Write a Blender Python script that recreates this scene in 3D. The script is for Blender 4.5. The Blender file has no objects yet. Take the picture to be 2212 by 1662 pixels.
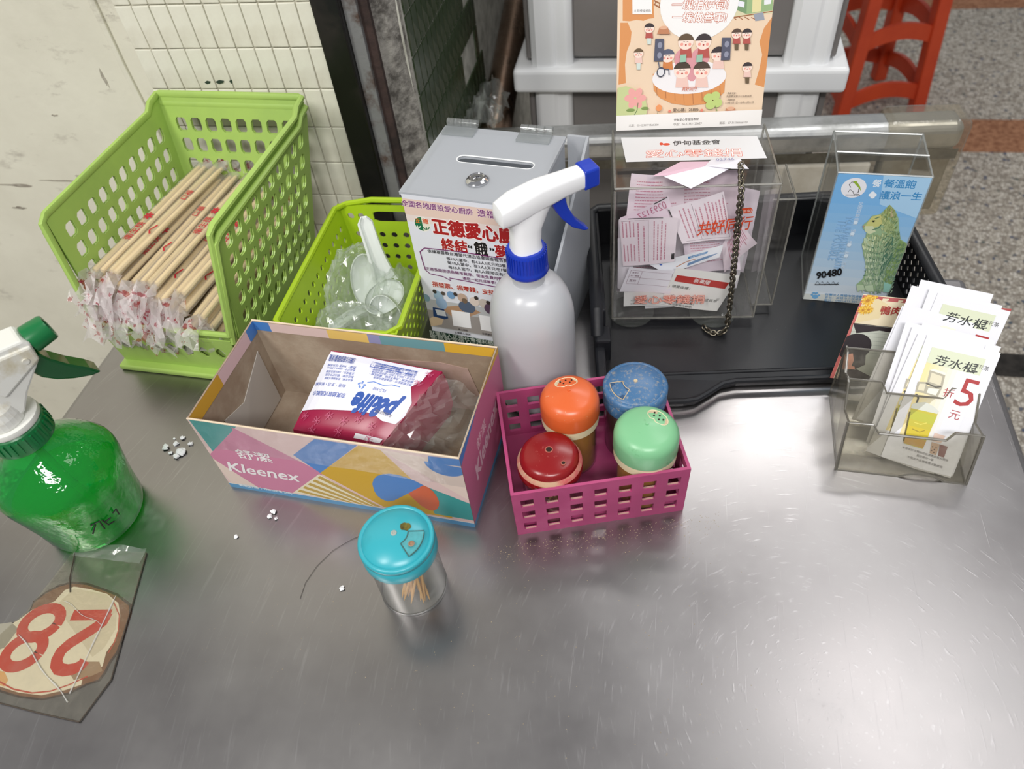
import bpy, bmesh, math, random
from mathutils import Vector, Matrix
S = bpy.context.scene
R = math.radians
# ------------------------------------------------------------------ camera
cam_d = bpy.data.cameras.new('camera')
cam = bpy.data.objects.new('camera', cam_d)
S.collection.objects.link(cam)
S.camera = cam
cam_d.sensor_width = 36.0
cam_d.sensor_fit = 'HORIZONTAL'
cam_d.lens = 26.04
cam_d.clip_start = 0.01
_rx = Vector((0.98228, 0.16668, -0.08574))
_dn = Vector((0.06926, -0.74784, -0.66025))
_fw = Vector((-0.17417, 0.64261, -0.74613))
_m = Matrix((( _rx.x, -_dn.x, -_fw.x, 0.0), (_rx.y, -_dn.y, -_fw.y, 0.0), (_rx.z, -_dn.z, -_fw.z, 0.55), (0, 0, 0, 1)))
cam.matrix_world = _m
cam_d.dof.use_dof = True
cam_d.dof.focus_distance = 0.66
cam_d.dof.aperture_fstop = 7.0
# ------------------------------------------------------------------ world, lights, exposure
W = bpy.data.worlds.new('world')
S.world = W
W.use_nodes = True
W.node_tree.nodes['Background'].inputs[0].default_value = (0.95, 0.97, 1.0, 1)
W.node_tree.nodes['Background'].inputs[1].default_value = 0.32


def area(name, loc, target, sx, sy, power, col=(1, 1, 1)):
    d = bpy.data.lights.new(name, 'AREA')
    d.shape = 'RECTANGLE'
    d.size = sx
    d.size_y = sy
    d.energy = power
    d.color = col
    o = bpy.data.objects.new(name, d)
    S.collection.objects.link(o)
    o.location = loc
    o.rotation_euler = (Vector(target) - Vector(loc)).to_track_quat('-Z', 'Y').to_euler()
    return o


area('ceiling_tube_light', (0.36, 2.1, 2.0), (0.30, 1.2, 0.0), 1.2, 0.16, 12, (1.0, 0.99, 0.97))
area('ceiling_tube_light', (0.35, -1.25, 1.95), (0.1, 0.5, 0.0), 1.2, 0.35, 39, (1.0, 0.98, 0.96))
area('ceiling_tube_light', (-1.10, -0.75, 1.9), (-0.5, 0.7, 0.1), 0.30, 0.9, 26, (1.0, 0.98, 0.93))
area('ceiling_light_panel', (0.95, 0.95, 2.2), (0.9, 0.9, 0.0), 0.9, 0.9, 9, (1.0, 0.99, 0.98))
S.view_settings.view_transform = 'Standard'
S.view_settings.look = 'None'
S.view_settings.gamma = 1.0
S.view_settings.use_curve_mapping = False
S.view_settings.exposure = 0.0
S.cycles.transparent_max_bounces = 28
S.cycles.max_bounces = 8
S.cycles.diffuse_bounces = 3
S.cycles.glossy_bounces = 3
S.cycles.transmission_bounces = 6
S.cycles.caustics_reflective = False

# ------------------------------------------------------------------ helpers: materials


def lin(c):
    out = []
    for v in c[:3]:
        v = v / 255.0
        out.append(v / 12.92 if v <= 0.04045 else ((v + 0.055) / 1.055) ** 2.4)
    return (out[0], out[1], out[2], 1.0)


def nn(nt, t, **kw):
    n = nt.nodes.new(t)
    for k, v in kw.items():
        if k.startswith('i_'):
            n.inputs[k[2:].replace('_', ' ')].default_value = v
        else:
            setattr(n, k, v)
    return n


def newmat(name):
    m = bpy.data.materials.new(name)
    m.use_nodes = True
    nt = m.node_tree
    for n in list(nt.nodes):
        nt.nodes.remove(n)
    out = nt.nodes.new('ShaderNodeOutputMaterial')
    return m, nt, out


def ramp(nt, src, stops):
    r = nt.nodes.new('ShaderNodeValToRGB')
    el = r.color_ramp.elements
    while len(el) < len(stops):
        el.new(0.5)
    for e, (p, c) in zip(el, stops):
        e.position = p
        e.color = c if len(c) == 4 else (*c, 1)
    nt.links.new(src, r.inputs[0])
    return r.outputs[0]


def noise(nt, scale, detail=4, rough=0.55, vec=None):
    n = nn(nt, 'ShaderNodeTexNoise')
    n.inputs['Scale'].default_value = scale
    n.inputs['Detail'].default_value = detail
    n.inputs['Roughness'].default_value = rough
    if vec is None:
        t = nn(nt, 'ShaderNodeTexCoord')
        vec = t.outputs['Object']
    nt.links.new(vec, n.inputs['Vector'])
    return n.outputs['Fac']


def mixc(nt, fac, a, b, blend='MIX'):
    n = nn(nt, 'ShaderNodeMix', data_type='RGBA', blend_type=blend)
    for i, x in ((0, fac), (6, a), (7, b)):
        if isinstance(x, (int, float, tuple, list)):
            n.inputs[i].default_value = x
        else:
            nt.links.new(x, n.inputs[i])
    return n.outputs[2]


def M(name, rgb, rough=0.5, metal=0.0, spec=0.5, dirt=None, bump=None, sss=0.0, coat=0.0, trans=0.0):
    """opaque procedural material; dirt=(rgb, noise scale, ramp lo, ramp hi); bump=(scale, strength)"""
    m, nt, out = newmat(name)
    b = nn(nt, 'ShaderNodeBsdfPrincipled')
    b.inputs['Base Color'].default_value = lin(rgb)
    b.inputs['Roughness'].default_value = rough
    b.inputs['Metallic'].default_value = metal
    b.inputs['Specular IOR Level'].default_value = spec
    b.inputs['Coat Weight'].default_value = coat
    if sss:
        b.inputs['Subsurface Weight'].default_value = sss
        b.inputs['Subsurface Radius'].default_value = (0.01, 0.01, 0.01)
    if dirt:
        f = ramp(nt, noise(nt, dirt[1], 6, 0.65), [(dirt[2], (0, 0, 0)), (dirt[3], (1, 1, 1))])
        nt.links.new(mixc(nt, f, lin(rgb), lin(dirt[0])), b.inputs['Base Color'])
        rr = nn(nt, 'ShaderNodeMapRange')
        nt.links.new(f, rr.inputs[0])
        rr.inputs[3].default_value = rough
        rr.inputs[4].default_value = min(1.0, rough + 0.3)
        nt.links.new(rr.outputs[0], b.inputs['Roughness'])
    if bump:
        bn = nn(nt, 'ShaderNodeBump')
        bn.inputs['Strength'].default_value = bump[1]
        bn.inputs['Distance'].default_value = 0.002
        nt.links.new(noise(nt, bump[0], 5), bn.inputs['Height'])
        nt.links.new(bn.outputs[0], b.inputs['Normal'])
    nt.links.new(b.outputs[0], out.inputs[0])
    return m


def clear(name, tint=(245, 248, 246), haze=0.06, haze_rgb=(225, 228, 225), rough=0.05, gloss=1.0, dirt=0.0, translucent=False, ior=1.45, dirt_scale=40, bump=None):
    """thin clear plastic: straight-through transparency, Fresnel gloss and a little milky haze / grime"""
    m, nt, out = newmat(name)
    tr = nn(nt, 'ShaderNodeBsdfTransparent')
    tr.inputs[0].default_value = lin(tint)
    gl = nn(nt, 'ShaderNodeBsdfGlossy')
    gl.inputs['Roughness'].default_value = rough
    df = nn(nt, 'ShaderNodeBsdfTranslucent' if translucent else 'ShaderNodeBsdfDiffuse')
    df.inputs[0].default_value = lin(haze_rgb)
    if translucent:
        d2 = nn(nt, 'ShaderNodeBsdfDiffuse')
        d2.inputs[0].default_value = lin(haze_rgb)
        mm = nn(nt, 'ShaderNodeMixShader')
        mm.inputs[0].default_value = 0.5
        nt.links.new(df.outputs[0], mm.inputs[1])
        nt.links.new(d2.outputs[0], mm.inputs[2])
        dfo = mm.outputs[0]
    else:
        dfo = df.outputs[0]
    m1 = nn(nt, 'ShaderNodeMixShader')
    m1.inputs[0].default_value = haze
    if dirt:
        f = ramp(nt, noise(nt, dirt_scale, 6, 0.7), [(0.45, (haze,) * 3), (0.75, (min(1, haze + dirt),) * 3)])
        nt.links.new(f, m1.inputs[0])
    nt.links.new(tr.outputs[0], m1.inputs[1])
    nt.links.new(dfo, m1.inputs[2])
    fr = nn(nt, 'ShaderNodeLayerWeight')
    fr.inputs[0].default_value = 0.5
    pw_ = nn(nt, 'ShaderNodeMath', operation='POWER')
    nt.links.new(fr.outputs['Facing'], pw_.inputs[0])
    pw_.inputs[1].default_value = 4.0
    ad_ = nn(nt, 'ShaderNodeMath', operation='MULTIPLY_ADD')
    nt.links.new(pw_.outputs[0], ad_.inputs[0])
    ad_.inputs[1].default_value = 0.80
    ad_.inputs[2].default_value = 0.045
    mu = nn(nt, 'ShaderNodeMath', operation='MULTIPLY', use_clamp=True)
    nt.links.new(ad_.outputs[0], mu.inputs[0])
    mu.inputs[1].default_value = gloss
    m2 = nn(nt, 'ShaderNodeMixShader')
    nt.links.new(mu.outputs[0], m2.inputs[0])
    nt.links.new(m1.outputs[0], m2.inputs[1])
    nt.links.new(gl.outputs[0], m2.inputs[2])
    if bump:
        bn = nn(nt, 'ShaderNodeBump')
        bn.inputs['Strength'].default_value = bump[1]
        bn.inputs['Distance'].default_value = 0.003
        nt.links.new(noise(nt, bump[0], 4), bn.inputs['Height'])
        nt.links.new(bn.outputs[0], gl.inputs['Normal'])
        nt.links.new(bn.outputs[0], fr.inputs['Normal'])
    nt.links.new(m2.outputs[0], out.inputs[0])
    return m


# ------------------------------------------------------------------ helpers: geometry
def link(o, parent=None):
    S.collection.objects.link(o)
    if parent is not None:
        o.parent = parent
    return o


def tag(o, label=None, cat=None, group=None, kind=None):
    if label:
        o['label'] = label
    if cat:
        o['category'] = cat
    if group:
        o['group'] = group
    if kind:
        o['kind'] = kind
    return o


def thing(name, label, cat, loc=(0, 0, 0), rotz=0.0, group=None, rot=None):
    o = bpy.data.objects.new(name, None)
    o.empty_display_size = 0.02
    link(o)
    o.location = loc
    o.rotation_euler = rot if rot else (0, 0, R(rotz))
    return tag(o, label, cat, group)


def mesh(name, V, F, mat, parent=None, smooth=False, bevel=0, seg=2, label=None):
    me = bpy.data.meshes.new(name)
    me.from_pydata([tuple(v) for v in V], [], F)
    me.validate()
    if mat is not None:
        me.materials.append(mat)
    if smooth:
        me.polygons.foreach_set('use_smooth', [True] * len(me.polygons))
        if smooth != 'all':
            try:
                me.set_sharp_from_angle(angle=R(40))
            except Exception:
                pass
    me.update()
    o = bpy.data.objects.new(name, me)
    link(o, parent)
    if bevel:
        b = o.modifiers.new('bevel', 'BEVEL')
        b.width = bevel
        b.segments = seg
        b.limit_method = 'ANGLE'
        b.angle_limit = R(40)
    if label:
        o['label'] = label
    return o


class MB:
    def __init__(self):
        self.V = []
        self.F = []

    def add(self, V, F):
        n = len(self.V)
        self.V += [Vector(v) for v in V]
        self.F += [tuple(i + n for i in f) for f in F]
        return self

    def box(self, c, s, rz=0.0, mat=None):
        x, y, z = s[0] / 2, s[1] / 2, s[2] / 2
        V = [Vector((a * x, b * y, d * z)) for d in (-1, 1) for a, b in ((-1, -1), (1, -1), (1, 1), (-1, 1))]
        if rz:
            q = Matrix.Rotation(rz, 3, 'Z')
            V = [q @ v for v in V]
        if mat:
            V = [mat @ v for v in V]
        V = [v + Vector(c) for v in V]
        return self.add(V, [(3, 2, 1, 0), (4, 5, 6, 7), (0, 1, 5, 4), (1, 2, 6, 5), (2, 3, 7, 6), (3, 0, 4, 7)])

    def bx(self, x0, x1, y0, y1, z0, z1):
        return self.box(((x0 + x1) / 2, (y0 + y1) / 2, (z0 + z1) / 2), (x1 - x0, y1 - y0, z1 - z0))

    def hexa(self, b, t):
        """eight corners: bottom loop ccw, top loop ccw"""
        return self.add(list(b) + list(t), [(3, 2, 1, 0), (4, 5, 6, 7), (0, 1, 5, 4), (1, 2, 6, 5), (2, 3, 7, 6), (3, 0, 4, 7)])

    def prism(self, poly, f0, f1):
        """extrude a 2d polygon: f0/f1 map (a,b) to 3d for the two caps"""
        n = len(poly)
        V = [f0(*p) for p in poly] + [f1(*p) for p in poly]
        F = [tuple(range(n - 1, -1, -1)), tuple(range(n, 2 * n))]
        F += [(i, (i + 1) % n, n + (i + 1) % n, n + i) for i in range(n)]
        return self.add(V, F)

    def lathe(self, prof, n=32, c=(0, 0, 0), cap=True, ang=None, sx=1.0, sy=1.0):
        V = []
        F = []
        for r, z in prof:
            for k in range(n):
                a = 2 * math.pi * k / n
                V.append((c[0] + r * sx * math.cos(a), c[1] + r * sy * math.sin(a), c[2] + z))
        for i in range(len(prof) - 1):
            for k in range(n):
                k2 = (k + 1) % n
                F.append((i * n + k, i * n + k2, (i + 1) * n + k2, (i + 1) * n + k))
        if cap:
            if prof[0][0] > 1e-6:
                F.append(tuple(range(n - 1, -1, -1)))
            if prof[-1][0] > 1e-6:
                b = (len(prof) - 1) * n
                F.append(tuple(b + k for k in range(n)))
        return self.add(V, F)

    def tube(self, path, r, n=8, caps=True, closed=False, flat=1.0):
        P = [Vector(p) for p in path]
        m = len(P)
        rr = r if isinstance(r, (list, tuple)) else [r] * m
        V = []
        F = []
        up = None
        for i in range(m):
            a = P[i - 1] if (i > 0 or closed) else P[i]
            b = P[(i + 1) % m] if (i < m - 1 or closed) else P[i]
            t = (b - a)
            if t.length < 1e-9:
                t = Vector((0, 0, 1))
            t.normalize()
            if up is None:
                up = Vector((0, 0, 1)) if abs(t.z) < 0.9 else Vector((1, 0, 0))
            s = t.cross(up)
            if s.length < 1e-6:
                s = t.cross(Vector((0, 1, 0)))
            s.normalize()
            up = s.cross(t).normalized()
            for k in range(n):
                q = 2 * math.pi * k / n
                V.append(P[i] + s * (math.cos(q) * rr[i]) + up * (math.sin(q) * rr[i] * flat))
        L = m if closed else m - 1
        for i in range(L):
            j = (i + 1) % m
            for k in range(n):
                k2 = (k + 1) % n
                F.append((i * n + k, i * n + k2, j * n + k2, j * n + k))
        if caps and not closed:
            F.append(tuple(range(n - 1, -1, -1)))
            F.append(tuple((m - 1) * n + k for k in range(n)))
        return self.add(V, F)

    def sheet(self, fn, nu, nv):
        V = [fn(i / nu, j / nv) for j in range(nv + 1) for i in range(nu + 1)]
        w = nu + 1
        F = [(j * w + i, j * w + i + 1, (j + 1) * w + i + 1, (j + 1) * w + i) for j in range(nv) for i in range(nu)]
        return self.add(V, F)

    def build(self, name, mat, parent=None, smooth=False, bevel=0, seg=2, label=None):
        return mesh(name, self.V, self.F, mat, parent, smooth, bevel, seg, label)


def bilin(a, b, c, d):
    """corner points: a (0,0) b (1,0) c (1,1) d (0,1)"""
    a, b, c, d = map(Vector, (a, b, c, d))
    return lambda u, v: a * (1 - u) * (1 - v) + b * u * (1 - v) + c * u * v + d * (1 - u) * v


def perf(mb, F, nu, nv, mu, mv, hu, hv, th, rnd=0.7, skip=None, N=8, mv2=None):
    """perforated panel on the patch F(u,v) in [0,1]^2: nu x nv holes, margins mu/mv (fractions), hole half size as a fraction of the cell"""
    mv2 = mv if mv2 is None else mv2
    c = F(0.5, 0.5)
    n = (F(0.6, 0.5) - c).cross(F(0.5, 0.6) - c).normalized() * th
    us = [0, mu] + [mu + (1 - 2 * mu) * (i + 1) / nu for i in range(nu)] + [1]
    vs = [0, mv] + [mv + (1 - mv - mv2) * (i + 1) / nv for i in range(nv)] + [1]
    V = []
    Fc = []

    def pt(u, v):
        p = F(u, v)
        V.append(p)
        V.append(p + n)
        return len(V) - 2

    def face(idx):
        Fc.append(tuple(idx))
        Fc.append(tuple(i + 1 for i in reversed(idx)))
    if rnd >= 1:
        loop = [(math.cos(2 * math.pi * k / N), math.sin(2 * math.pi * k / N)) for k in range(N)]
    else:
        q = rnd
        loop = [(1, -q), (1, q), (q, 1), (-q, 1), (-1, q), (-1, -q), (-q, -1), (q, -1)]
        if rnd <= 0:
            loop = [(1, -1), (1, 1), (-1, 1), (-1, -1)] if rnd == 0 else [(1, 0), (0, 1), (-1, 0), (0, -1)]
    for j in range(len(vs) - 1):
        for i in range(len(us) - 1):
            u0, u1, v0, v1 = us[i], us[i + 1], vs[j], vs[j + 1]
            if u1 - u0 < 1e-6 or v1 - v0 < 1e-6:
                continue
            inner = 0 < i < len(us) - 2 and 0 < j < len(vs) - 2
            if not inner or (skip and skip(i - 1, j - 1)):
                face([pt(u0, v0), pt(u1, v0), pt(u1, v1), pt(u0, v1)])
                continue
            uc, vc, du, dv = (u0 + u1) / 2, (v0 + v1) / 2, (u1 - u0) / 2, (v1 - v0) / 2
            ins = [pt(uc + a * hu * du, vc + b * hv * dv) for a, b in loop]
            outp = []
            for a, b in loop:
                s = max(abs(a), abs(b))
                outp.append((a / s, b / s))
            oi = [pt(uc + a * du, vc + b * dv) for a, b in outp]
            m = len(loop)
            for k in range(m):
                k2 = (k + 1) % m
                f = [ins[k], oi[k]]
                a, b = outp[k], outp[k2]
                if abs(a[0] - b[0]) > 1e-6 and abs(a[1] - b[1]) > 1e-6:
                    cx = a[0] if abs(a[0]) > 0.999 else b[0]
                    cy = a[1] if abs(a[1]) > 0.999 else b[1]
                    f.append(pt(uc + cx * du, vc + cy * dv))
                f += [oi[k2], ins[k2]]
                face(f)
                Fc.append((ins[k], ins[k2], ins[k2] + 1, ins[k] + 1))
    e = [pt(0, 0), pt(1, 0), pt(1, 1), pt(0, 1)]
    for k in range(4):
        a, b = e[k], e[(k + 1) % 4]
        Fc.append((a, a + 1, b + 1, b))
    return mb.add(V, Fc)


# ------------------------------------------------------------------ helpers: flat print (lettering and artwork) as coloured shapes
PRINT = None


def print_mat():
    global PRINT
    if PRINT is None:
        m, nt, out = newmat('printed_ink')
        b = nn(nt, 'ShaderNodeBsdfPrincipled')
        a = nn(nt, 'ShaderNodeAttribute', attribute_name='Col')
        nt.links.new(a.outputs['Color'], b.inputs['Base Color'])
        b.inputs['Roughness'].default_value = 0.45
        nt.links.new(b.outputs[0], out.inputs[0])
        PRINT = m
    return PRINT


_tc = {}


def text_geo(s, off=0.0):
    k = (s, off)
    if k not in _tc:
        c = bpy.data.curves.new('t', 'FONT')
        c.body = s
        c.offset = off
        c.resolution_u = 2
        o = bpy.data.objects.new('t', c)
        m = bpy.data.meshes.new_from_object(o)
        _tc[k] = ([(v.co.x, v.co.y) for v in m.vertices], [tuple(p.vertices) for p in m.polygons])
        bpy.data.objects.remove(o)
        bpy.data.curves.remove(c)
        bpy.data.meshes.remove(m)
    return _tc[k]


def homog(src):
    """homography from a quad (tl,tr,br,bl) to the unit square with v up"""
    dst = [(0, 1), (1, 1), (1, 0), (0, 0)]
    A = []
    B = []
    for (x, y), (u, v) in zip(src, dst):
        A.append([x, y, 1, 0, 0, 0, -u * x, -u * y])
        B.append(u)
        A.append([0, 0, 0, x, y, 1, -v * x, -v * y])
        B.append(v)
    n = 8
    for i in range(n):
        p = max(range(i, n), key=lambda r: abs(A[r][i]))
        A[i], A[p] = A[p], A[i]
        B[i], B[p] = B[p], B[i]
        for r in range(n):
            if r != i:
                f = A[r][i] / A[i][i]
                for c in range(i, n):
                    A[r][c] -= f * A[i][c]
                B[r] -= f * B[i]
    h = [B[i] / A[i][i] for i in range(n)]

    def f(x, y):
        w = h[6] * x + h[7] * y + 1
        return ((h[0] * x + h[1] * y + h[2]) / w, (h[3] * x + h[4] * y + h[5]) / w)
    return f


class Art:
    """flat artwork on a W x H metre panel; coordinates are digitised on a source quad (tl,tr,br,bl) or, without a quad, in metres"""
    STEP = 0.000014

    def __init__(self, w, h, quad=None):
        self.W, self.H = w, h
        self.V, self.F, self.C = [], [], []
        self.z = self.STEP
        hm = homog(quad) if quad else None
        self.map = (lambda p: (hm(*p)[0] * w, hm(*p)[1] * h)) if quad else (lambda p: p)

    def _add(self, pts, faces, col):
        n = len(self.V)
        self.V += [(x, y, self.z) for x, y in pts]
        for f in faces:
            self.F.append(tuple(i + n for i in f))
            self.C.append(lin(col))
        self.z += self.STEP

    def raw(self, pts, col, clip=True):
        if clip:
            pts = self._clip(pts)
        if len(pts) > 2:
            self._add(pts, [tuple(range(len(pts)))], col)

    def _clip(self, pts):
        for ax, lim, sg in ((0, 0, 1), (0, self.W, -1), (1, 0, 1), (1, self.H, -1)):
            out = []
            for i in range(len(pts)):
                a, b = pts[i - 1], pts[i]
                da, db = sg * (a[ax] - lim), sg * (b[ax] - lim)
                if (da < 0) != (db < 0):
                    t = da / (da - db)
                    out.append((a[0] + (b[0] - a[0]) * t, a[1] + (b[1] - a[1]) * t))
                if db >= 0:
                    out.append(b)
            pts = out
            if not pts:
                break
        return pts

    def poly(self, pts, col):
        self.raw([self.map(p) for p in pts], col)

    def fill(self, col):
        self.raw([(0, 0), (self.W, 0), (self.W, self.H), (0, self.H)], col)

    def band(self, v0, v1, col, u0=0.0, u1=1.0):
        self.raw([(self.W * u0, self.H * v0), (self.W * u1, self.H * v0), (self.W * u1, self.H * v1), (self.W * u0, self.H * v1)], col)

    def ell(self, c, rx, ry, col, n=24, a0=0, a1=360, rot=0.0):
        """ellipse, centre digitised, radii in metres"""
        x, y = self.map(c)
        pts = []
        m = n if a1 - a0 >= 360 else n + 1
        for k in range(m):
            a = R(a0 + (a1 - a0) * k / n)
            p, q = rx * math.cos(a), ry * math.sin(a)
            pts.append((x + p * math.cos(rot) - q * math.sin(rot), y + p * math.sin(rot) + q * math.cos(rot)))
        self.raw(pts, col)

    def line(self, pts, w, col):
        P = [Vector(self.map(p)) for p in pts]
        L, Rr = [], []
        for i, p in enumerate(P):
            t = (P[min(i + 1, len(P) - 1)] - P[max(i - 1, 0)])
            if t.length < 1e-9:
                continue
            t.normalize()
            nrm = Vector((-t.y, t.x)) * w / 2
            L.append(tuple(p + nrm))
            Rr.append(tuple(p - nrm))
        n = len(L)
        self._add(L + Rr, [(i, i + 1, n + i + 1, n + i) for i in range(n - 1)], col)

    def text(self, s, a, b, col, hs=1.0, bold=0.0, shear=0.0, outline=None, vertical=False):
        """lettering with its base line from a to b (digitised); hs scales its height; outline = (colour, width)"""
        A, B = Vector(self.map(a)), Vector(self.map(b))
        if outline:
            self._text(s, A, B, outline[0], hs, outline[1], shear)
        self._text(s, A, B, col, hs, bold, shear)

    def _text(self, s, A, B, col, hs, off, shear):
        V, F = text_geo(s, 0.0)
        if not V:
            return
        x0, x1 = min(v[0] for v in V), max(v[0] for v in V)
        d = B - A
        k = d.length / max(x1 - x0, 1e-6)
        e = d.normalized()
        n = Vector((-e.y, e.x))
        sh = [(0, 0)]
        if off > 0:
            m = 8 if off > 0.04 else 4
            sh = [(off * math.cos(2 * math.pi * (i + .5) / m), off * math.sin(2 * math.pi * (i + .5) / m)) for i in range(m)] + [(0, 0)]
        for dx, dy in sh:
            pts = [tuple(A + e * ((x + dx - x0) + shear * y) * k + n * (y + dy) * k * hs) for x, y in V]
            self._add(pts, F, col)
            self.z -= self.STEP * 0.9
        self.z += self.STEP

    def vtext(self, s, a, b, col, bold=0.0, ws=1.0):
        """characters stacked from a (top) to b (bottom)"""
        A, B = Vector(self.map(a)), Vector(self.map(b))
        st = (B - A) / len(s)
        e = Vector((-st.y, st.x)).normalized()
        sz = st.length * 0.92
        for i, ch in enumerate(s):
            if ch == ' ':
                continue
            p = A + st * (i + 0.9)
            self._text(ch, p - e * sz * 0.5 * ws, p + e * sz * 0.5 * ws, col, 1.0 / ws, bold, 0)

    def rows(self, a, b, c, n, w, col, seed=0, fill=(0.6, 1.0), seg=1):
        """n fine rows of unreadable small print between the top edge a-b and the level of c"""
        rg = random.Random(seed)
        A, B, C = (Vector(self.map(p)) for p in (a, b, c))
        for i in range(n):
            t = i / max(1, n - 1)
            o = A + (C - A) * t
            L = (B - A)
            x = 0.0
            f = rg.uniform(*fill)
            while x < f:
                q = min(f, x + rg.uniform(0.04, 0.1) * seg)
                p0, p1 = o + L * x, o + L * (q - 0.012)
                nr = Vector((-L.y, L.x)).normalized() * w / 2
                self._add([tuple(p0 - nr), tuple(p1 - nr), tuple(p1 + nr), tuple(p0 + nr)], [(0, 1, 2, 3)], col)
                self.z -= self.STEP
                x = q

    def build(self, name, parent, o, u, v, warp=None, label=None, mat=None):
        """place on the plane through o with unit axes u (right) and v (up), or through warp(x, y, height)"""
        o, u, v = Vector(o), Vector(u), Vector(v)
        n = u.cross(v).normalized()
        if warp:
            V = [warp(x, y, z) for x, y, z in self.V]
        else:
            V = [o + u * x + v * y + n * z for x, y, z in self.V]
        me = bpy.data.meshes.new(name)
        me.from_pydata([tuple(p) for p in V], [], self.F)
        at = me.attributes.new('Col', 'FLOAT_COLOR', 'FACE')
        flat = []
        for cc in self.C:
            flat += cc
        at.data.foreach_set('color', flat)
        me.materials.append(mat or print_mat())
        me.update()
        ob = bpy.data.objects.new(name, me)
        link(ob, parent)
        if label:
            ob['label'] = label
        return ob


def crumple(fn_base, nu, nv, amp, seed, freq=3.0):
    """sheet function with facetted random relief"""
    rg = random.Random(seed)
    g = {}

    def f(u, v):
        p, n = fn_base(u, v)
        k = (round(u * nu), round(v * nv))
        if k not in g:
            g[k] = (rg.uniform(-1, 1), rg.uniform(-1, 1), rg.uniform(-1, 1))
        a = g[k]
        return Vector(p) + Vector(n) * amp * a[0] + Vector((a[1], a[2], a[0])) * amp * 0.4
    return f

# ------------------------------------------------------------------ materials of the setting
def terrazzo():
    m, nt, out = newmat('terrazzo_pebble_wash')
    b = nn(nt, 'ShaderNodeBsdfPrincipled')
    t = nn(nt, 'ShaderNodeTexCoord')
    v = nn(nt, 'ShaderNodeTexVoronoi')
    v.inputs['Scale'].default_value = 115
    nt.links.new(t.outputs['Object'], v.inputs['Vector'])
    sep = nn(nt, 'ShaderNodeSeparateColor')
    nt.links.new(v.outputs['Color'], sep.inputs[0])
    c = ramp(nt, sep.outputs[0], [(0.0, lin((128, 122, 112))), (0.2, lin((166, 158, 146))), (0.45, lin((196, 189, 176))), (0.75, lin((212, 206, 194))), (0.955, lin((216, 210, 200))), (0.96, lin((88, 100, 92))), (0.985, lin((70, 84, 110)))])
    v2 = nn(nt, 'ShaderNodeTexVoronoi', feature='DISTANCE_TO_EDGE')
    v2.inputs['Scale'].default_value = 115
    nt.links.new(t.outputs['Object'], v2.inputs['Vector'])
    e = ramp(nt, v2.outputs['Distance'], [(0.02, (0, 0, 0)), (0.16, (1, 1, 1))])
    nt.links.new(mixc(nt, e, lin((134, 124, 112)), c), b.inputs['Base Color'])
    b.inputs['Roughness'].default_value = 0.7
    nt.links.new(b.outputs[0], out.inputs[0])
    return m


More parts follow.
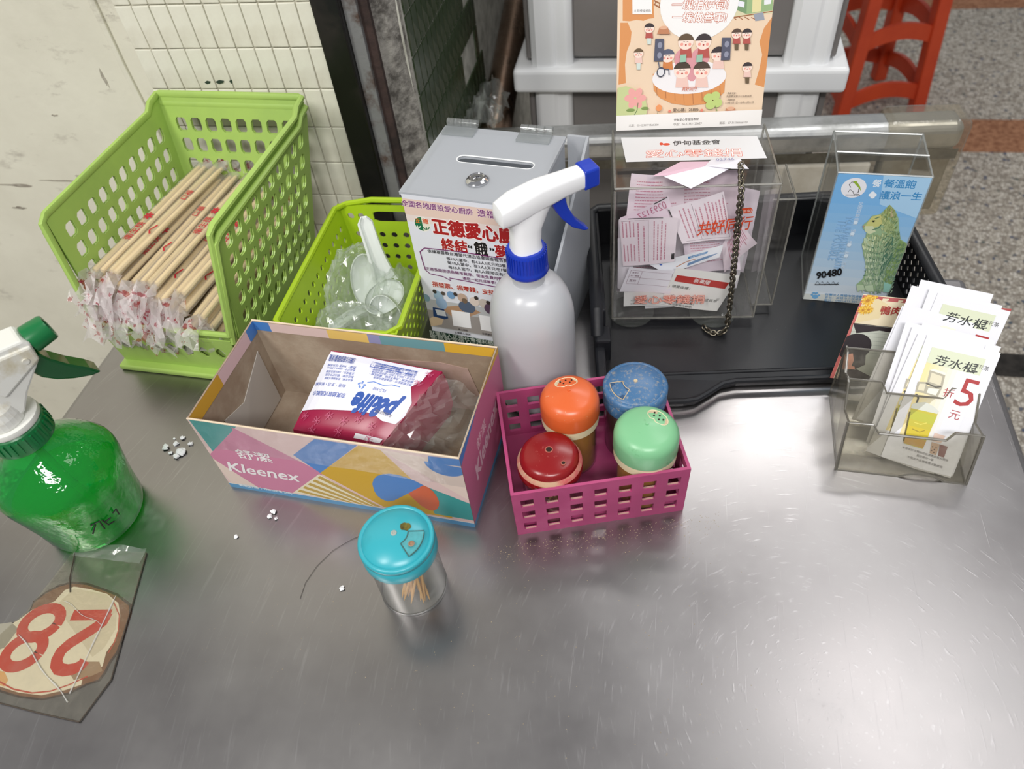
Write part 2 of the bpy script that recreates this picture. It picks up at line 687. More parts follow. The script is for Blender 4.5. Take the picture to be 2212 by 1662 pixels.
def steel_table():
    m, nt, out = newmat('worn_stainless_steel')
    b = nn(nt, 'ShaderNodeBsdfPrincipled')
    b.inputs['Metallic'].default_value = 1.0
    t = nn(nt, 'ShaderNodeTexCoord')
    # swirl scratches: polar coordinates round a point on the right of the top
    mp = nn(nt, 'ShaderNodeMapping')
    mp.inputs['Location'].default_value = (-0.14, -0.20, 0)
    nt.links.new(t.outputs['Object'], mp.inputs[0])
    sx = nn(nt, 'ShaderNodeSeparateXYZ')
    nt.links.new(mp.outputs[0], sx.inputs[0])
    ln = nn(nt, 'ShaderNodeVectorMath', operation='LENGTH')
    nt.links.new(mp.outputs[0], ln.inputs[0])
    at = nn(nt, 'ShaderNodeMath', operation='ARCTAN2')
    nt.links.new(sx.outputs[1], at.inputs[0])
    nt.links.new(sx.outputs[0], at.inputs[1])
    cb = nn(nt, 'ShaderNodeCombineXYZ')
    r1 = nn(nt, 'ShaderNodeMath', operation='MULTIPLY')
    r1.inputs[1].default_value = 300
    nt.links.new(ln.outputs['Value'], r1.inputs[0])
    nt.links.new(r1.outputs[0], cb.inputs[0])
    r2 = nn(nt, 'ShaderNodeMath', operation='MULTIPLY')
    r2.inputs[1].default_value = 7.0
    nt.links.new(at.outputs[0], r2.inputs[0])
    nt.links.new(r2.outputs[0], cb.inputs[1])
    swirl = noise(nt, 1.0, 3, 0.6, cb.outputs[0])
    # straight brushed scratches in two directions
    st = []
    for rz, sc in ((0.5, (700, 14, 1)), (-0.9, (620, 12, 1))):
        q = nn(nt, 'ShaderNodeMapping')
        q.inputs['Rotation'].default_value = (0, 0, rz)
        q.inputs['Scale'].default_value = sc
        nt.links.new(t.outputs['Object'], q.inputs[0])
        st.append(noise(nt, 1.0, 2, 0.5, q.outputs[0]))
    mx = nn(nt, 'ShaderNodeMath', operation='MAXIMUM')
    nt.links.new(st[0], mx.inputs[0])
    nt.links.new(st[1], mx.inputs[1])
    sc = ramp(nt, mx.outputs[0], [(0.69, (0, 0, 0)), (0.82, (0.75, 0.75, 0.75))])
    sw = ramp(nt, swirl, [(0.60, (0, 0, 0)), (0.78, (0.85, 0.85, 0.85))])
    scr = nn(nt, 'ShaderNodeMath', operation='MAXIMUM')
    nt.links.new(sc, scr.inputs[0])
    nt.links.new(sw, scr.inputs[1])
    # smeary film
    big = ramp(nt, noise(nt, 7, 5, 0.6), [(0.35, (0, 0, 0)), (0.7, (1, 1, 1))])
    fine = ramp(nt, noise(nt, 900, 2, 0.5), [(0.70, (0, 0, 0)), (0.76, (1, 1, 1))])
    c1 = mixc(nt, big, lin((158, 154, 154)), lin((170, 167, 167)))
    c2 = mixc(nt, scr.outputs[0], c1, lin((184, 181, 182)))
    f2 = nn(nt, 'ShaderNodeMath', operation='MULTIPLY')
    f2.inputs[1].default_value = 0.35
    nt.links.new(fine, f2.inputs[0])
    nt.links.new(mixc(nt, f2.outputs[0], c2, lin((180, 174, 168))), b.inputs['Base Color'])
    rr = nn(nt, 'ShaderNodeMapRange')
    rr.inputs[3].default_value = 0.28
    rr.inputs[4].default_value = 0.37
    nt.links.new(big, rr.inputs[0])
    nt.links.new(rr.outputs[0], b.inputs['Roughness'])
    bp = nn(nt, 'ShaderNodeBump')
    bp.inputs['Strength'].default_value = 0.12
    bp.inputs['Distance'].default_value = 0.0004
    nt.links.new(scr.outputs[0], bp.inputs['Height'])
    nt.links.new(bp.outputs[0], b.inputs['Normal'])
    nt.links.new(b.outputs[0], out.inputs[0])
    return m


def wall_paint():
    m, nt, out = newmat('stained_cream_wall_paint')
    b = nn(nt, 'ShaderNodeBsdfPrincipled')
    a = ramp(nt, noise(nt, 3.2, 7, 0.62), [(0.3, lin((230, 227, 210))), (0.6, lin((214, 210, 193))), (0.85, lin((182, 174, 160)))])
    t = nn(nt, 'ShaderNodeTexCoord')
    q = nn(nt, 'ShaderNodeMapping')
    q.inputs['Scale'].default_value = (9, 9, 22)
    nt.links.new(t.outputs['Object'], q.inputs[0])
    s = ramp(nt, noise(nt, 1.6, 8, 0.7, q.outputs[0]), [(0.60, (0, 0, 0)), (0.82, (1, 1, 1))])
    c = mixc(nt, s, a, lin((146, 137, 126)))
    k = ramp(nt, noise(nt, 26, 5, 0.7), [(0.72, (0, 0, 0)), (0.78, (1, 1, 1))])
    nt.links.new(mixc(nt, k, c, lin((120, 112, 102))), b.inputs['Base Color'])
    b.inputs['Roughness'].default_value = 0.55
    bp = nn(nt, 'ShaderNodeBump')
    bp.inputs['Strength'].default_value = 0.35
    bp.inputs['Distance'].default_value = 0.004
    nt.links.new(noise(nt, 14, 6, 0.6), bp.inputs['Height'])
    nt.links.new(bp.outputs[0], b.inputs['Normal'])
    nt.links.new(b.outputs[0], out.inputs[0])
    return m


FLOOR_Z = -0.72
m_wall = wall_paint()
m_terr = terrazzo()
m_steel = steel_table()
m_grout = M('dirty_grout', (196, 192, 176), 0.9, dirt=((128, 122, 108), 30, 0.42, 0.75))
m_conc = M('rough_concrete', (142, 138, 132), 0.95, dirt=((78, 74, 70), 60, 0.42, 0.62), bump=(120, 1.0))
m_black_post = M('black_painted_metal', (14, 13, 13), 0.3, dirt=((40, 34, 30), 18, 0.5, 0.8))
m_rust = M('rusty_grey_steel', (132, 132, 132), 0.6, metal=0.3, dirt=((84, 66, 56), 30, 0.48, 0.64), bump=(60, 0.5))
m_rust2 = M('dark_rust', (62, 46, 42), 0.9, dirt=((36, 28, 26), 40, 0.4, 0.7), bump=(80, 0.8))
m_gtile = M('dark_green_glazed_tile', (52, 66, 44), 0.25, dirt=((96, 96, 80), 22, 0.5, 0.8))
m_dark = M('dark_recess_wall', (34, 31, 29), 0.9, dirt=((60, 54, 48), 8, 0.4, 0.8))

# ------------------------------------------------------------------ the setting
fl = MB().bx(-3, 4, -1.2, 6, FLOOR_Z - 0.05, FLOOR_Z).build('floor', m_terr)
tag(fl, 'grey pebble terrazzo floor with brown border strips', kind='structure')
m_brown = M('brown_terrazzo', (176, 126, 92), 0.7, dirt=((134, 88, 62), 70, 0.4, 0.62))
for y0, y1 in ((2.105, 2.285), (3.08, 3.26)):
    MB().bx(0.2, 3.9, y0, y1, FLOOR_Z, FLOOR_Z + 0.0012).build('border_strip', m_brown, fl)
MB().bx(0.2, 3.9, 1.215, 1.285, FLOOR_Z, FLOOR_Z + 0.0012).build('border_strip', M('dark_floor_joint', (48, 44, 40), 0.8, dirt=((20, 19, 18), 40, 0.4, 0.7)), fl)

wl = MB().bx(-2.6, -0.352, 0.74, 0.86, FLOOR_Z, 1.4).build('wall_left', m_wall)
tag(wl, 'cream painted wall with stained plaster and painted-over tiles', kind='structure')
# painted-over tiles, proud of the wall with grimy joints between them
m_tilep = M('painted_tile', (228, 226, 210), 0.35, dirt=((204, 198, 180), 16, 0.45, 0.8), bump=(40, 0.2))
MB().bx(-0.5815, -0.3522, 0.7385, 0.7401, -0.16, 0.40).build('tile_bed', m_grout, wl)
PX, PZ = 0.0207, 0.0462
tme = None
rg = random.Random(4)
for j in range(12):
    for i in range(12):
        x = -0.364 - i * PX
        z = -0.128 + j * PZ
        if i >= 11:
            continue
        if tme is None:
            o = MB().box((0, 0, 0), (PX - 0.0011, 0.0034, PZ - 0.0013)).build('tile', m_tilep, wl, bevel=0.0009, seg=2)
            tme = o.data
        else:
            o = bpy.data.objects.new('tile', tme)
            link(o, wl)
            bv = o.modifiers.new('bevel', 'BEVEL')
            bv.width = 0.0009
            bv.segments = 2
        o.location = (x, 0.7378 + rg.uniform(-0.0003, 0.0003), z)
        o.rotation_euler = (rg.uniform(-.01, .01), rg.uniform(-.012, .012), rg.uniform(-.01, .01))
# plaster patch with a raised vertical seam left of the tiles, and a few chips of old green paint
MB().prism([(-0.612, -0.4), (-0.600, -0.4), (-0.598, 0.0), (-0.603, 0.2), (-0.597, 0.45), (-0.609, 0.45)], lambda a, b: (a, 0.7402, b), lambda a, b: (a, 0.7365, b)).build('plaster_seam', m_wall, wl, bevel=0.0012)
m_gchip = M('old_green_paint', (44, 62, 48), 0.7)
for cx, cz, w in ((-0.507, 0.1805, 0.008), (-0.492, 0.181, 0.011), (-0.478, 0.1815, 0.004)):
    MB().prism([(cx - w / 2, cz), (cx - w / 5, cz - 0.0022), (cx + w / 3, cz - 0.001), (cx + w / 2, cz + 0.0012), (cx, cz + 0.0022), (cx - w / 3, cz + 0.0008)],
               lambda a, b: (a, 0.737, b), lambda a, b: (a, 0.7356, b)).build('paint_chip', m_gchip, wl)

m_grime_s = M('dark_wall_grime', (128, 120, 108), 0.8, dirt=((172, 166, 152), 40, 0.4, 0.6))
for cx, cz, w, h in ((-0.860, 0.034, 0.070, 0.006), (-0.790, 0.043, 0.060, 0.003), (-0.745, 0.050, 0.030, 0.005), (-0.880, -0.004, 0.024, 0.005), (-0.640, 0.185, 0.005, 0.03), (-0.735, 0.137, 0.012, 0.003)):
    rgg = random.Random(int(abs(cx) * 1000))
    pol = [(cx + w / 2 * math.cos(a * 0.4488) * rgg.uniform(0.6, 1.1), cz + h / 2 * math.sin(a * 0.4488) * rgg.uniform(0.3, 1.2)) for a in range(14)]
    MB().prism(pol, lambda a, b: (a, 0.7401, b), lambda a, b: (a, 0.7396, b)).build('grime_smear', m_grime_s, wl)
post = MB().bx(-0.352, -0.322, 0.722, 0.80, FLOOR_Z, 1.4).build('trim_1', m_black_post, bevel=0.002)
tag(post, 'black metal door frame upright at the end of the tiled wall', kind='structure')
st1 = MB().bx(-0.322, -0.307, 0.730, 0.80, FLOOR_Z, 1.4).build('trim_2', m_rust, bevel=0.001)
tag(st1, 'grey steel strip with rust beside the black upright', kind='structure')
MB().bx(-0.307, -0.297, 0.736, 0.80, FLOOR_Z, 1.4).build('rust_edge', m_rust2, st1)
cp = MB().sheet(lambda u, v: Vector((-0.297 + 0.024 * u, 0.742 + 0.02 * u + 0.002 * math.sin(v * 60) * math.sin(u * 9), FLOOR_Z + 2.1 * v)), 6, 90)
cp.build('trim_3', m_conc, smooth='all')
tag(bpy.data.objects['trim_3'], 'broken rough concrete edge between rusty strip and green tiles', kind='structure')

wb = MB().bx(-0.40, -0.275, 0.76, 2.2, FLOOR_Z, 1.4).build('wall_middle', M('grey_tile_joint', (196, 194, 184), 0.9, dirt=((140, 138, 128), 40, 0.4, 0.7)))
tag(wb, 'side wall of narrow dark green tiles running back', kind='structure')
gt = None
for j in range(11):
    for i in range(16):
        if i > 9 and rg.random() < 0.25:
            continue
        if gt is None:
            o = MB().box((0, 0, 0), (0.003, 0.0172, 0.0415)).build('tile', m_gtile, wb)
            gt = o.data
        else:
            o = bpy.data.objects.new('tile', gt)
            link(o, wb)
        o.location = (-0.2745, 0.782 + i * 0.0198, -0.10 + j * 0.0445)
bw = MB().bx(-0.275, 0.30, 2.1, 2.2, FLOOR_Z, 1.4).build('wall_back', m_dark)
tag(bw, 'dark wall deep behind the white drawer unit', kind='structure')

# ------------------------------------------------------------------ the steel table
tb = thing('steel_table', 'scratched stainless steel table carrying all the condiment and donation boxes', 'table', (0, 0, 0))
MB().bx(-0.588, 0.327, 0.066, 0.668, -0.035, 0.0).build('table_top', m_steel, tb, bevel=0.008, seg=4)
for lx, ly in ((-0.55, 0.12), (0.29, 0.12), (-0.55, 0.62), (0.29, 0.62)):
    MB().tube([(lx, ly, FLOOR_Z), (lx, ly, -0.034)], 0.018, 14).build('leg', M('leg_steel', (150, 150, 150), 0.35, metal=1.0) if 'leg_steel' not in bpy.data.materials else bpy.data.materials['leg_steel'], tb, smooth=True)

# ------------------------------------------------------------------ behind the table: cart rail, drawers, pipe, stool
m_bright = M('brushed_cart_steel', (205, 206, 205), 0.28, metal=1.0, dirt=((150, 150, 146), 20, 0.45, 0.8))
m_tape = clear('yellowed_packing_tape', (244, 240, 230), 0.10, (206, 198, 180), 0.12, 1.2, bump=(60, 0.6))
ct = thing('steel_cart', 'steel cart rail behind the tray with its taped end', 'cart', (0.123, 0.900, 0), 5.1)
MB().bx(-0.42, 0.252, 0.0, 0.044, -0.006, 0.031).build('rail', m_bright, ct, bevel=0.012, seg=5)
MB().bx(-0.42, 0.252, 0.003, 0.0034, -0.018, -0.004).build('rail_face', M('rail_face_steel', (120, 116, 104), 0.45, metal=0.8, dirt=((86, 80, 68), 30, 0.4, 0.7)), ct)
MB().bx(0.165, 0.248, 0.004, 0.03, -0.098, -0.004).build('end_plate', M('end_plate_steel', (150, 145, 132), 0.5, metal=0.5, dirt=((120, 110, 92), 25, 0.4, 0.7)), ct, bevel=0.004)
MB().bx(0.158, 0.257, -0.0035, 0.049, -0.104, 0.036).build('tape_wrap', m_tape, ct, bevel=0.008, seg=3)
for lx in (-0.36, 0.20):
    MB().tube([(lx, 0.02, FLOOR_Z), (lx, 0.02, -0.005)], 0.014, 12).build('leg', m_bright, ct, smooth=True)
MB().bx(0.03, 0.15, 0.0, 0.012, -0.20, -0.02).build('side_panel', M('cream_enamel', (206, 200, 186), 0.4, dirt=((170, 160, 140), 14, 0.4, 0.8)), ct, bevel=0.003)

m_wp = M('white_plastic', (238, 239, 240), 0.35, sss=0.0)
m_smoke = M('cloudy_grey_drawer_plastic', (120, 116, 114), 0.30, dirt=((106, 102, 100), 5, 0.4, 0.7))
dw = thing('drawer_unit', 'white plastic drawer unit with cloudy grey drawers behind the poster', 'drawer unit', (0.0125, 1.0, FLOOR_Z), 0)
zb = -FLOOR_Z
for sx in (-1, 1):
    for yy in (0.0, 0.30):
        xc = sx * 0.168
        MB().prism([(xc - 0.027, 0.006), (xc - 0.020, 0.0), (xc + 0.002, 0.0), (xc + 0.006, 0.004), (xc + 0.021, 0.002), (xc + 0.027, 0.008), (xc + 0.027, 0.05), (xc - 0.027, 0.05)],
                   lambda a, b: (a, b + yy, 0.0), lambda a, b: (a, b + yy, zb + 0.048)).build('lower_post', m_wp, dw, bevel=0.003)
        MB().prism([(xc - 0.029, 0.004), (xc - 0.020, -0.003), (xc + 0.002, -0.003), (xc + 0.006, 0.001), (xc + 0.022, -0.001), (xc + 0.029, 0.006), (xc + 0.029, 0.05), (xc - 0.029, 0.05)],
                   lambda a, b: (a, b + yy, zb + 0.050), lambda a, b: (a, b + yy, zb + 0.60)).build('upper_post', m_wp, dw, bevel=0.003)
for zz in (zb + 0.036, zb - 0.32):
    MB().bx(-0.222, 0.222, -0.012, 0.35, zz, zz + 0.034).build('shelf_frame', m_wp, dw, bevel=0.006, seg=3)
for z0, z1 in ((zb - 0.28, zb + 0.030), (zb + 0.074, zb + 0.36)):
    d = MB().bx(-0.15, 0.15, 0.012, 0.33, z0, z1).build('drawer', m_smoke, dw, bevel=0.01, seg=3)
    MB().bx(-0.205, -0.196, 0.012, 0.33, z0, z1).build('side_wall', m_smoke, dw, bevel=0.003)
    MB().bx(0.196, 0.205, 0.012, 0.33, z0, z1).build('side_wall', m_smoke, dw, bevel=0.003)

pp = thing('steel_pipe', 'shiny steel tube leaning back beside the white drawer unit', 'pipe', (-0.236, 0.93, 0.03))
MB().tube([(0.0, 0.0, -0.05), (-0.004, 0.12, -0.02), (-0.018, 0.40, 0.02), (-0.02, 0.8, 0.05)], 0.023, 20).build('tube', M('reflection_tinted_pipe', (176, 150, 132), 0.22, metal=1.0, dirt=((110, 84, 66), 14, 0.4, 0.7)), pp, smooth=True)  # orange reflection on the shiny steel is painted into its warm colour
m_film = clear('clear_plastic_film', (252, 254, 252), 0.19, (246, 250, 246), 0.10, 1.1, translucent=True, bump=(45, 0.5))
rgp = random.Random(9)
MB().sheet(crumple(lambda u, v: ((-0.012 + 0.05 * (u - .5), -0.006 + 0.10 * v, 0.006 - 0.018 * abs(u - .5) * 2), (0, 0, 1)), 10, 10, 0.010, 5), 10, 10).build('plastic_wrap', m_film, pp)

m_red = M('red_orange_plastic', (208, 76, 40), 0.35, dirt=((184, 58, 32), 6, 0.4, 0.8))
stl = thing('plastic_stool', 'red orange plastic stool on the terrazzo floor behind the rail', 'stool', (0.6145, 2.393, FLOOR_Z), 17.4)
HS = 0.1225
for sx, sy in ((1, -1), (1, 1), (-1, 1), (-1, -1)):
    a = Vector((sx * HS, sy * HS, 0))
    t = Vector((sx * HS * 0.80, sy * HS * 0.80, 0.45))
    w = 0.020
    MB().hexa([(a.x - w, a.y - w, 0), (a.x + w, a.y - w, 0), (a.x + w, a.y + w, 0), (a.x - w, a.y + w, 0)],
              [(t.x - w, t.y - w, .45), (t.x + w, t.y - w, .45), (t.x + w, t.y + w, .45), (t.x - w, t.y + w, .45)]).build('leg', m_red, stl, bevel=0.006)
for zz, k in ((0.07, 0.97), (0.24, 0.90)):
    for q in range(4):
        c, s = math.cos(q * math.pi / 2), math.sin(q * math.pi / 2)
        h = HS * k
        arc = [(x, -h - 0.004, zz - 0.022 + 0.030 * math.cos(x / h * 1.5)) for x in [h * (i / 6 - 1) for i in range(13)]]
        arc = [(x * c - y * s, x * s + y * c, z) for x, y, z in arc]
        m = MB()
        for i in range(12):
            p, r = Vector(arc[i]), Vector(arc[i + 1])
            nrm = Vector((s, -c, 0)) * 0.006
            up = Vector((0, 0, 0.045))
            m.hexa([p - nrm, r - nrm, r + nrm, p + nrm], [p - nrm + up, r - nrm + up, r + nrm + up, p + nrm + up])
        m.build('cross_bar', m_red, stl)
MB().lathe([(0.0, 0.44), (0.135, 0.44), (0.145, 0.452), (0.14, 0.465), (0.11, 0.47), (0.0, 0.468)], 28).build('seat', m_red, stl, smooth=True)

# ------------------------------------------------------------------ two nested stacking baskets with chopsticks
m_green = M('lime_green_basket_plastic', (164, 194, 98), 0.38, dirt=((146, 176, 90), 10, 0.45, 0.8))
m_greend = m_green


def stack_basket(label, z, outer):
    t = thing('stacking_basket', label, 'basket', (-0.474, 0.578, z), -2.5, 'nested stacking baskets')
    zt, zk = 0.162, 0.171
    bw, tw = 0.0715, 0.0885
    fy0, by0, fy1, by1 = -0.112, 0.078, -0.090, 0.128
    th = 0.0014
    for sx in (-1, 1):
        F = bilin((sx * bw, fy0, 0.004), (sx * bw, by0, 0.004), (sx * tw, by1, zt), (sx * tw, fy1, zt))
        if outer:
            o_ = Vector((sx * 0.0022, 0, 0.01))
            s_ = 0.01 / (zt - 0.004)
            F = bilin(F(0, -s_) + o_, F(1, -s_) + o_, F(1, 1 - s_) + o_, F(0, 1 - s_) + o_)
        else:
            s_ = 0.0
        m = perf(MB(), F, 10, 6, 0.055, 0.10 + s_, 0.67, 0.67, th * (-1 if sx > 0 else 1), 0.6, mv2=0.10 - s_)
        # lug that rises to the back rim
        a, b = F(0.88, 1), F(1.0, 1)
        m.prism([(0.0, 0.0), (1.0, 0.0), (1.0, 0.009), (0.35, 0.009)], lambda u, v: a.lerp(b, u) + Vector((0, 0, v)), lambda u, v: a.lerp(b, u) + Vector((-sx * th, 0, v)))
        m.build('side_wall', m_green, t)
    F = bilin((-bw, by0, 0.004), (bw, by0, 0.004), (tw, by1, zk), (-tw, by1, zk))
    if outer:
        o_ = Vector((0, 0.0022, 0.01))
        s_ = 0.01 / (zk - 0.004)
        F = bilin(F(0, -s_) + o_, F(1, -s_) + o_, F(1, 1 - s_) + o_, F(0, 1 - s_) + o_)
    else:
        s_ = 0.0
    perf(MB(), F, 8, 6, 0.06, 0.10 + s_, 0.67, 0.67, th, 0.6, mv2=0.12 - s_).build('back_wall', m_green, t)
    # low front wall
    F = bilin((-bw, fy0, 0.004), (bw, fy0, 0.004), (bw + 0.004, fy0 - 0.004, 0.056 if outer else 0.052), (-bw - 0.004, fy0 - 0.004, 0.056 if outer else 0.052))
    if outer:
        F = (lambda G: (lambda u, v: G(u, v) + Vector((0, -0.004, 0))))(F)
    perf(MB(), F, 7, 1, 0.06, 0.36, 0.55, 0.62, -th, 0.3, mv2=0.18).build('front_wall', m_green, t)
    MB().bx(-bw, bw, fy0, by0, 0.003, 0.005).build('base', m_green, t)
    if outer:
        MB().bx(-bw - 0.004, bw + 0.004, fy0 - 0.014, fy0 + 0.004, 0.0, 0.007).build('foot', m_green, t, bevel=0.002)
    rim = MB()
    if outer:
        tw += 0.002
        by1 -= 0.002
    path = [(-bw - 0.005, fy0 - 0.005, 0.052), (-tw, fy1 - 0.004, zt - 0.004), (-tw, fy1 + 0.004, zt), (-tw, by1 - 0.028, zt), (-tw, by1 - 0.018, zk - 0.002), (-tw, by1 - 0.002, zk), (-tw + 0.004, by1, zk),
            (tw - 0.004, by1, zk), (tw, by1 - 0.002, zk), (tw, by1 - 0.018, zk - 0.002), (tw, by1 - 0.028, zt), (tw, fy1 + 0.004, zt), (tw, fy1 - 0.004, zt - 0.004), (bw + 0.005, fy0 - 0.005, 0.052)]
    rim.tube(path, 0.0040, 8, flat=0.8)
    if not outer:
        rim.tube([(-bw - 0.005, fy0 - 0.005, 0.052), (bw + 0.005, fy0 - 0.005, 0.052)], 0.0032, 8)
    rim.build('rim', m_green, t, smooth=True)
    return t


stack_basket('lime green square-holed stacking basket nested underneath, its rim just below the other', 0.0, True)
stack_basket('upper lime green square-holed stacking basket full of wrapped chopsticks', 0.01, False)

m_bamboo = M('bamboo', (238, 214, 162), 0.55, dirt=((222, 192, 136), 60, 0.4, 0.8))
m_sleeve = clear('chopstick_sleeve_film', (254, 253, 252), 0.34, (252, 246, 238), 0.18, 1.0, translucent=True)


def wrap_mat():
    m = clear('crumpled_sleeve_end_film', (253, 250, 250), 0.50, (252, 246, 246), 0.12, 1.0, translucent=True, bump=(160, 0.6))
    nt = m.node_tree
    red = ramp(nt, noise(nt, 62, 4, 0.65), [(0.58, lin((252, 246, 247))), (0.60, lin((200, 30, 76)))])
    for n in nt.nodes:
        if n.type in ('BSDF_TRANSLUCENT', 'BSDF_DIFFUSE'):
            nt.links.new(red, n.inputs[0])
    return m


m_wrap = wrap_mat()
RED = (186, 28, 52)
rg = random.Random(21)
stick_me = None
packs = []
# (x, y of the middle, z, yaw, print offset) laid from the bottom layer up
lay = []
for i in range(6):
    lay.append((-0.530 + i * 0.0215, 0.560, 0.0345, rg.uniform(-2, 2)))
for i in range(6):
    lay.append((-0.532 + i * 0.0218, 0.562, 0.0465, rg.uniform(-3, 1)))
for i in range(6):
    lay.append((-0.533 + i * 0.0215, 0.566, 0.0585, rg.uniform(-5, 0)))
for i in range(6):
    lay.append((-0.534 + i * 0.0210, 0.572, 0.0705, rg.uniform(-8, -3)))
for i in range(5):
    lay.append((-0.532 + i * 0.0200, 0.580, 0.0825, rg.uniform(-10, -5)))
for i in range(4):
    lay.append((-0.535 + i * 0.0195, 0.583, 0.0945, -9 + rg.uniform(-1.5, 1.5)))
for i in range(2):
    lay.append((-0.533 + i * 0.020, 0.585, 0.1065, -10 + rg.uniform(-1, 1)))
NL = len(lay)
rank = ['in the bottom layer', 'in the second layer', 'in the third layer', 'in the fourth layer', 'in the fifth layer', 'in the layer below the top', 'on the very top of the pile']
cnt = [6, 6, 6, 6, 5, 4, 2]
side = {6: ['at the far left', 'second from the left', 'third from the left', 'third from the right', 'second from the right', 'at the far right'],
        5: ['at the far left', 'second from the left', 'in the middle', 'second from the right', 'at the far right'],
        4: ['at the left wall', 'second from the left', 'second from the right', 'nearest the right wall'], 2: ['against the left wall', 'right beside the leftmost one']}
k = 0
for L, n in enumerate(cnt):
    for i in range(n):
        x, y, z, yaw = lay[k]
        dy = rg.uniform(-0.006, 0.006)
        t = thing('chopstick_packet', 'film-wrapped bamboo chopstick pair %s, %s' % (rank[L], side[n][i]), 'chopsticks', (x, y + dy, z), yaw, 'wrapped chopsticks in the green basket')
        t.rotation_euler[0] = R(1.5 if L > 3 else 0.5)
        Ls = 0.092
        for s in (-1, 1):
            if stick_me is None:
                o = MB().tube([(0, -Ls, 0), (0, -Ls + 0.002, 0), (0, Ls - 0.01, 0), (0, Ls, 0)], [0.0026, 0.0029, 0.0025, 0.0015], 8).build('stick', m_bamboo, t, smooth=True)
                stick_me = o.data
            else:
                o = bpy.data.objects.new('stick', stick_me)
                link(o, t)
            o.location = (s * 0.0042, rg.uniform(-0.003, 0.003), 0)
            o.rotation_euler = (0, 0, R(rg.uniform(-1.2, 1.2)))
        # film sleeve: flat tube
        sl = MB()
        nS, nC = 10, 10
        for q in range(nS + 1):
            yy = -0.098 + 0.196 * q / nS
            w = 0.0088 + rg.uniform(-0.0006, 0.0006)
            h = 0.0040 + rg.uniform(-0.0004, 0.0004)
            for c in range(nC):
                a = 2 * math.pi * c / nC
                sl.V.append(Vector((w * math.cos(a), yy, h * math.sin(a))))
        for q in range(nS):
            for c in range(nC):
                c2 = (c + 1) % nC
                sl.F.append((q * nC + c, q * nC + c2, (q + 1) * nC + c2, (q + 1) * nC + c))
        sl.build('sleeve', m_sleeve, t, smooth='all')
        # crumpled ends
        for e in (-1, 1):
            droop = (-0.014 if L > 2 else 0.004) if e < 0 else -0.003
            ln_ = (rg.uniform(0.026, 0.040) if L > 2 else 0.010) if e < 0 else 0.022
            spread = rg.uniform(0.012, 0.018)
            skew = rg.uniform(-0.006, 0.006)
            fb = lambda u, v: (((u - .5) * 2 * (0.008 + (spread - 0.008) * v) + skew * v, e * (0.094 + ln_ * v), 0.002 + droop * v * v + 0.004 * math.sin(u * 9 + k)), (0, 0, 1))
            MB().sheet(crumple(fb, 5, 4, 0.0045, k * 2 + e), 5, 4).build('sleeve_end', m_wrap, t)
        # red print
        if L >= 3:
            A = Art(0.2, 0.02)
            s0 = rg.uniform(0.05, 0.10)
            if (i + L) % 2 == 0:
                A.text('衛生筷', (s0, 0.0040), (s0 + 0.029, 0.0040), RED, 1.0, 0.012)
                cx = s0 + 0.040
                for p in range(7):
                    aa = p * 2 * math.pi / 7
                    A.ell((cx + 0.0034 * math.cos(aa), 0.0085 + 0.0034 * math.sin(aa)), 0.0027, 0.0013, RED, 8, rot=aa)
            else:
                A.text('口福', (s0 + 0.034, 0.0045), (s0 + 0.050, 0.0045), RED, 1.0, 0.012)
                A.line([(s0 - 0.026, 0.006), (s0 - 0.021, 0.010), (s0 - 0.012, 0.006)], 0.0020, RED)
            wp = lambda a, b, h: Vector(((b - 0.0085) * 1.0, -0.1 + a, 0.0043 * math.sqrt(max(0.05, 1 - ((b - 0.0085) / 0.0094) ** 2)) + 0.0003 + h))
            A.build('red_print', t, (0, 0, 0), (1, 0, 0), (0, 1, 0), warp=lambda a, b, h: Vector((-(b - 0.0085), -0.1 + a, wp(a, b, h).z)))
        k += 1

# ------------------------------------------------------------------ lime basket with round holes, spoons and film bags
m_lime = M('yellow_green_basket_plastic', (164, 194, 34), 0.35, dirt=((150, 180, 34), 9, 0.45, 0.8))
lb = thing('perforated_basket', 'yellow-green round-holed basket holding bagged spoons behind the tissue carton', 'basket', (-0.283, 0.543, 0), 0.5)
zt = 0.09
bx_, tx_, fy_, ty_ = 0.046, 0.0605, 0.082, 0.098
for sx in (-1, 1):
    F = bilin((sx * bx_, -fy_, 0.003), (sx * bx_, fy_, 0.003), (sx * tx_, ty_, zt), (sx * tx_, -ty_, zt))
    perf(MB(), F, 13, 5, 0.05, 0.08, 0.50, 0.50, 0.002 * (-1 if sx > 0 else 1), 1, N=12, mv2=0.16).build('side_wall', m_lime, lb)
for sy in (-1, 1):
    F = bilin((-bx_, sy * fy_, 0.003), (bx_, sy * fy_, 0.003), (tx_, sy * ty_, zt), (-tx_, sy * ty_, zt))
    m = perf(MB(), bilin(F(0, 0), F(1, 0), F(1, .70), F(0, .70)), 7, 4, 0.06, 0.10, 0.52, 0.50, 0.002 * (1 if sy > 0 else -1), 1, N=12, mv2=0.03)
    # upper band with a long hand slot
    G = bilin(F(0, .70), F(1, .70), F(1, 1.0), F(0, 1.0))
    perf(m, bilin(G(0, 0), G(.30, 0), G(.30, 1), G(0, 1)), 2, 1, 0.16, 0.12, 0.62, 0.36, 0.002 * (1 if sy > 0 else -1), 1, N=12)
    perf(m, bilin(G(.70, 0), G(1, 0), G(1, 1), G(.70, 1)), 2, 1, 0.16, 0.12, 0.62, 0.36, 0.002 * (1 if sy > 0 else -1), 1, N=12)
    perf(m, bilin(G(.30, 0), G(.70, 0), G(.70, 1), G(.30, 1)), 1, 1, 0.02, 0.06, 0.92, 0.52, 0.002 * (1 if sy > 0 else -1), 0.72)
    m.build('end_wall', m_lime, lb)
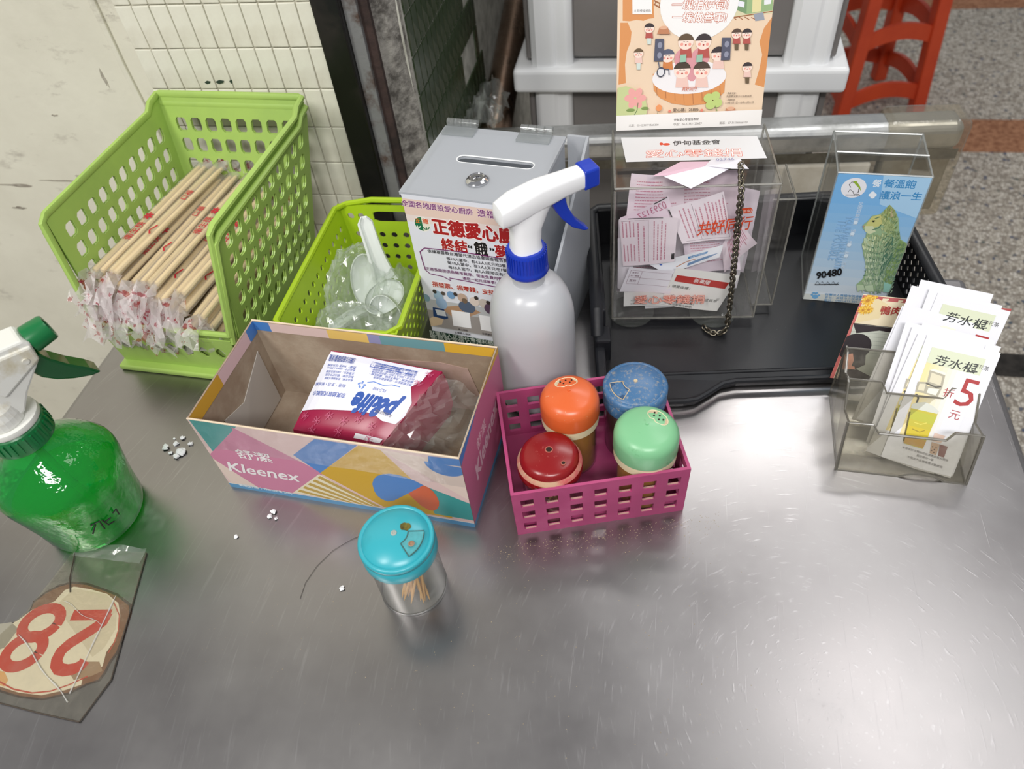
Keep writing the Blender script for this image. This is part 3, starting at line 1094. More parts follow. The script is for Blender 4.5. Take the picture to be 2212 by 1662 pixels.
MB().bx(-bx_, bx_, -fy_, fy_, 0.0, 0.003).build('base', m_lime, lb)
MB().tube([(-tx_, -ty_ + 0.01, zt), (-tx_, ty_ - 0.01, zt), (-tx_ + 0.01, ty_, zt), (-0.02, ty_, zt + 0.006), (0.02, ty_, zt + 0.006), (tx_ - 0.01, ty_, zt), (tx_, ty_ - 0.01, zt), (tx_, -ty_ + 0.01, zt), (tx_ - 0.01, -ty_, zt), (-tx_ + 0.01, -ty_, zt)], 0.0032, 8, closed=True).build('rim', m_lime, lb, smooth=True)

m_spoon = M('white_spoon_plastic', (236, 240, 238), 0.28, sss=0.1)


def spoon(label, loc, rot):
    t = thing('soup_spoon', label, 'spoon', loc, 0, 'white spoons in the lime basket', rot=rot)
    # handle: channel section, tapering; local +z is up the handle
    m = MB()
    nz = 14
    sec = [(-1, 0.0), (-1, 1.0), (-0.72, 1.0), (-0.62, 0.25), (0.62, 0.25), (0.72, 1.0), (1, 1.0), (1, 0.0)]
    for i in range(nz + 1):
        s = i / nz
        w = 0.0075 + 0.006 * (1 - s) ** 3
        d = 0.0055 * (1 - 0.25 * s)
        if s > 0.9:
            w *= math.sqrt(max(0.05, 1 - ((s - 0.9) / 0.1) ** 2 * 0.85))
        zz = 0.078 * s
        bend = 0.012 * (1 - s) ** 2
        for a, b in sec:
            m.V.append(Vector((a * w, -b * d + bend, zz)))
    n = len(sec)
    for i in range(nz):
        for c in range(n):
            c2 = (c + 1) % n
            m.F.append((i * n + c, i * n + c2, (i + 1) * n + c2, (i + 1) * n + c))
    m.F.append(tuple(range(n)))
    m.F.append(tuple(nz * n + c for c in reversed(range(n))))
    m.build('handle', m_spoon, t, smooth=True)
    # bowl: half ellipsoid shell
    b = MB()
    NR, NA = 7, 22
    for shell in (0, 1):
        for i in range(NR + 1):
            ph = (math.pi / 2) * i / NR
            for a in range(NA):
                q = 2 * math.pi * a / NA
                rx, ry, rz = 0.021 - 0.0012 * shell, 0.034 - 0.0012 * shell, 0.015 - 0.0012 * shell
                b.V.append(Vector((rx * math.cos(q) * math.sin(ph), -0.020 + ry * math.sin(q) * math.sin(ph), -0.002 - rz * math.cos(ph))))
    for sh in (0, 1):
        o = sh * (NR + 1) * NA
        for i in range(NR):
            for a in range(NA):
                a2 = (a + 1) % NA
                f = (o + i * NA + a, o + i * NA + a2, o + (i + 1) * NA + a2, o + (i + 1) * NA + a)
                b.F.append(f if sh else tuple(reversed(f)))
    for a in range(NA):
        a2 = (a + 1) % NA
        b.F.append((NR * NA + a, NR * NA + a2, (2 * NR + 1) * NA + a2, (2 * NR + 1) * NA + a))
    b.build('bowl', m_spoon, t, smooth='all')
    return t


spoon('white plastic soup spoon with its handle standing straight up out of the bags', (-0.2705, 0.550, 0.056), (R(-10), R(-4), R(14)))
spoon('white soup spoon blurred inside the film bag, left of the upright spoon', (-0.300, 0.560, 0.022), (R(-72), R(0), R(172)))
spoon('white soup spoon bowl lying low inside the film, nearest the tissue carton', (-0.262, 0.505, 0.020), (R(-80), R(0), R(170)))


def bag(label, loc, rad, seed, squash=(1, 1, 1)):
    bm = bmesh.new()
    bmesh.ops.create_icosphere(bm, subdivisions=4, radius=1.0)
    r = random.Random(seed)
    dirs = [(Vector((r.gauss(0, 1), r.gauss(0, 1), r.gauss(0, 1))).normalized(), r.uniform(0.06, 0.2), r.uniform(5, 12), r.uniform(0, 6)) for _ in range(9)]
    for v in bm.verts:
        p = v.co.normalized()
        d = 1.0
        for dr, am, fr, ph in dirs:
            d += am * 0.40 * abs(math.sin(fr * p.dot(dr) + ph)) - am * 0.22
        v.co = Vector((p.x * rad[0] * d, p.y * rad[1] * d, p.z * rad[2] * d + (0.004 * r.uniform(-1, 1))))
    me = bpy.data.meshes.new('film_bag')
    bm.to_mesh(me)
    bm.free()
    me.materials.append(m_film)
    o = bpy.data.objects.new('film_bag', me)
    link(o)
    o.location = loc
    return tag(o, label, 'plastic bag', 'clear bags in the lime basket')


bag('crinkled clear plastic bag bulging at the left of the lime basket', (-0.300, 0.546, 0.050), (0.027, 0.048, 0.044), 3)
bag('crinkled clear plastic bag at the right of the lime basket beside the poster', (-0.256, 0.528, 0.042), (0.022, 0.050, 0.034), 8)
bag('flattened clear plastic bag at the front of the lime basket, over the carton edge', (-0.284, 0.482, 0.050), (0.039, 0.027, 0.032), 12)

# ------------------------------------------------------------------ frosted donation box
def ball_path(f, n):
    return [f(i / n) for i in range(n + 1)]


m_frost = clear('frosted_acrylic', (225, 228, 232), 0.84, (224, 227, 232), 0.35, 0.5, translucent=True)
m_clearp = clear('clear_acrylic', (246, 248, 247), 0.05, (226, 226, 220), 0.04, 1.0)
m_edge = clear('acrylic_cut_edge', (226, 230, 228), 0.45, (222, 224, 222), 0.15, 1.2, translucent=True)
m_chrome = M('chrome', (215, 215, 218), 0.12, metal=1.0)
fb = thing('donation_box', 'frosted acrylic donation box with slotted hinged lid and charity poster', 'donation box', (-0.220, 0.526, 0), -8.5)
BW, BD, BH = 0.117, 0.112, 0.183
th = 0.003
MB().bx(0, BW, 0, th, 0, BH).build('front_panel', m_frost, fb)
MB().bx(0, BW, BD - th, BD, 0, BH).build('back_panel', m_frost, fb)
MB().bx(0, th, th, BD - th, 0, BH).build('side_panel', m_frost, fb)
MB().bx(BW - th, BW, th, BD - th, 0, BH).build('side_panel', m_frost, fb)
MB().bx(th, BW - th, th, BD - th, 0, th).build('base_panel', m_frost, fb)
# lid with a rounded slot: ring of quads round the slot
lid = MB()
SL = []
sx0, sx1, sy, sr = 0.036, 0.098, 0.060, 0.0058
for kx, a0 in ((sx1, -90), (sx0, 90)):
    for q in range(9):
        a = R(a0 + 22.5 * q)
        SL.append((kx + sr * math.cos(a), sy + sr * math.sin(a)))
x0, x1, y0, y1 = -0.002, BW + 0.002, -0.003, BD
outer = []
for (x, y) in SL:
    # project outwards to the lid edge
    if x >= sx1:
        outer.append((x1, max(y0, min(y1, sy + (y - sy) * (0.06 / sr)))))
    elif x <= sx0:
        outer.append((x0, max(y0, min(y1, sy + (y - sy) * (0.06 / sr)))))
    else:
        outer.append((x, y0 if y < sy else y1))
n = len(SL)
for z in (BH, BH + 0.0035):
    lid.V += [Vector((x, y, z)) for x, y in SL] + [Vector((x, y, z)) for x, y in outer]
for i in range(n):
    j = (i + 1) % n
    lid.F.append((2 * n + i, 3 * n + i, 3 * n + j, 2 * n + j))
    lid.F.append((j, n + j, n + i, i))
    lid.F.append((i, 2 * n + i, 2 * n + j, j))
    lid.F.append((n + j, 3 * n + j, 3 * n + i, n + i))
lo = lid.build('lid', m_frost, fb)
m_slot = M('milky_cut_edge', (236, 238, 238), 0.5)
MB().tube([(x, y, BH + 0.0030) for x, y in SL], 0.0007, 6, closed=True).build('slot_edge', m_slot, lo)
lk = MB().lathe([(0.0102, BH + 0.0036), (0.0102, BH + 0.0052), (0.0078, BH + 0.0075), (0.0066, BH + 0.0078), (0.0060, BH + 0.0072), (0.0034, BH + 0.0072), (0.0030, BH + 0.0060), (0, BH + 0.0060)], 28, (0.0615, 0.028, 0)).build('lock', m_chrome, fb, smooth=True)
MB().box((0.0615, 0.028, BH + 0.0062), (0.0008, 0.004, 0.0006), 0.4).build('keyhole', M('keyhole_black', (15, 15, 15), 0.5), lk)
m_hinge = clear('clear_hinge_plastic', (240, 242, 242), 0.22, (232, 234, 234), 0.08, 1.4, translucent=True)
for hx in (0.0165, 0.091):
    h = MB().bx(hx - 0.016, hx + 0.016, BD - 0.017, BD - 0.001, BH + 0.0036, BH + 0.0062).build('hinge', m_hinge, fb, bevel=0.0006)
    for q in range(4):
        MB().tube([(hx - 0.0155 + q * 0.0078, BD + 0.001, BH + 0.0075), (hx - 0.0085 + q * 0.0078, BD + 0.001, BH + 0.0075)], 0.0038, 12).build('knuckle', m_hinge, h, smooth=True)
# leaflet pocket on the right side
pk = MB()
pk.prism([(0.004, 0.0), (BD + 0.012, 0.0), (BD + 0.012, 0.182), (0.066, 0.150), (0.004, 0.118)], lambda a, b: (BW + 0.018, a, b), lambda a, b: (BW + 0.0205, a, b))
pk.bx(BW, BW + 0.018, BD + 0.009, BD + 0.012, 0, 0.182)
pk.bx(BW, BW + 0.018, 0.004, BD + 0.009, 0, 0.003)
pk.build('side_pocket', m_frost, fb)
# poster on the front
q_f = [(866, 415), (1141, 449), (1169, 779), (941, 739)]
A = Art(BW, 0.186, q_f)
A.fill((226, 228, 236))
A.band(0.885, 0.975, (230, 204, 190))
A.band(0.845, 0.885, (232, 218, 212))
A.text('全國各地廣設愛心廚房', (869, 440), (1022, 461), (122, 48, 118), 1.05, 0.02, outline=((244, 226, 226), 0.055))
A.text('造福十方', (1033, 463), (1108, 474), (122, 48, 118), 1.05, 0.02, outline=((244, 226, 226), 0.055))
A.ell((913, 481), 0.0082, 0.0082, (240, 240, 236))
A.ell((913, 481), 0.0075, 0.0075, (232, 228, 208))
A.ell((913, 481), 0.0075, 0.0075, (22, 110, 70), a0=90, a1=270)
A.text('正', (899, 477), (910, 478), (222, 120, 40), 1.0, 0.03)
A.text('德', (914, 478), (926, 480), (214, 84, 36), 1.0, 0.03)
for px, cc in (((903, 488), (226, 232, 220)), ((922, 491), (24, 110, 70))):
    for a in (-40, 0, 40):
        A.ell((px[0] + a * 0.11, px[1] - 1), 0.0006, 0.0019, cc, 10, rot=R(-a))
A.text('正德愛心廚房', (938, 498), (1150, 527), (168, 30, 34), 1.15, 0.045, outline=((252, 244, 240), 0.085))
A.text('終結', (957, 534), (1012, 541), (168, 30, 34), 1.1, 0.04, outline=((250, 240, 240), 0.07))
A.text('“', (1012, 541), (1021, 543), (30, 28, 30), 1.0, 0.03)
A.text('餓', (1028, 545), (1056, 549), (26, 24, 26), 1.25, 0.04, outline=((250, 246, 246), 0.07))
A.text('”', (1059, 547), (1068, 549), (30, 28, 30), 1.0, 0.03)
A.text('夢', (1072, 549), (1098, 553), (168, 30, 34), 1.15, 0.04, outline=((250, 240, 240), 0.07))
A.line([(918, 532), (908, 540), (914, 562), (920, 580), (930, 588), (958, 594), (975, 603), (972, 597), (1075, 617), (1130, 622)], 0.0010, (116, 42, 104))
A.line([(918, 532), (1000, 541), (1130, 562)], 0.0010, (116, 42, 104))
BK = (44, 40, 50)
A.text('依據基督教台灣當代漂泊協會調查報告貧困人士', (925, 541), (1128, 568), BK, 1.0, 0.01)
A.text('每10人當中，有4.5人1天只吃2餐', (966, 557), (1094, 574), BK, 1.0, 0.01)
A.text('每10人當中，有3人1天只吃1餐', (968, 566), (1096, 584), BK, 1.0, 0.01)
A.text('每10人當中，有1人經常沒有吃', (970, 576), (1098, 594), BK, 1.0, 0.01)
PU = (112, 40, 100)
A.text('正德長期提供各縣市貧眾、街友免費用餐，', (921, 579), (1090, 603), PU, 1.0, 0.012)
A.text('邀您一起共成善事!', (1001, 600), (1072, 610), PU, 1.0, 0.012)
A.text('捐發票、捐零錢，支持「正德', (936, 614), (1112, 640), (170, 44, 36), 1.05, 0.035, outline=((250, 236, 228), 0.075))
# printed photograph of diners, in soft patches
rgq = random.Random(3)
quadp = [(906, 622), (1180, 660), (1182, 716), (925, 690)]
A.poly([(912, 640), (1150, 676), (1158, 742), (932, 702)], (188, 190, 192))
A.poly([(918, 664), (1152, 700), (1156, 740), (931, 700)], (158, 152, 148))
A.poly([(950, 660), (1010, 655), (1040, 672), (990, 690)], (178, 142, 112))
for c, w, h, col in (((922, 640), .004, .005, (128, 158, 172)), ((948, 636), .005, .007, (150, 176, 196)), ((955, 652), .006, .008, (146, 172, 200)), ((975, 634), .004, .005, (120, 160, 200)), ((1000, 640), .005, .006, (196, 170, 150)), ((1010, 660), .009, .008, (86, 100, 122)),
                     ((1026, 648), .005, .006, (220, 206, 196)), ((1046, 652), .005, .006, (200, 190, 180)), ((1060, 664), .006, .007, (90, 70, 90)), ((1082, 660), .005, .006, (180, 150, 140)), ((1100, 670), .006, .007, (120, 140, 170)),
                     ((940, 626), .0022, .0026, (60, 56, 52)), ((958, 630), .0022, .0026, (90, 80, 72)), ((985, 632), .0022, .0026, (70, 60, 54)), ((1005, 646), .003, .0034, (120, 100, 82)), ((1030, 640), .0022, .0026, (60, 52, 48)), ((1056, 650), .0022, .0026, (56, 46, 44)), ((1078, 646), .0022, .0026, (76, 62, 56))):
    A.ell(c, w, h, col, 14)
A.poly([(936, 660), (960, 664), (970, 684), (948, 690), (938, 684)], (40, 66, 110))
A.poly([(941, 664), (962, 668), (966, 680), (946, 677)], (214, 218, 222))
A.poly([(918, 690), (938, 680), (960, 686), (956, 698), (930, 702)], (214, 190, 158))
A.poly([(976, 666), (1016, 672), (1020, 706), (981, 700)], (244, 244, 246))
A.poly([(1036, 676), (1080, 683), (1084, 716), (1041, 709)], (244, 244, 246))
A.text('線上捐款', (992, 709), (1012, 712), BK, 1.0, 0.01)
A.text('正德愛心廚房', (984, 716), (1018, 721), BK, 1.0, 0.01)
A.text('正德愛心廚房', (1043, 718), (1078, 724), BK, 1.0, 0.01)
A.band(0.0, 0.105, (26, 58, 44))
A.text('財團法人正德社會福利慈善基金會', (930, 718), (1120, 750), (206, 214, 204), 1.0, 0.01)
A.text('衛部救字第1151360638號', (932, 728), (1100, 758), (206, 214, 204), 1.05, 0.01)
A.build('poster', fb, (0.0, -0.0007, -0.001), (1, 0, 0), (0, 0, 1), label='printed charity poster covering the front of the box')

# ------------------------------------------------------------------ white spray bottle
m_pe = M('milky_polyethylene', (192, 193, 197), 0.28, sss=0.2)
m_hw = M('white_trigger_plastic', (240, 240, 242), 0.32)
m_blue = M('blue_plastic', (24, 56, 176), 0.3)
sb = thing('spray_bottle', 'milky white spray bottle with blue collar, nozzle and trigger', 'spray bottle', (-0.101, 0.470, 0), 34)
prof = [(0.0, 0.0), (0.034, 0.0), (0.0368, 0.003), (0.0375, 0.008), (0.0375, 0.098)]
for q in range(1, 9):
    a = q / 8 * math.pi / 2
    prof.append((0.0140 + 0.0235 * math.cos(a), 0.098 + 0.044 * math.sin(a)))
prof += [(0.0140, 0.146), (0.0150, 0.148), (0.0150, 0.151), (0.0135, 0.152), (0.0135, 0.160)]
MB().lathe(prof, 48).build('bottle', m_pe, sb, smooth=True)
col = MB().lathe([(0.0170, 0.1525), (0.0178, 0.154), (0.0172, 0.157), (0.0166, 0.160), (0.0160, 0.175), (0.0152, 0.1765), (0.0, 0.1765)], 40)
co = col.build('collar', m_blue, sb, smooth=True)
rb = MB()
for q in range(40):
    a = q * 2 * math.pi / 40
    rb.box((0.0166 * math.cos(a), 0.0166 * math.sin(a), 0.1665), (0.0009, 0.0009, 0.015), a)
rb.build('collar_ribs', m_blue, co)
# trigger head: lofted rounded sections along local +x (spray direction), sitting on a short neck
hd = MB()


def loft(m, secs, n=20, power=3.0, cap=True):
    """secs: (centre, axis a (half), axis b (half)) super-ellipse sections"""
    st = len(m.V)
    for c, a, b in secs:
        c, a, b = Vector(c), Vector(a), Vector(b)
        for k in range(n):
            t = 2 * math.pi * k / n
            x = math.copysign(abs(math.cos(t)) ** (2 / power), math.cos(t))
            y = math.copysign(abs(math.sin(t)) ** (2 / power), math.sin(t))
            m.V.append(c + a * x + b * y)
    for i in range(len(secs) - 1):
        for k in range(n):
            k2 = (k + 1) % n
            m.F.append((st + i * n + k, st + i * n + k2, st + (i + 1) * n + k2, st + (i + 1) * n + k))
    if cap:
        m.F.append(tuple(st + k for k in reversed(range(n))))
        e = st + (len(secs) - 1) * n
        m.F.append(tuple(e + k for k in range(n)))
    return m


loft(hd, [((0, 0, 0.172), (0.0135, 0, 0), (0, 0.0135, 0)), ((0, 0, 0.182), (0.0120, 0, 0), (0, 0.0115, 0)), ((0.001, 0, 0.194), (0.0130, 0, 0), (0, 0.0105, 0)), ((0.004, 0, 0.206), (0.0165, 0, 0), (0, 0.0100, 0)), ((0.006, 0, 0.214), (0.020, 0, 0), (0, 0.0096, 0))], power=2.6)
loft(hd, [((-0.0225, 0, 0.2125), (0, 0.0060, 0), (0, 0, 0.0040)), ((-0.0205, 0, 0.2135), (0, 0.0096, 0), (0, 0, 0.0085)), ((-0.008, 0, 0.2165), (0, 0.0112, 0), (0, 0, 0.0105)), ((0.014, 0, 0.2205), (0, 0.0100, 0), (0, 0, 0.0105)), ((0.034, 0, 0.2225), (0, 0.0088, 0), (0, 0, 0.0085)), ((0.052, 0, 0.2235), (0, 0.0080, 0), (0, 0, 0.0078))], power=4.5)
hd.build('trigger_head', m_hw, sb, smooth=True)
nz = MB()
loft(nz, [((0.0505, 0, 0.2235), (0, 0.0088, 0), (0, 0, 0.0088)), ((0.0625, 0, 0.2240), (0, 0.0086, 0), (0, 0, 0.0086)), ((0.0635, 0, 0.2240), (0, 0.0074, 0), (0, 0, 0.0074))], power=8)
nz.build('nozzle', m_blue, sb, bevel=0.0008)
tr = MB()
pts = [(0.022, 0.214), (0.034, 0.2155), (0.0365, 0.204), (0.043, 0.190), (0.053, 0.1775), (0.0555, 0.1755), (0.051, 0.1755), (0.040, 0.1825), (0.031, 0.194), (0.025, 0.205)]
tr.prism(pts, lambda a, b: (a, -0.0055, b), lambda a, b: (a, 0.0055, b))
tr.build('trigger', m_blue, sb, bevel=0.001)

# ------------------------------------------------------------------ tissue carton with cut-off top
m_card = M('grey_brown_cardboard', (152, 132, 112), 0.85, dirt=((176, 160, 140), 14, 0.45, 0.65), bump=(90, 0.25))
m_liner = M('worn_grey_liner', (186, 180, 172), 0.8)
KW, KD, KH = 0.235, 0.118, 0.10
kb = thing('tissue_carton', 'open cardboard tissue carton with pink, yellow and blue geometric print', 'carton', (-0.367, 0.326, 0), -3.8)
t_ = 0.0014
MB().bx(0, KW, 0, t_, 0, KH).build('front_panel', m_card, kb)
MB().bx(0, KW, KD - t_, KD, 0, KH).build('back_panel', m_card, kb)
MB().bx(0, t_, t_, KD - t_, 0, KH).build('end_panel', m_card, kb)
MB().bx(KW - t_, KW, t_, KD - t_, 0, KH).build('end_panel', m_card, kb)
MB().bx(t_, KW - t_, t_, KD - t_, 0.0005, 0.002).build('base_panel', m_card, kb)
# glued inner flaps and torn liner patches
MB().prism([(0.030, 0.004), (0.105, 0.004), (0.105, 0.072), (0.060, 0.050), (0.030, 0.060)], lambda a, b: (t_ + 0.0002, a, b), lambda a, b: (t_ + 0.0010, a, b)).build('glue_flap', m_liner, kb)
MB().prism([(0.02, 0.004), (0.10, 0.004), (0.10, 0.022), (0.085, 0.030), (0.02, 0.030)], lambda a, b: (KW - t_ - 0.0010, a, b), lambda a, b: (KW - t_ - 0.0002, a, b)).build('glue_flap', m_liner, kb)
MB().prism([(0.070, 0.012), (0.215, 0.012), (0.215, 0.020), (0.205, 0.070), (0.180, 0.074), (0.075, 0.066)], lambda a, b: (a, KD - t_ - 0.0008, b), lambda a, b: (a, KD - t_ - 0.0002, b)).build('torn_liner', M('pinkish_torn_liner', (178, 150, 140), 0.85, dirt=((150, 126, 108), 20, 0.45, 0.7)), kb)
MB().prism([(0.006, 0.004), (0.07, 0.004), (0.07, 0.112), (0.030, 0.112), (0.045, 0.060)], lambda a, b: (a, b, 0.0020), lambda a, b: (a, b, 0.0026)).build('glue_flap', m_liner, kb)
PINK, LPINK, YEL, BLU, TEAL, ORG, CRM = (204, 128, 158), (226, 196, 192), (208, 164, 40), (72, 128, 196), (62, 150, 148), (206, 92, 48), (230, 208, 196)
qk = [(403, 904), (992, 991), (1027, 1139), (500, 1051)]
A = Art(KW, KH, qk)
A.fill(LPINK)
A.poly([(403, 900), (512, 920), (460, 975)], TEAL)
A.poly([(500, 922), (700, 1023), (632, 1066), (562, 1055), (450, 985), (503, 930)], PINK)
A.poly([(452, 985), (562, 1056), (505, 1048)], CRM)
A.poly([(680, 948), (772, 962), (693, 1022), (634, 983)], BLU)
A.poly([(775, 962), (822, 972), (900, 1045), (980, 1120), (830, 1095), (692, 1022)], YEL)
A.poly([(818, 970), (1000, 1003), (1015, 1082)], CRM)
A.poly([(905, 1045), (1020, 1090), (1026, 1125), (940, 1110)], TEAL)
A.poly([(690, 1024), (634, 1064), (810, 1093)], (238, 228, 200))
for j in range(5):
    f = j / 5
    A.poly([(692 - 54 * f, 1028 + 37 * f), (692 - 54 * f - 5, 1028 + 37 * f + 4), (800 - 80 * f + 10, 1093 - 8 * f), (800 - 80 * f + 26, 1096 - 8 * f)], (192, 158, 70))
A.poly([(805, 1045), (808, 1035), (815, 1028), (828, 1024), (842, 1023), (858, 1025), (875, 1030), (896, 1038), (915, 1048), (882, 1066), (852, 1081), (838, 1083), (825, 1078), (815, 1070), (809, 1060)], BLU)
A.poly([(915, 1048), (926, 1053), (936, 1061), (944, 1072), (949, 1083), (949, 1092), (945, 1099), (938, 1103), (928, 1102), (910, 1092), (882, 1066)], ORG)
A.ell((962, 1004), 0.017, 0.0150, BLU, 24, a0=180, a1=360, rot=-0.05)
A.poly([(925, 985), (1000, 993), (1003, 1008), (926, 1000)], BLU)
A.band(0.0, 0.062, (84, 146, 190))
A.band(0.062, 0.070, (236, 236, 230))
A.text('柔韌舒適｜Gentle & Soft', (518, 1049), (632, 1068), (232, 238, 240), 1.0, 0.01)
WH = (246, 240, 240)
A.text('舒潔', (517, 987), (590, 998), WH, 0.85, 0.018)
A.text('Kleenex', (497, 1016), (648, 1040), WH, 0.95, 0.022, shear=0.24)
A.build('front_print', kb, (0.0, -0.0002, 0.0), (1, 0, 0), (0, 0, 1), label='geometric print with the carton lettering')
A = Art(KD, KH)
A.fill((196, 112, 146))
A.raw([(0, 0), (KD, 0), (KD, 0.006), (0, 0.006)], (84, 146, 190))
A.raw([(0, 0.09), (0.05, 0.10), (0, 0.10)], BLU)
A.raw([(0.06, 0.1), (KD, 0.1), (KD, 0.094)], YEL)
A.text('舒潔', (0.036, 0.062), (0.062, 0.062), (226, 190, 204), 1.0, 0.02)
A.text('Kleenex', (0.024, 0.036), (0.094, 0.046), (228, 196, 208), 1.2, 0.035, shear=0.2)
A.build('end_print', kb, (KW + 0.0002, 0, 0), (0, 1, 0), (0, 0, 1))
A = Art(KD, KH)
A.fill(LPINK)
A.build('end_print', kb, (-0.0002, KD, 0), (0, -1, 0), (0, 0, 1))
A = Art(KW, KH)
A.fill(LPINK)
A.build('back_print', kb, (KW, KD + 0.0002, 0), (-1, 0, 0), (0, 0, 1))
# coloured folded-over rim pieces (print turned inwards along the cut edge)


def rim_strip(name, a, b, inward, cols, depth=0.011):
    a, b, inward = Vector(a), Vector(b), Vector(inward)
    L = (b - a).length
    A = Art(L, depth)
    x = 0.0
    for c, f, slant in cols:
        x1 = x + f * L
        A.raw([(x, 0), (x1 + slant, 0), (x1, depth), (x, depth)], c)
        x = x1
    u = (b - a).normalized()
    return A.build(name, kb, a + inward * t_ * 1.2 - Vector((0, 0, depth)), u, (0, 0, 1), label=None)


rim_strip('rim_fold', (t_, KD, KH), (KW - t_, KD, KH), (0, -1, 0), [(BLU, .07, .006), ((222, 196, 190), .25, .004), ((232, 196, 110), .17, .006), ((150, 150, 190), .05, 0), ((112, 160, 166), .26, 0.01), ((226, 178, 60), .20, 0)])
rim_strip('rim_fold', (0, t_, KH), (0, KD - t_, KH), (1, 0, 0), [((206, 158, 50), .42, .006), ((218, 186, 190), .46, 0), (BLU, .12, 0)], 0.014)
rim_strip('rim_fold', (KW, KD - t_, KH), (KW, t_, KH), (-1, 0, 0), [((222, 178, 60), .45, 0), ((96, 150, 178), .55, 0)], 0.004)
m_ctape = clear('clear_box_tape', (250, 250, 250), 0.05, (236, 236, 236), 0.1, 0.6, bump=(70, 0.4))
MB().tube([(0.0, 0.0, KH), (KW, 0.0, KH)], 0.0008, 6).build('cut_edge', M('pale_cut_edge', (226, 206, 180), 0.6), kb)
MB().tube([(0.0, KD, KH), (KW, KD, KH)], 0.0008, 6).build('cut_edge', bpy.data.materials['pale_cut_edge'], kb)
MB().sheet(crumple(lambda u, v: ((KW * u, -0.0009, KH * (0.62 + 0.39 * v)), (0, 1, 0)), 20, 5, 0.0003, 4), 20, 5).build('tape', m_ctape, kb)

# ------------------------------------------------------------------ tissue packet in the carton
pkx = Vector((-0.277, 0.346, 0.060))
tp = thing('tissue_packet', 'white and crimson film tissue packet lying tilted in the carton', 'tissue packet', (0, 0, 0))
TL, TR_, BR_, BL_ = (717, 752), (958, 800), (822, 960), (632, 925)
# top face corners in space (tilted block)
c_tl, c_tr, c_br, c_bl = Vector((-0.2775, 0.4235, 0.088)), Vector((-0.1705, 0.4070, 0.088)), Vector((-0.2140, 0.3430, 0.060)), Vector((-0.2965, 0.3530, 0.060))
m_white_film = M('white_packet_film', (224, 224, 234), 0.25, bump=(30, 0.25))
m_crim = M('crimson_packet_film', (146, 20, 62), 0.3)
Ft = bilin(c_bl, c_br, c_tr, c_tl)
nrm = (c_br - c_bl).cross(c_tl - c_bl).normalized()


def puff(u, v):
    return Ft(u, v) + nrm * (0.007 * (1 - (2 * u - 1) ** 4) * (1 - (2 * v - 1) ** 4))


body = MB()
body.sheet(puff, 14, 14)
dn = Vector((0.004, -0.006, -0.050))
ring = [puff(i / 14, 0) for i in range(15)] + [puff(1, j / 14) for j in range(1, 15)] + [puff(1 - i / 14, 1) for i in range(1, 15)] + [puff(0, 1 - j / 14) for j in range(1, 14)]
s0 = len(body.V)
cen = sum(ring, Vector()) / len(ring)
rows = [(0.0, 1.0), (0.25, 1.03), (0.75, 1.03), (1.0, 0.96)]
for f, sc in rows:
    body.V += [cen + (p - cen) * sc + dn * f for p in ring]
nr = len(ring)
for r in range(3):
    for k in range(nr):
        k2 = (k + 1) % nr
        body.F.append((s0 + r * nr + k, s0 + (r + 1) * nr + k, s0 + (r + 1) * nr + k2, s0 + r * nr + k2))
body.F.append(tuple(s0 + 3 * nr + k for k in range(nr)))
body.build('packet_body', m_crim, tp, smooth=True)
PWm, PHm = 0.1, 0.075
A = Art(PWm, PHm, [TL, TR_, BR_, BL_])
A.poly([(717, 756), (765, 764), (940, 800), (930, 806), (912, 830), (888, 846), (884, 880), (868, 906), (850, 922), (826, 918), (808, 905), (780, 900), (650, 893), (640, 905), (655, 880), (690, 800)], (222, 222, 234))
PB = (62, 88, 168)
rgq = random.Random(8)
# upside-down lettering: base line runs from right to left
A.text('p&life', (862, 882), (778, 862), (36, 78, 160), 1.35, 0.05, shear=0.1)
A.text('PLS-300', (838, 856), (812, 850), PB, 1.0, 0.0)
A.line([(866, 848), (850, 844), (832, 846), (812, 838), (798, 840)], 0.0008, (96, 130, 200))
for p in range(5):
    A.ell((786 + 6 * math.cos(p * 1.256), 846 + 6 * math.sin(p * 1.256)), 0.0016, 0.0009, (110, 140, 204), 10, rot=p * 1.256)
A.text('奈芙抽取式面紙巾', (752, 866), (676, 856), PB, 1.05, 0.015)
A.text('創意・生活・新感觸', (752, 846), (680, 836), PB, 0.95, 0.0)
A.text('再生紙漿配方・超強柔韌包裝性・', (892, 840), (810, 824), PB, 1.0, 0.0)
for j in range(5):
    A.text(['觸感柔軟・用後不留痕。觸摸柔細・', '的生活・沒有人工香料・讓您使用舒適・', '平滑好用・完整不易破損・質地細緻・', '適合家庭・一次抽取・方便・清潔・品味・', '真空包裝方便攜帶・不含螢光劑・'][j], (896 + j * 3, 833 - j * 7), (806 + j * 2, 816 - j * 6), PB, 1.0, 0.0)
    A.text(['產品名稱：奈芙抽取式面紙', '製造日期：標示於外包裝', '主要成份：100%原生紙漿', '產品尺寸：190mm x 200mm', '數量：300張 可沖馬桶'][j], (768 + j * 2, 834 - j * 8), (702 + j * 2, 826 - j * 8.4), PB, 1.0, 0.0)
for j in range(22):
    x = 716 + j * 2.8
    w = 0.0003 + 0.0006 * rgq.random()
    A.line([(x, 762 + (x - 716) * 0.2 + 3), (x - 6, 784 + (x - 716) * 0.16)], w, (60, 80, 150))
A.line([(806, 800), (902, 818), (906, 808), (812, 785), (806, 800)], 0.0005, PB)
for j in range(3):
    A.rows((820, 790 + j * 6), (898, 806 + j * 6), (820, 791 + j * 6), 1, 0.0007, PB, j)
A.text('R20260305', (846, 906), (816, 897), (120, 116, 116), 1.1, 0.0)
A.line([(770, 942), (824, 952)], 0.004, (214, 210, 216))
FL = (186, 84, 118)
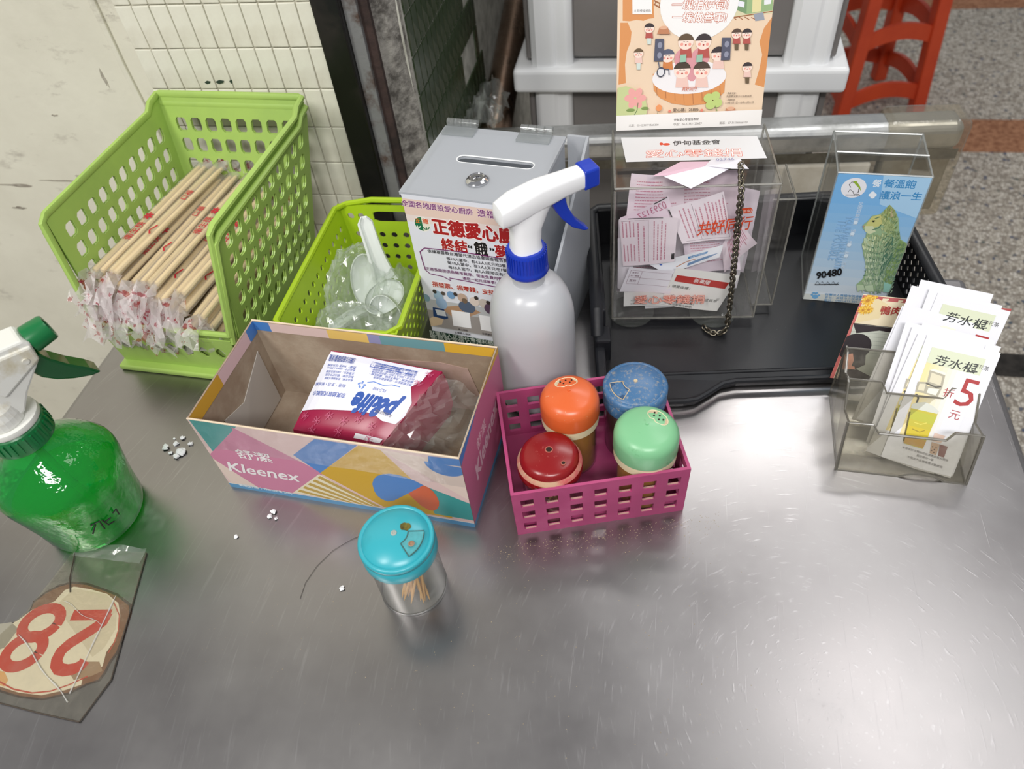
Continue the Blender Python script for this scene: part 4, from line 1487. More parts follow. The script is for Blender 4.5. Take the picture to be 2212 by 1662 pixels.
for c in ((660, 905), (688, 915), (716, 908), (748, 918), (778, 916), (806, 928), (676, 930), (735, 935), (800, 948), (930, 812), (905, 836)):
    for p in range(5):
        a = p * 1.256 + c[0]
        x, y = c[0] + 7 * math.cos(a), c[1] + 6 * math.sin(a)
        A.line([c, (x - 3, y + 2), (x, y), (x + 3, y - 2), c], 0.00035, FL)


def pw(x, y, h):
    u, v = x / PWm, y / PHm
    return puff(max(0, min(1, u)), max(0, min(1, v))) + nrm * (0.0004 + h)


# finely divided so that the print follows the pillow shape
class _G:
    pass


def subdivide_art(A, step):
    bm = bmesh.new()
    lay = None
    V = [bm.verts.new((x, y, z)) for x, y, z in A.V]
    idx = []
    for f, c in zip(A.F, A.C):
        try:
            fc = bm.faces.new([V[i] for i in f])
            fc.material_index = len(idx)
            idx.append(c)
        except ValueError:
            pass
    for it in range(1, 40):
        for ax in (0, 1):
            geom = bm.verts[:] + bm.edges[:] + bm.faces[:]
            co = (it * step, 0, 0) if ax == 0 else (0, it * step, 0)
            no = (1, 0, 0) if ax == 0 else (0, 1, 0)
            if (ax == 0 and it * step < A.W) or (ax == 1 and it * step < A.H):
                bmesh.ops.bisect_plane(bm, geom=geom, plane_co=co, plane_no=no, dist=1e-7)
    bm.verts.index_update()
    A.V = [tuple(v.co) for v in bm.verts]
    A.F = [tuple(v.index for v in f.verts) for f in bm.faces]
    A.C = [idx[f.material_index] for f in bm.faces]
    bm.free()


subdivide_art(A, 0.0075)
A.build('packet_print', tp, (0, 0, 0), (1, 0, 0), (0, 1, 0), warp=pw, label='white printed label panel with blue lettering')
# loose clear film at the open end
MB().sheet(crumple(lambda u, v: (Vector((-0.214 + 0.036 * v + 0.040 * u, 0.338 + 0.066 * u + 0.002 * v, 0.062 + 0.024 * u - 0.045 * v * v + 0.006 * math.sin(u * 8) * v)), (0.5, 0, 0.8)), 16, 10, 0.0035, 17), 16, 10).build('loose_film', m_film, tp)

# ------------------------------------------------------------------ jars
def soft(R0, z0, r, n=6, a0=0, a1=90):
    """quarter-round profile points: outer radius R0 at the bottom height z0, fillet radius r (r horizontally, r vertically)"""
    return [(R0 - r + r * math.cos(R(a0 + (a1 - a0) * i / n)), z0 + r * math.sin(R(a0 + (a1 - a0) * i / n))) for i in range(n + 1)]


m_jarclear = clear('cloudy_clear_jar', (250, 250, 246), 0.07, (228, 220, 204), 0.10, 1.0, translucent=True)
m_jarclean = clear('clear_polystyrene_jar', (246, 246, 244), 0.10, (236, 234, 228), 0.08, 1.0, translucent=True)
m_pick = M('toothpick_wood', (222, 178, 118), 0.6, dirt=((204, 156, 96), 80, 0.4, 0.8))
m_cream = M('cream_plastic', (226, 214, 178), 0.4, dirt=((200, 180, 140), 30, 0.5, 0.8))
m_spice = M('brown_spice_powder', (176, 118, 36), 0.75, dirt=((140, 90, 26), 24, 0.4, 0.7))
m_dark_spice = M('dark_red_spice', (92, 52, 50), 0.8, dirt=((70, 38, 40), 30, 0.4, 0.7))
m_dust = M('pale_powder', (206, 188, 158), 0.95, dirt=((182, 160, 126), 90, 0.4, 0.7))
m_hole = M('dark_hole', (40, 22, 16), 0.9)


def lathe_part(name, prof, mat, parent, n=44, smooth=True, label=None):
    return MB().lathe(prof, n).build(name, mat, parent, smooth=smooth, label=label)


def toothpicks(n, rad, z0, length, lab, where, seed, lean=0.5, group='toothpicks', cx=0, cy=0, bias=(0, 0)):
    rg = random.Random(seed)
    for i in range(n):
        a = rg.uniform(0, 6.28)
        r = rad * math.sqrt(rg.random())
        b = Vector((where[0] + bias[0] * rad + r * 0.6 * math.cos(a), where[1] + bias[1] * rad + r * 0.6 * math.sin(a), z0))
        a2 = rg.uniform(0, 6.28)
        tpx = Vector((where[0] + bias[0] * rad + rad * lean * math.cos(a2), where[1] + bias[1] * rad + rad * lean * math.sin(a2), z0))
        d = Vector((tpx.x - b.x, tpx.y - b.y, 0))
        h = math.sqrt(max(1e-6, length ** 2 - d.length ** 2))
        e = Vector((tpx.x, tpx.y, z0 + h))
        m = MB().tube([(0, 0, 0), (e - b) * 0.12, (e - b) * 0.88, (e - b)], [0.0002, 0.00095, 0.00095, 0.0002], 6)
        o = m.build('toothpick', m_pick, None, smooth=True)
        o.location = b
        tag(o, lab, 'toothpick', group)


# turquoise toothpick jar in front
tq = M('turquoise_lid_plastic', (52, 164, 178), 0.3, dirt=((46, 142, 156), 20, 0.5, 0.8))
JX, JY = -0.1715, 0.2520
j = thing('toothpick_jar', 'toothpick jar with turquoise lid standing alone before the carton', 'jar', (JX, JY, 0), 0)
lathe_part('jar_body', [(0.0, 0.001), (0.0245, 0.001), (0.0265, 0.003), (0.0268, 0.010), (0.0262, 0.060), (0.0262, 0.066)], m_jarclean, j)
lathe_part('base_ring', [(0.0268, 0.0), (0.0272, 0.0015), (0.0268, 0.0035), (0.0255, 0.0020)], m_edge, j)
ld = lathe_part('lid', [(0.0285, 0.058), (0.0288, 0.0595), (0.0288, 0.0680), (0.0282, 0.0690), (0.0278, 0.0700), (0.0288, 0.0712), (0.0288, 0.0740)] + [(0.0288 - 0.0022 * (1 - math.cos(R(a))), 0.0740 + 0.0022 * math.sin(R(a))) for a in (30, 60, 90)] + [(0.0258, 0.0760), (0.0253, 0.0756), (0.0247, 0.0764), (0.020, 0.0790), (0.012, 0.0812), (0.005, 0.0822), (0.0, 0.0823)], tq, j)


def sector(r0, r1, a0, a1, n=10):
    return [(r1 * math.cos(R(a0 + (a1 - a0) * i / n)), r1 * math.sin(R(a0 + (a1 - a0) * i / n))) for i in range(n + 1)] + [(r0 * math.cos(R(a1 - (a1 - a0) * i / n)), r0 * math.sin(R(a1 - (a1 - a0) * i / n))) for i in range(n + 1)]


def dome(r, R0=0.0247, z0=0.0764, z1=0.0823):
    return z0 + (z1 - z0) * math.sqrt(max(0.0, 1 - (r / R0) ** 2))


def on_dome(poly, dz, fn, name, mat, parent, label=None):
    m = MB()
    n = len(poly)
    m.prism(poly, lambda a, b: (a, b, fn(math.hypot(a, b)) - 0.0012), lambda a, b: (a, b, fn(math.hypot(a, b)) + dz))
    return m.build(name, mat, parent, label=label)


m_tqdark = M('recess_turquoise', (78, 168, 176), 0.35, dirt=((60, 120, 124), 40, 0.4, 0.7))
op = on_dome(sector(0.0105, 0.0218, -46, 16), 0.00025, dome, 'dispenser_window', m_tqdark, ld)
MB().tube([(x, y, dome(math.hypot(x, y)) + 0.0003) for x, y in sector(0.0105, 0.0218, -46, 16)], 0.00045, 5, closed=True).build('window_edge', M('dirty_groove', (64, 96, 92), 0.8), op)
MB().lathe([(0.0021, 0.0), (0.0024, 0.0006), (0.0016, 0.0009), (0.0012, 0.0002), (0, 0.0002)], 14, (0.0150, -0.0065, dome(0.0165) + 0.0002)).build('pick_hole', M('hole_rim', (150, 120, 96), 0.6), op, smooth=True)
lathe_part('centre_rivet', [(0.0024, 0.0817), (0.0022, 0.0828), (0.0012, 0.0830), (0.0008, 0.0824), (0, 0.0824)], M('rivet_grey', (160, 168, 162), 0.4), ld, 16)
on_dome([(0.0070 + 0.0042 * math.cos(t * 0.5236) * (1 + 0.14 * math.sin(t * 2.7)), 0.0066 + 0.0034 * math.sin(t * 0.5236) * (1 + 0.12 * math.cos(t * 3.1))) for t in range(12)], 0.00015, dome, 'brown_stain', M('rust_brown_stain', (112, 104, 40), 0.9, dirt=((70, 60, 24), 160, 0.4, 0.6)), ld, 'brown stain spot')
rgt = random.Random(6)
for i in range(16):
    b0 = Vector((JX + rgt.uniform(-0.006, 0.018), JY - rgt.uniform(0.004, 0.019), 0.0035))
    if (Vector((b0.x - JX, b0.y - JY))).length > 0.0225:
        b0 = Vector((JX + 0.6 * (b0.x - JX), JY + 0.6 * (b0.y - JY), 0.0035))
    e0 = Vector((JX + rgt.uniform(0.0, 0.018), JY + rgt.uniform(-0.010, 0.016), 0.060))
    dv = (e0 - b0)
    o = MB().tube([(0, 0, 0), dv * 0.12, dv * 0.88, dv], [0.0002, 0.00105, 0.00105, 0.0002], 6).build('toothpick', m_pick, None, smooth=True)
    o.location = b0
    tag(o, 'pale wooden toothpick in the jar with the turquoise lid', 'toothpick', 'toothpicks in the turquoise jar')

# magenta basket
m_mag = M('magenta_plastic', (176, 66, 116), 0.45, dirt=((160, 74, 110), 14, 0.45, 0.75))
mb_ = thing('condiment_basket', 'magenta square-holed plastic basket holding four shakers', 'basket', (-0.095, 0.307, 0), 16.5)
CW, CD, CH = 0.141, 0.107, 0.062
wt = 0.0026
for nm, F, nu in (('front_wall', bilin((0, 0, 0), (CW, 0, 0), (CW + .001, -.001, CH), (-.001, -.001, CH)), 7), ('back_wall', bilin((CW, CD, 0), (0, CD, 0), (-.001, CD + .001, CH), (CW + .001, CD + .001, CH)), 7),
                  ('side_wall', bilin((0, CD, 0), (0, 0, 0), (-.001, -.001, CH), (-.001, CD + .001, CH)), 5), ('side_wall', bilin((CW, 0, 0), (CW, CD, 0), (CW + .001, CD + .001, CH), (CW + .001, -.001, CH)), 5)):
    perf(MB(), F, nu, 3, 0.015, 0.07, 0.53, 0.60, -wt, 0, mv2=0.10).build(nm, m_mag, mb_)
MB().bx(0.002, CW - .002, 0.002, CD - .002, 0.0, 0.0022).build('base', m_mag, mb_)
# spilled pale powder lying in the front hole sills
sills = MB()
for r_ in range(3):
    for c_ in range(7):
        u0, u1 = 0.015, 0.985
        x = CW * (u0 + (u1 - u0) * (c_ + .5) / 7)
        zc = CH * (0.07 + (1 - .17) * (r_ + .5) / 3) - CH * .83 / 6 * 0.60
        sills.add([(x - 0.0045, 0.0002, zc + .0001), (x + 0.0045, 0.0002, zc + .0001), (x + 0.0045, 0.0017, zc + 0.0003), (x - 0.0045, 0.0017, zc + 0.0003)], [(0, 1, 2, 3)])
so = sills.build('powder_on_sills', M('pinkish_powder', (186, 142, 134), 0.95), mb_)
so['kind'] = 'stuff'


def shaker_pos(x, y, hgt):
    return (x, y, 0.0023)


def spice_shaker(name, label, loc, rl, rbody, htop, lidmat, rotz, hole_at):
    t = thing(name, label, 'shaker', loc, rotz, 'shakers in the magenta basket')
    zr = htop - 0.036
    lathe_part('jar_body', [(0.0, 0.0), (rbody - 0.002, 0.0), (rbody, 0.002), (rbody, zr)], m_jarclear, t)
    lathe_part('spice', [(0.0, 0.0012), (rbody - 0.0022, 0.0012), (rbody - 0.0012, 0.003), (rbody - 0.0012, zr - 0.004), (0, zr - 0.004)], m_spice, t)
    lathe_part('cream_collar', [(rl - 0.0012, zr - 0.001), (rl - 0.0003, zr), (rl - 0.0003, zr + 0.0085), (rl - 0.003, zr + 0.009), (0.0, zr + 0.009)], m_cream, t)
    z0 = zr + 0.0085
    H_ = htop - z0
    fil = 0.0105
    prof = [(rl, z0), (rl + 0.0002, z0 + 0.001), (rl, z0 + H_ - fil - 0.003)] + [(rl - fil + fil * math.cos(R(a)), z0 + H_ - fil - 0.003 + fil * math.sin(R(a))) for a in (15, 30, 45, 60, 75)] + [(rl - fil, htop - 0.0028), (rl * 0.35, htop - 0.0008), (0.0, htop)]
    lid = lathe_part('lid', prof, lidmat, t)
    hx = hole_at
    top = lambda r: htop - 0.0028 * (r / (rl - fil)) ** 1.5
    pol = []
    for q in range(20):
        a = q * 2 * math.pi / 20
        rx, ry = 0.0094, 0.0060
        x = rx * math.cos(a)
        y = hx + ry * math.sin(a) - (0.0016 if (abs(x) < 0.0025 and math.sin(a) < 0) else 0) * -1
        pol.append((x, y))
    m = MB()
    m.prism(pol, lambda a, b: (a, b, top(math.hypot(a, b)) - 0.0012), lambda a, b: (a, b, top(math.hypot(a, b)) + 0.00025))
    w = m.build('pour_window', m_dust, lid)
    MB().tube([(a, b, top(math.hypot(a, b)) + 0.0002) for a, b in pol], 0.0004, 5, closed=True).build('window_edge', m_cream, w)
    for a, b in ((-0.0048, 0.0012), (0.0, 0.0020), (0.0048, 0.0010), (-0.0026, -0.0018), (0.0026, -0.0018)):
        MB().lathe([(0.00075, 0.0), (0.00075, 0.0005), (0.0, 0.0005)], 8, (a, hx + b, top(abs(hx + b)) + 0.0002)).build('shake_hole', m_hole, w)
    lathe_part('pivot', [(0.0016, top(0.003) - 0.0006), (0.0014, top(0) + 0.0006), (0, top(0) + 0.0008)], lidmat, lid, 12)
    return t


def dusty(name, rgb, dust=(214, 190, 160), lo=0.56, hi=0.72, scale=300):
    return M(name, rgb, 0.3, dirt=(dust, scale, lo, hi))


spice_shaker('spice_shaker', 'spice shaker with glossy orange domed lid and cream collar', (-0.0590, 0.3910, 0.0023), 0.0245, 0.0222, 0.0920, dusty('orange_lid_plastic', (216, 100, 50), lo=0.66, hi=0.8), 20, 0.0105)
spice_shaker('spice_shaker', 'spice shaker with mint green domed lid at the basket corner', (0.0050, 0.3640, 0.0023), 0.0258, 0.0228, 0.0900, M('mint_lid_plastic', (126, 188, 140), 0.32, dirt=((84, 150, 96), 40, 0.62, 0.72)), -42, 0.0120)

# blue shaker, flat lid with a sector window
bl = M('dusty_blue_lid', (66, 108, 150), 0.35, dirt=((150, 148, 142), 300, 0.53, 0.70))
t = thing('spice_shaker', 'spice shaker with dusty flat blue lid at the back of the basket', 'shaker', (-0.0065, 0.4150, 0.0023), 0, 'shakers in the magenta basket')
lathe_part('jar_body', [(0.0, 0.0), (0.0235, 0.0), (0.0250, 0.002), (0.0250, 0.064)], m_jarclear, t)
lathe_part('spice', [(0.0, 0.0012), (0.0235, 0.0012), (0.0238, 0.003), (0.0238, 0.050), (0, 0.050)], m_dark_spice, t)
R0 = 0.0268
ld = lathe_part('lid', [(R0, 0.058), (R0 + 0.0003, 0.060), (R0, 0.0685), (R0 - 0.0006, 0.0695), (R0 + 0.0004, 0.0705), (R0 + 0.0004, 0.0755), (R0 - 0.0012, 0.0775), (R0 - 0.003, 0.0780), (R0 - 0.0036, 0.0776), (R0 - 0.0042, 0.0782), (0.014, 0.0805), (0.006, 0.0815), (0, 0.0816)], bl, t)
dm = lambda r: 0.0782 + 0.0034 * (1 - (r / 0.0226) ** 2)
w = on_dome(sector(0.0105, 0.0212, 185, 245), 0.0002, dm, 'dispenser_window', M('blue_recess', (44, 76, 112), 0.5), ld)
MB().tube([(x, y, dm(math.hypot(x, y)) + 0.0003) for x, y in sector(0.0105, 0.0212, 185, 245)], 0.0004, 5, closed=True).build('window_edge', m_dust, w)
lathe_part('centre_rivet', [(0.0019, 0.0810), (0.0016, 0.0824), (0, 0.0826)], m_dust, ld, 12)

# red toothpick shaker
t = thing('toothpick_shaker', 'toothpick jar with chipped dark red lid at the front of the basket', 'shaker', (-0.0700, 0.3430, 0.0023), 0, 'shakers in the magenta basket')
rd = M('dark_red_lid', (134, 18, 22), 0.25, dirt=((180, 96, 88), 300, 0.64, 0.76))
lathe_part('jar_body', [(0.0, 0.0), (0.0225, 0.0), (0.0240, 0.002), (0.0240, 0.056)], m_jarclear, t)
ld = lathe_part('lid', [(0.0262, 0.050), (0.0268, 0.052), (0.0266, 0.0585), (0.0240, 0.0630), (0.0240, 0.0640)] + [(0.0240 - 0.006 * (1 - math.cos(R(a))), 0.0640 + 0.006 * math.sin(R(a))) for a in (30, 60, 85)] + [(0.012, 0.0718), (0.0045, 0.0725), (0.0, 0.0725)], rd, t)
lathe_part('worn_band', [(0.0264, 0.0592), (0.0256, 0.0612), (0.0243, 0.0632)], M('worn_beige_band', (196, 160, 130), 0.8, dirt=((198, 96, 96), 40, 0.45, 0.6)), ld)
for hx, hy, hr in ((0.0, 0.001, 0.0032), (0.0128, -0.0100, 0.0020)):
    zz = 0.0726 if hr > 0.003 else 0.0716
    MB().lathe([(hr, zz - 0.001), (hr, zz + 0.0002), (hr * 0.78, zz + 0.0003), (hr * 0.72, zz - 0.0004)], 18, (hx, hy, 0)).build('hole_rim', M('chipped_rim', (176, 100, 84), 0.7) if 'chipped_rim' not in bpy.data.materials else bpy.data.materials['chipped_rim'], ld, smooth=True)
    MB().lathe([(hr * 0.74, zz - 0.001), (hr * 0.74, zz + 0.0001), (0, zz + 0.0001)], 18, (hx, hy, 0)).build('pick_hole', m_hole, ld)
for q in range(8):
    a = R(100 + q * 9)
    MB().lathe([(0.0006, 0.0), (0.0006, 0.0006), (0, 0.0006)], 6, (0.019 * math.cos(a), 0.019 * math.sin(a), 0.0688)).build('shake_hole', m_hole, ld)
toothpicks(26, 0.020, 0.0045, 0.050, 'wooden toothpick in the jar with the dark red lid', (-0.0700, 0.3430), 15, 0.85, 'toothpicks in the red-lidded shaker')

# ------------------------------------------------------------------ black desk tray
m_blk = M('black_tray_plastic', (18, 19, 23), 0.36, dirt=((32, 34, 40), 16, 0.45, 0.8), bump=(300, 0.05))
m_blk_dust = M('dusty_black_plastic', (18, 19, 23), 0.38, dirt=((120, 118, 116), 700, 0.69, 0.75))
ty = thing('desk_tray', 'black plastic tray with perforated sides holding the two clear donation boxes', 'tray', (-0.035, 0.450, 0), 8)
TW, TD, TH = 0.32, 0.25, 0.05
MB().bx(0.004, TW - 0.004, 0.034, TD - 0.004, 0.0012, 0.0048).build('floor', m_blk_dust, ty)
# front sill with a wide cut-out
nt_ = [(0.0, 0.034), (0.0, 0.0), (0.074, 0.0), (0.086, 0.002), (0.098, 0.010), (0.112, 0.020), (0.126, 0.023), (0.268, 0.023), (0.282, 0.020), (0.294, 0.010), (0.302, 0.002), (TW, 0.0), (TW, 0.034)]
MB().prism(nt_, lambda a, b: (a, b, 0.0), lambda a, b: (a, b, 0.010 if b > 0.03 else 0.007)).build('front_sill', m_blk, ty, bevel=0.002)
nt2 = [(x, y - 0.004 if y < 0.03 else y) for x, y in nt_]
MB().tube([(x, y - 0.002, 0.0115) for x, y in nt_[1:-1]], 0.0028, 8).build('front_lip', m_blk, ty, smooth=True)
MB().tube([(0.004, 0.034, 0.0095), (TW - 0.004, 0.034, 0.0095)], 0.0022, 8).build('front_ridge', m_blk, ty, smooth=True)
perf(MB(), bilin((TW - 0.004, 0.03, 0.004), (TW - 0.004, TD, 0.004), (TW + 0.004, TD, TH), (TW + 0.004, 0.03, TH)), 22, 5, 0.02, 0.06, 0.66, 0.74, -0.0018, -1, mv2=0.14).build('side_wall', m_blk, ty)
MB().tube([(TW + 0.003, 0.02, 0.030), (TW + 0.003, 0.05, TH), (TW + 0.003, TD - 0.006, TH), (TW - 0.006, TD + 0.003, TH), (0.006, TD + 0.003, TH), (-0.003, TD - 0.006, TH), (-0.003, 0.085, TH), (-0.003, 0.07, 0.030)], 0.0062, 10, flat=0.7).build('rim', m_blk, ty, smooth=True)
lw = MB()
lw.bx(-0.006, 0.006, 0.085, TD, 0.002, TH)
lw.bx(-0.006, 0.004, 0.0, 0.085, 0.002, 0.024)
lw.bx(-0.006, 0.010, 0.060, 0.083, 0.002, 0.032)
lw.build('side_wall', m_blk, ty, bevel=0.0025)
MB().bx(0.0, TW, TD - 0.003, TD + 0.001, 0.002, TH).build('back_wall', m_blk, ty)

# ------------------------------------------------------------------ clear acrylic receipt box with poster
m_grime = clear('grimy_clear_acrylic', (255, 255, 255), 0.008, (206, 202, 192), 0.05, 0.7, dirt=0.022, dirt_scale=25)
m_dedge = clear('grimy_acrylic_edge', (214, 212, 204), 0.42, (196, 194, 186), 0.15, 1.2, translucent=True, dirt=0.3, dirt_scale=60)
MWd, MDp, MHt = 0.142, 0.098, 0.154
mo = thing('receipt_box', 'clear acrylic donation box stuffed with pink receipts, poster standing behind it', 'donation box', (-0.0365, 0.563, 0.0125), 5.5)
t_ = 0.0028
MB().bx(0, MWd, 0, t_, 0, MHt).build('front_panel', m_grime, mo)
MB().bx(0, MWd, MDp - t_, MDp, 0, MHt + 0.004).build('back_panel', m_grime, mo)
MB().bx(0, t_, t_, MDp - t_, 0, MHt).build('side_panel', m_grime, mo)
MB().bx(MWd - t_, MWd, t_, MDp - t_, 0, MHt).build('side_panel', m_grime, mo)
MB().bx(0, MWd, 0, MDp, -t_, 0).build('base_panel', m_grime, mo)
# top panel with a rear opening slot
MB().bx(0, MWd, 0.0, 0.022, MHt, MHt + t_).build('top_panel', m_grime, mo)
MB().bx(0, MWd, 0.032, MDp, MHt, MHt + t_).build('top_panel', m_grime, mo)
ed = MB()
for a, b in (((0, 0, 0), (MWd, 0, 0)), ((0, 0, 0), (0, 0, MHt)), ((MWd, 0, 0), (MWd, 0, MHt)), ((0, 0, MHt + t_), (MWd, 0, MHt + t_)), ((0, 0, MHt + t_), (0, MDp, MHt + t_)), ((MWd, 0, MHt + t_), (MWd, MDp, MHt + t_)), ((MWd, MDp, 0), (MWd, MDp, MHt)), ((0, MDp, 0), (0, MDp, MHt)), ((0, 0, 0), (0, MDp, 0)), ((MWd, 0, 0), (MWd, MDp, 0))):
    ed.tube([a, b], 0.0011, 5)
ed.build('polished_edges', m_dedge, mo)
# side pocket
sp = MB()
sp.bx(MWd, MWd + 0.021, 0.018, 0.0202, 0, 0.128)
sp.bx(MWd + 0.019, MWd + 0.021, 0.0202, 0.072, 0, 0.128)
sp.bx(MWd, MWd + 0.021, 0.072, 0.074, 0, 0.128)
sp.bx(MWd, MWd + 0.021, 0.018, 0.074, -0.002, 0)
so = sp.build('side_pocket', m_grime, mo)
pe = MB()
for a, b in (((MWd, 0.018, 0.128), (MWd + 0.021, 0.018, 0.128)), ((MWd + 0.021, 0.018, 0.128), (MWd + 0.021, 0.074, 0.128)), ((MWd + 0.021, 0.018, 0), (MWd + 0.021, 0.018, 0.128)), ((MWd, 0.018, 0), (MWd + 0.021, 0.018, 0)), ((MWd + 0.021, 0.018, 0), (MWd + 0.021, 0.074, 0))):
    pe.tube([a, b], 0.0010, 5)
pe.build('pocket_edges', m_dedge, so)
# suction discs under the box
m_suck = clear('clear_rubber_disc', (214, 218, 216), 0.20, (160, 164, 160), 0.1, 1.2, translucent=True)
for dx, dy in ((0.020, 0.006), (0.104, 0.004)):
    d = MB().lathe([(0.024, -0.0075), (0.0238, -0.0066), (0.012, -0.0040), (0.006, -0.0030), (0.0, -0.0030)], 32, (dx, dy + 0.012, 0)).build('suction_disc', m_suck, mo, smooth=True)
OR_, GR_ = (214, 74, 40), (62, 60, 62)
# label strip under the top
qt = [(1324, 284), (1650, 271), (1688, 402), (1328, 413)]
A = Art(MWd, MDp, qt)
A.poly([(1341, 300), (1634, 297), (1656, 346), (1352, 354)], (222, 222, 224))
A.ell((1428, 314), 0.0018, 0.0026, OR_, 10)
A.ell((1439, 315), 0.0034, 0.0022, OR_, 12)
A.text('伊甸基金會', (1453, 317), (1556, 314), GR_, 1.0, 0.02)
A.text('愛心零錢捐', (1395, 343), (1602, 340), (252, 244, 240), 0.78, 0.0, outline=(OR_, 0.035))
A.build('label_strip', mo, (0, 0, MHt + t_ + 0.0002), (1, 0, 0), (0, 1, 0), label='white strip with the charity name on the top')
qf = [(1328, 413), (1688, 402), (1627, 685), (1322, 689)]
A = Art(MWd, MHt, qf)
A.text('共好同行', (1506, 506), (1622, 492), (216, 70, 30), 1.35, 0.012, shear=0.25)
A.poly([(1598, 450), (1622, 447), (1627, 452), (1624, 459), (1600, 461)], (220, 78, 40))
A.text('伊甸', (1602, 460), (1624, 457), (240, 220, 210), 0.9, 0.0)
A.build('slogan_print', mo, (0, -0.0003, 0), (1, 0, 0), (0, 0, 1), label='orange slogan lettering on the clear front')
A = Art(MWd, MHt, qf)
A.text('愛心零錢捐', (1370, 655), (1520, 654), (236, 190, 176), 0.85, 0.0, outline=(OR_, 0.03))
A.build('appeal_print', mo, (0, -0.0003, 0), (1, 0, 0), (0, 0, 1), label='outlined orange lettering low on the clear front')
# poster board leaning back
PWd, PHt = 0.135, 0.20
pv = Vector((0, math.sin(0.30), math.cos(0.30)))
po = MB()
base = Vector((0.003, MDp - 0.0005, MHt + t_ + 0.0005))
nrm = Vector((0, -math.cos(0.30), math.sin(0.30)))
bk = -nrm * 0.0012
po.hexa([base + bk, base + bk + Vector((PWd, 0, 0)), base + Vector((PWd, 0, 0)), base], [base + bk + pv * PHt, base + bk + Vector((PWd, 0, 0)) + pv * PHt, base + Vector((PWd, 0, 0)) + pv * PHt, base + pv * PHt])
pb = po.build('poster_board', M('poster_card', (232, 228, 220), 0.5), mo)
qp = [(1337, -256), (1702, -284), (1642, 270), (1331, 282)]
A = Art(PWd, PHt, qp)
SAND, BRN, DBR = (232, 206, 178), (216, 146, 88), (158, 98, 60)
A.fill(SAND)
# ragged ochre cliffs on both sides
A.poly([(1345, -270), (1408, -270), (1412, 24), (1413, 40), (1400, 42), (1390, 46), (1375, 44), (1360, 47), (1345, 46)], BRN)
A.poly([(1340, 50), (1356, 50), (1364, 70), (1362, 92), (1354, 112), (1350, 140), (1352, 180), (1336, 184)], BRN)
A.poly([(1666, 40), (1650, 62), (1640, 92), (1646, 120), (1640, 150), (1630, 184), (1650, 190), (1672, 30)], BRN)
A.poly([(1575, -100), (1690, -100), (1690, 28), (1582, 40), (1575, 0)], (214, 206, 170))
A.poly([(1586, -30), (1614, -20), (1612, 32), (1588, 22)], (120, 150, 108))
A.poly([(1614, -20), (1672, -30), (1668, 24), (1612, 32)], (150, 178, 128))
A.poly([(1625, 0), (1645, -2), (1643, 26), (1624, 29)], (224, 214, 160))
A.poly([(1650, 2), (1666, 0), (1664, 10), (1650, 12)], (232, 232, 236))
A.poly([(1592, 2), (1608, 6), (1607, 18), (1592, 14)], (230, 230, 238))
for f in range(5):
    A.line([(1580 + f * 14, 36 + f * 1.0), (1590 + f * 14, 44)], 0.0006, DBR)
A.line([(1578, 40), (1668, 26)], 0.0008, DBR)
A.poly([(1627, 32), (1648, 28), (1651, 44), (1631, 47)], (150, 156, 168))
A.line([(1412, 10), (1450, 32)], 0.0010, DBR)
A.line([(1412, 2), (1452, 22)], 0.0010, DBR)
for f in range(4):
    A.line([(1416 + f * 9, 3 + f * 5), (1414 + f * 9, 13 + f * 5)], 0.0006, DBR)
A.poly([(1365, -60), (1408, -62), (1408, 32), (1366, 32)], (240, 238, 236))
A.text('立即掃描捐款', (1369, 27), (1406, 27), (80, 70, 66), 1.0, 0.0)
# speech cloud
for c, rx, ry in (((1510, 8), 0.034, 0.030), ((1470, 12), 0.017, 0.020), ((1550, 6), 0.017, 0.020), ((1500, 40), 0.022, 0.011), ((1500, 56), 0.012, 0.006)):
    A.ell(c, rx, ry, (240, 238, 236), 28)
A.text('一塊捐伊甸!', (1450, 21), (1571, 20), (246, 242, 240), 0.95, 0.014, shear=0.08, outline=((196, 104, 74), 0.055))
A.text('一塊做善事!', (1451, 47), (1567, 48), (246, 242, 240), 0.95, 0.014, shear=0.08, outline=((196, 104, 74), 0.055))
# round wooden stage
A.poly([(1410, 160), (1412, 196), (1425, 212), (1450, 224), (1485, 229), (1520, 226), (1548, 216), (1564, 200), (1567, 160)], BRN)
for f in range(8):
    x = 1418 + f * 19.5
    A.line([(x, 176 + 26 * (1 - abs(x - 1488) / 82)), (x + 1, 204 + 24 * (1 - abs(x - 1488) / 82))], 0.0004, DBR)
A.ell((1488, 168), 0.0335, 0.0145, (236, 232, 232), 32)
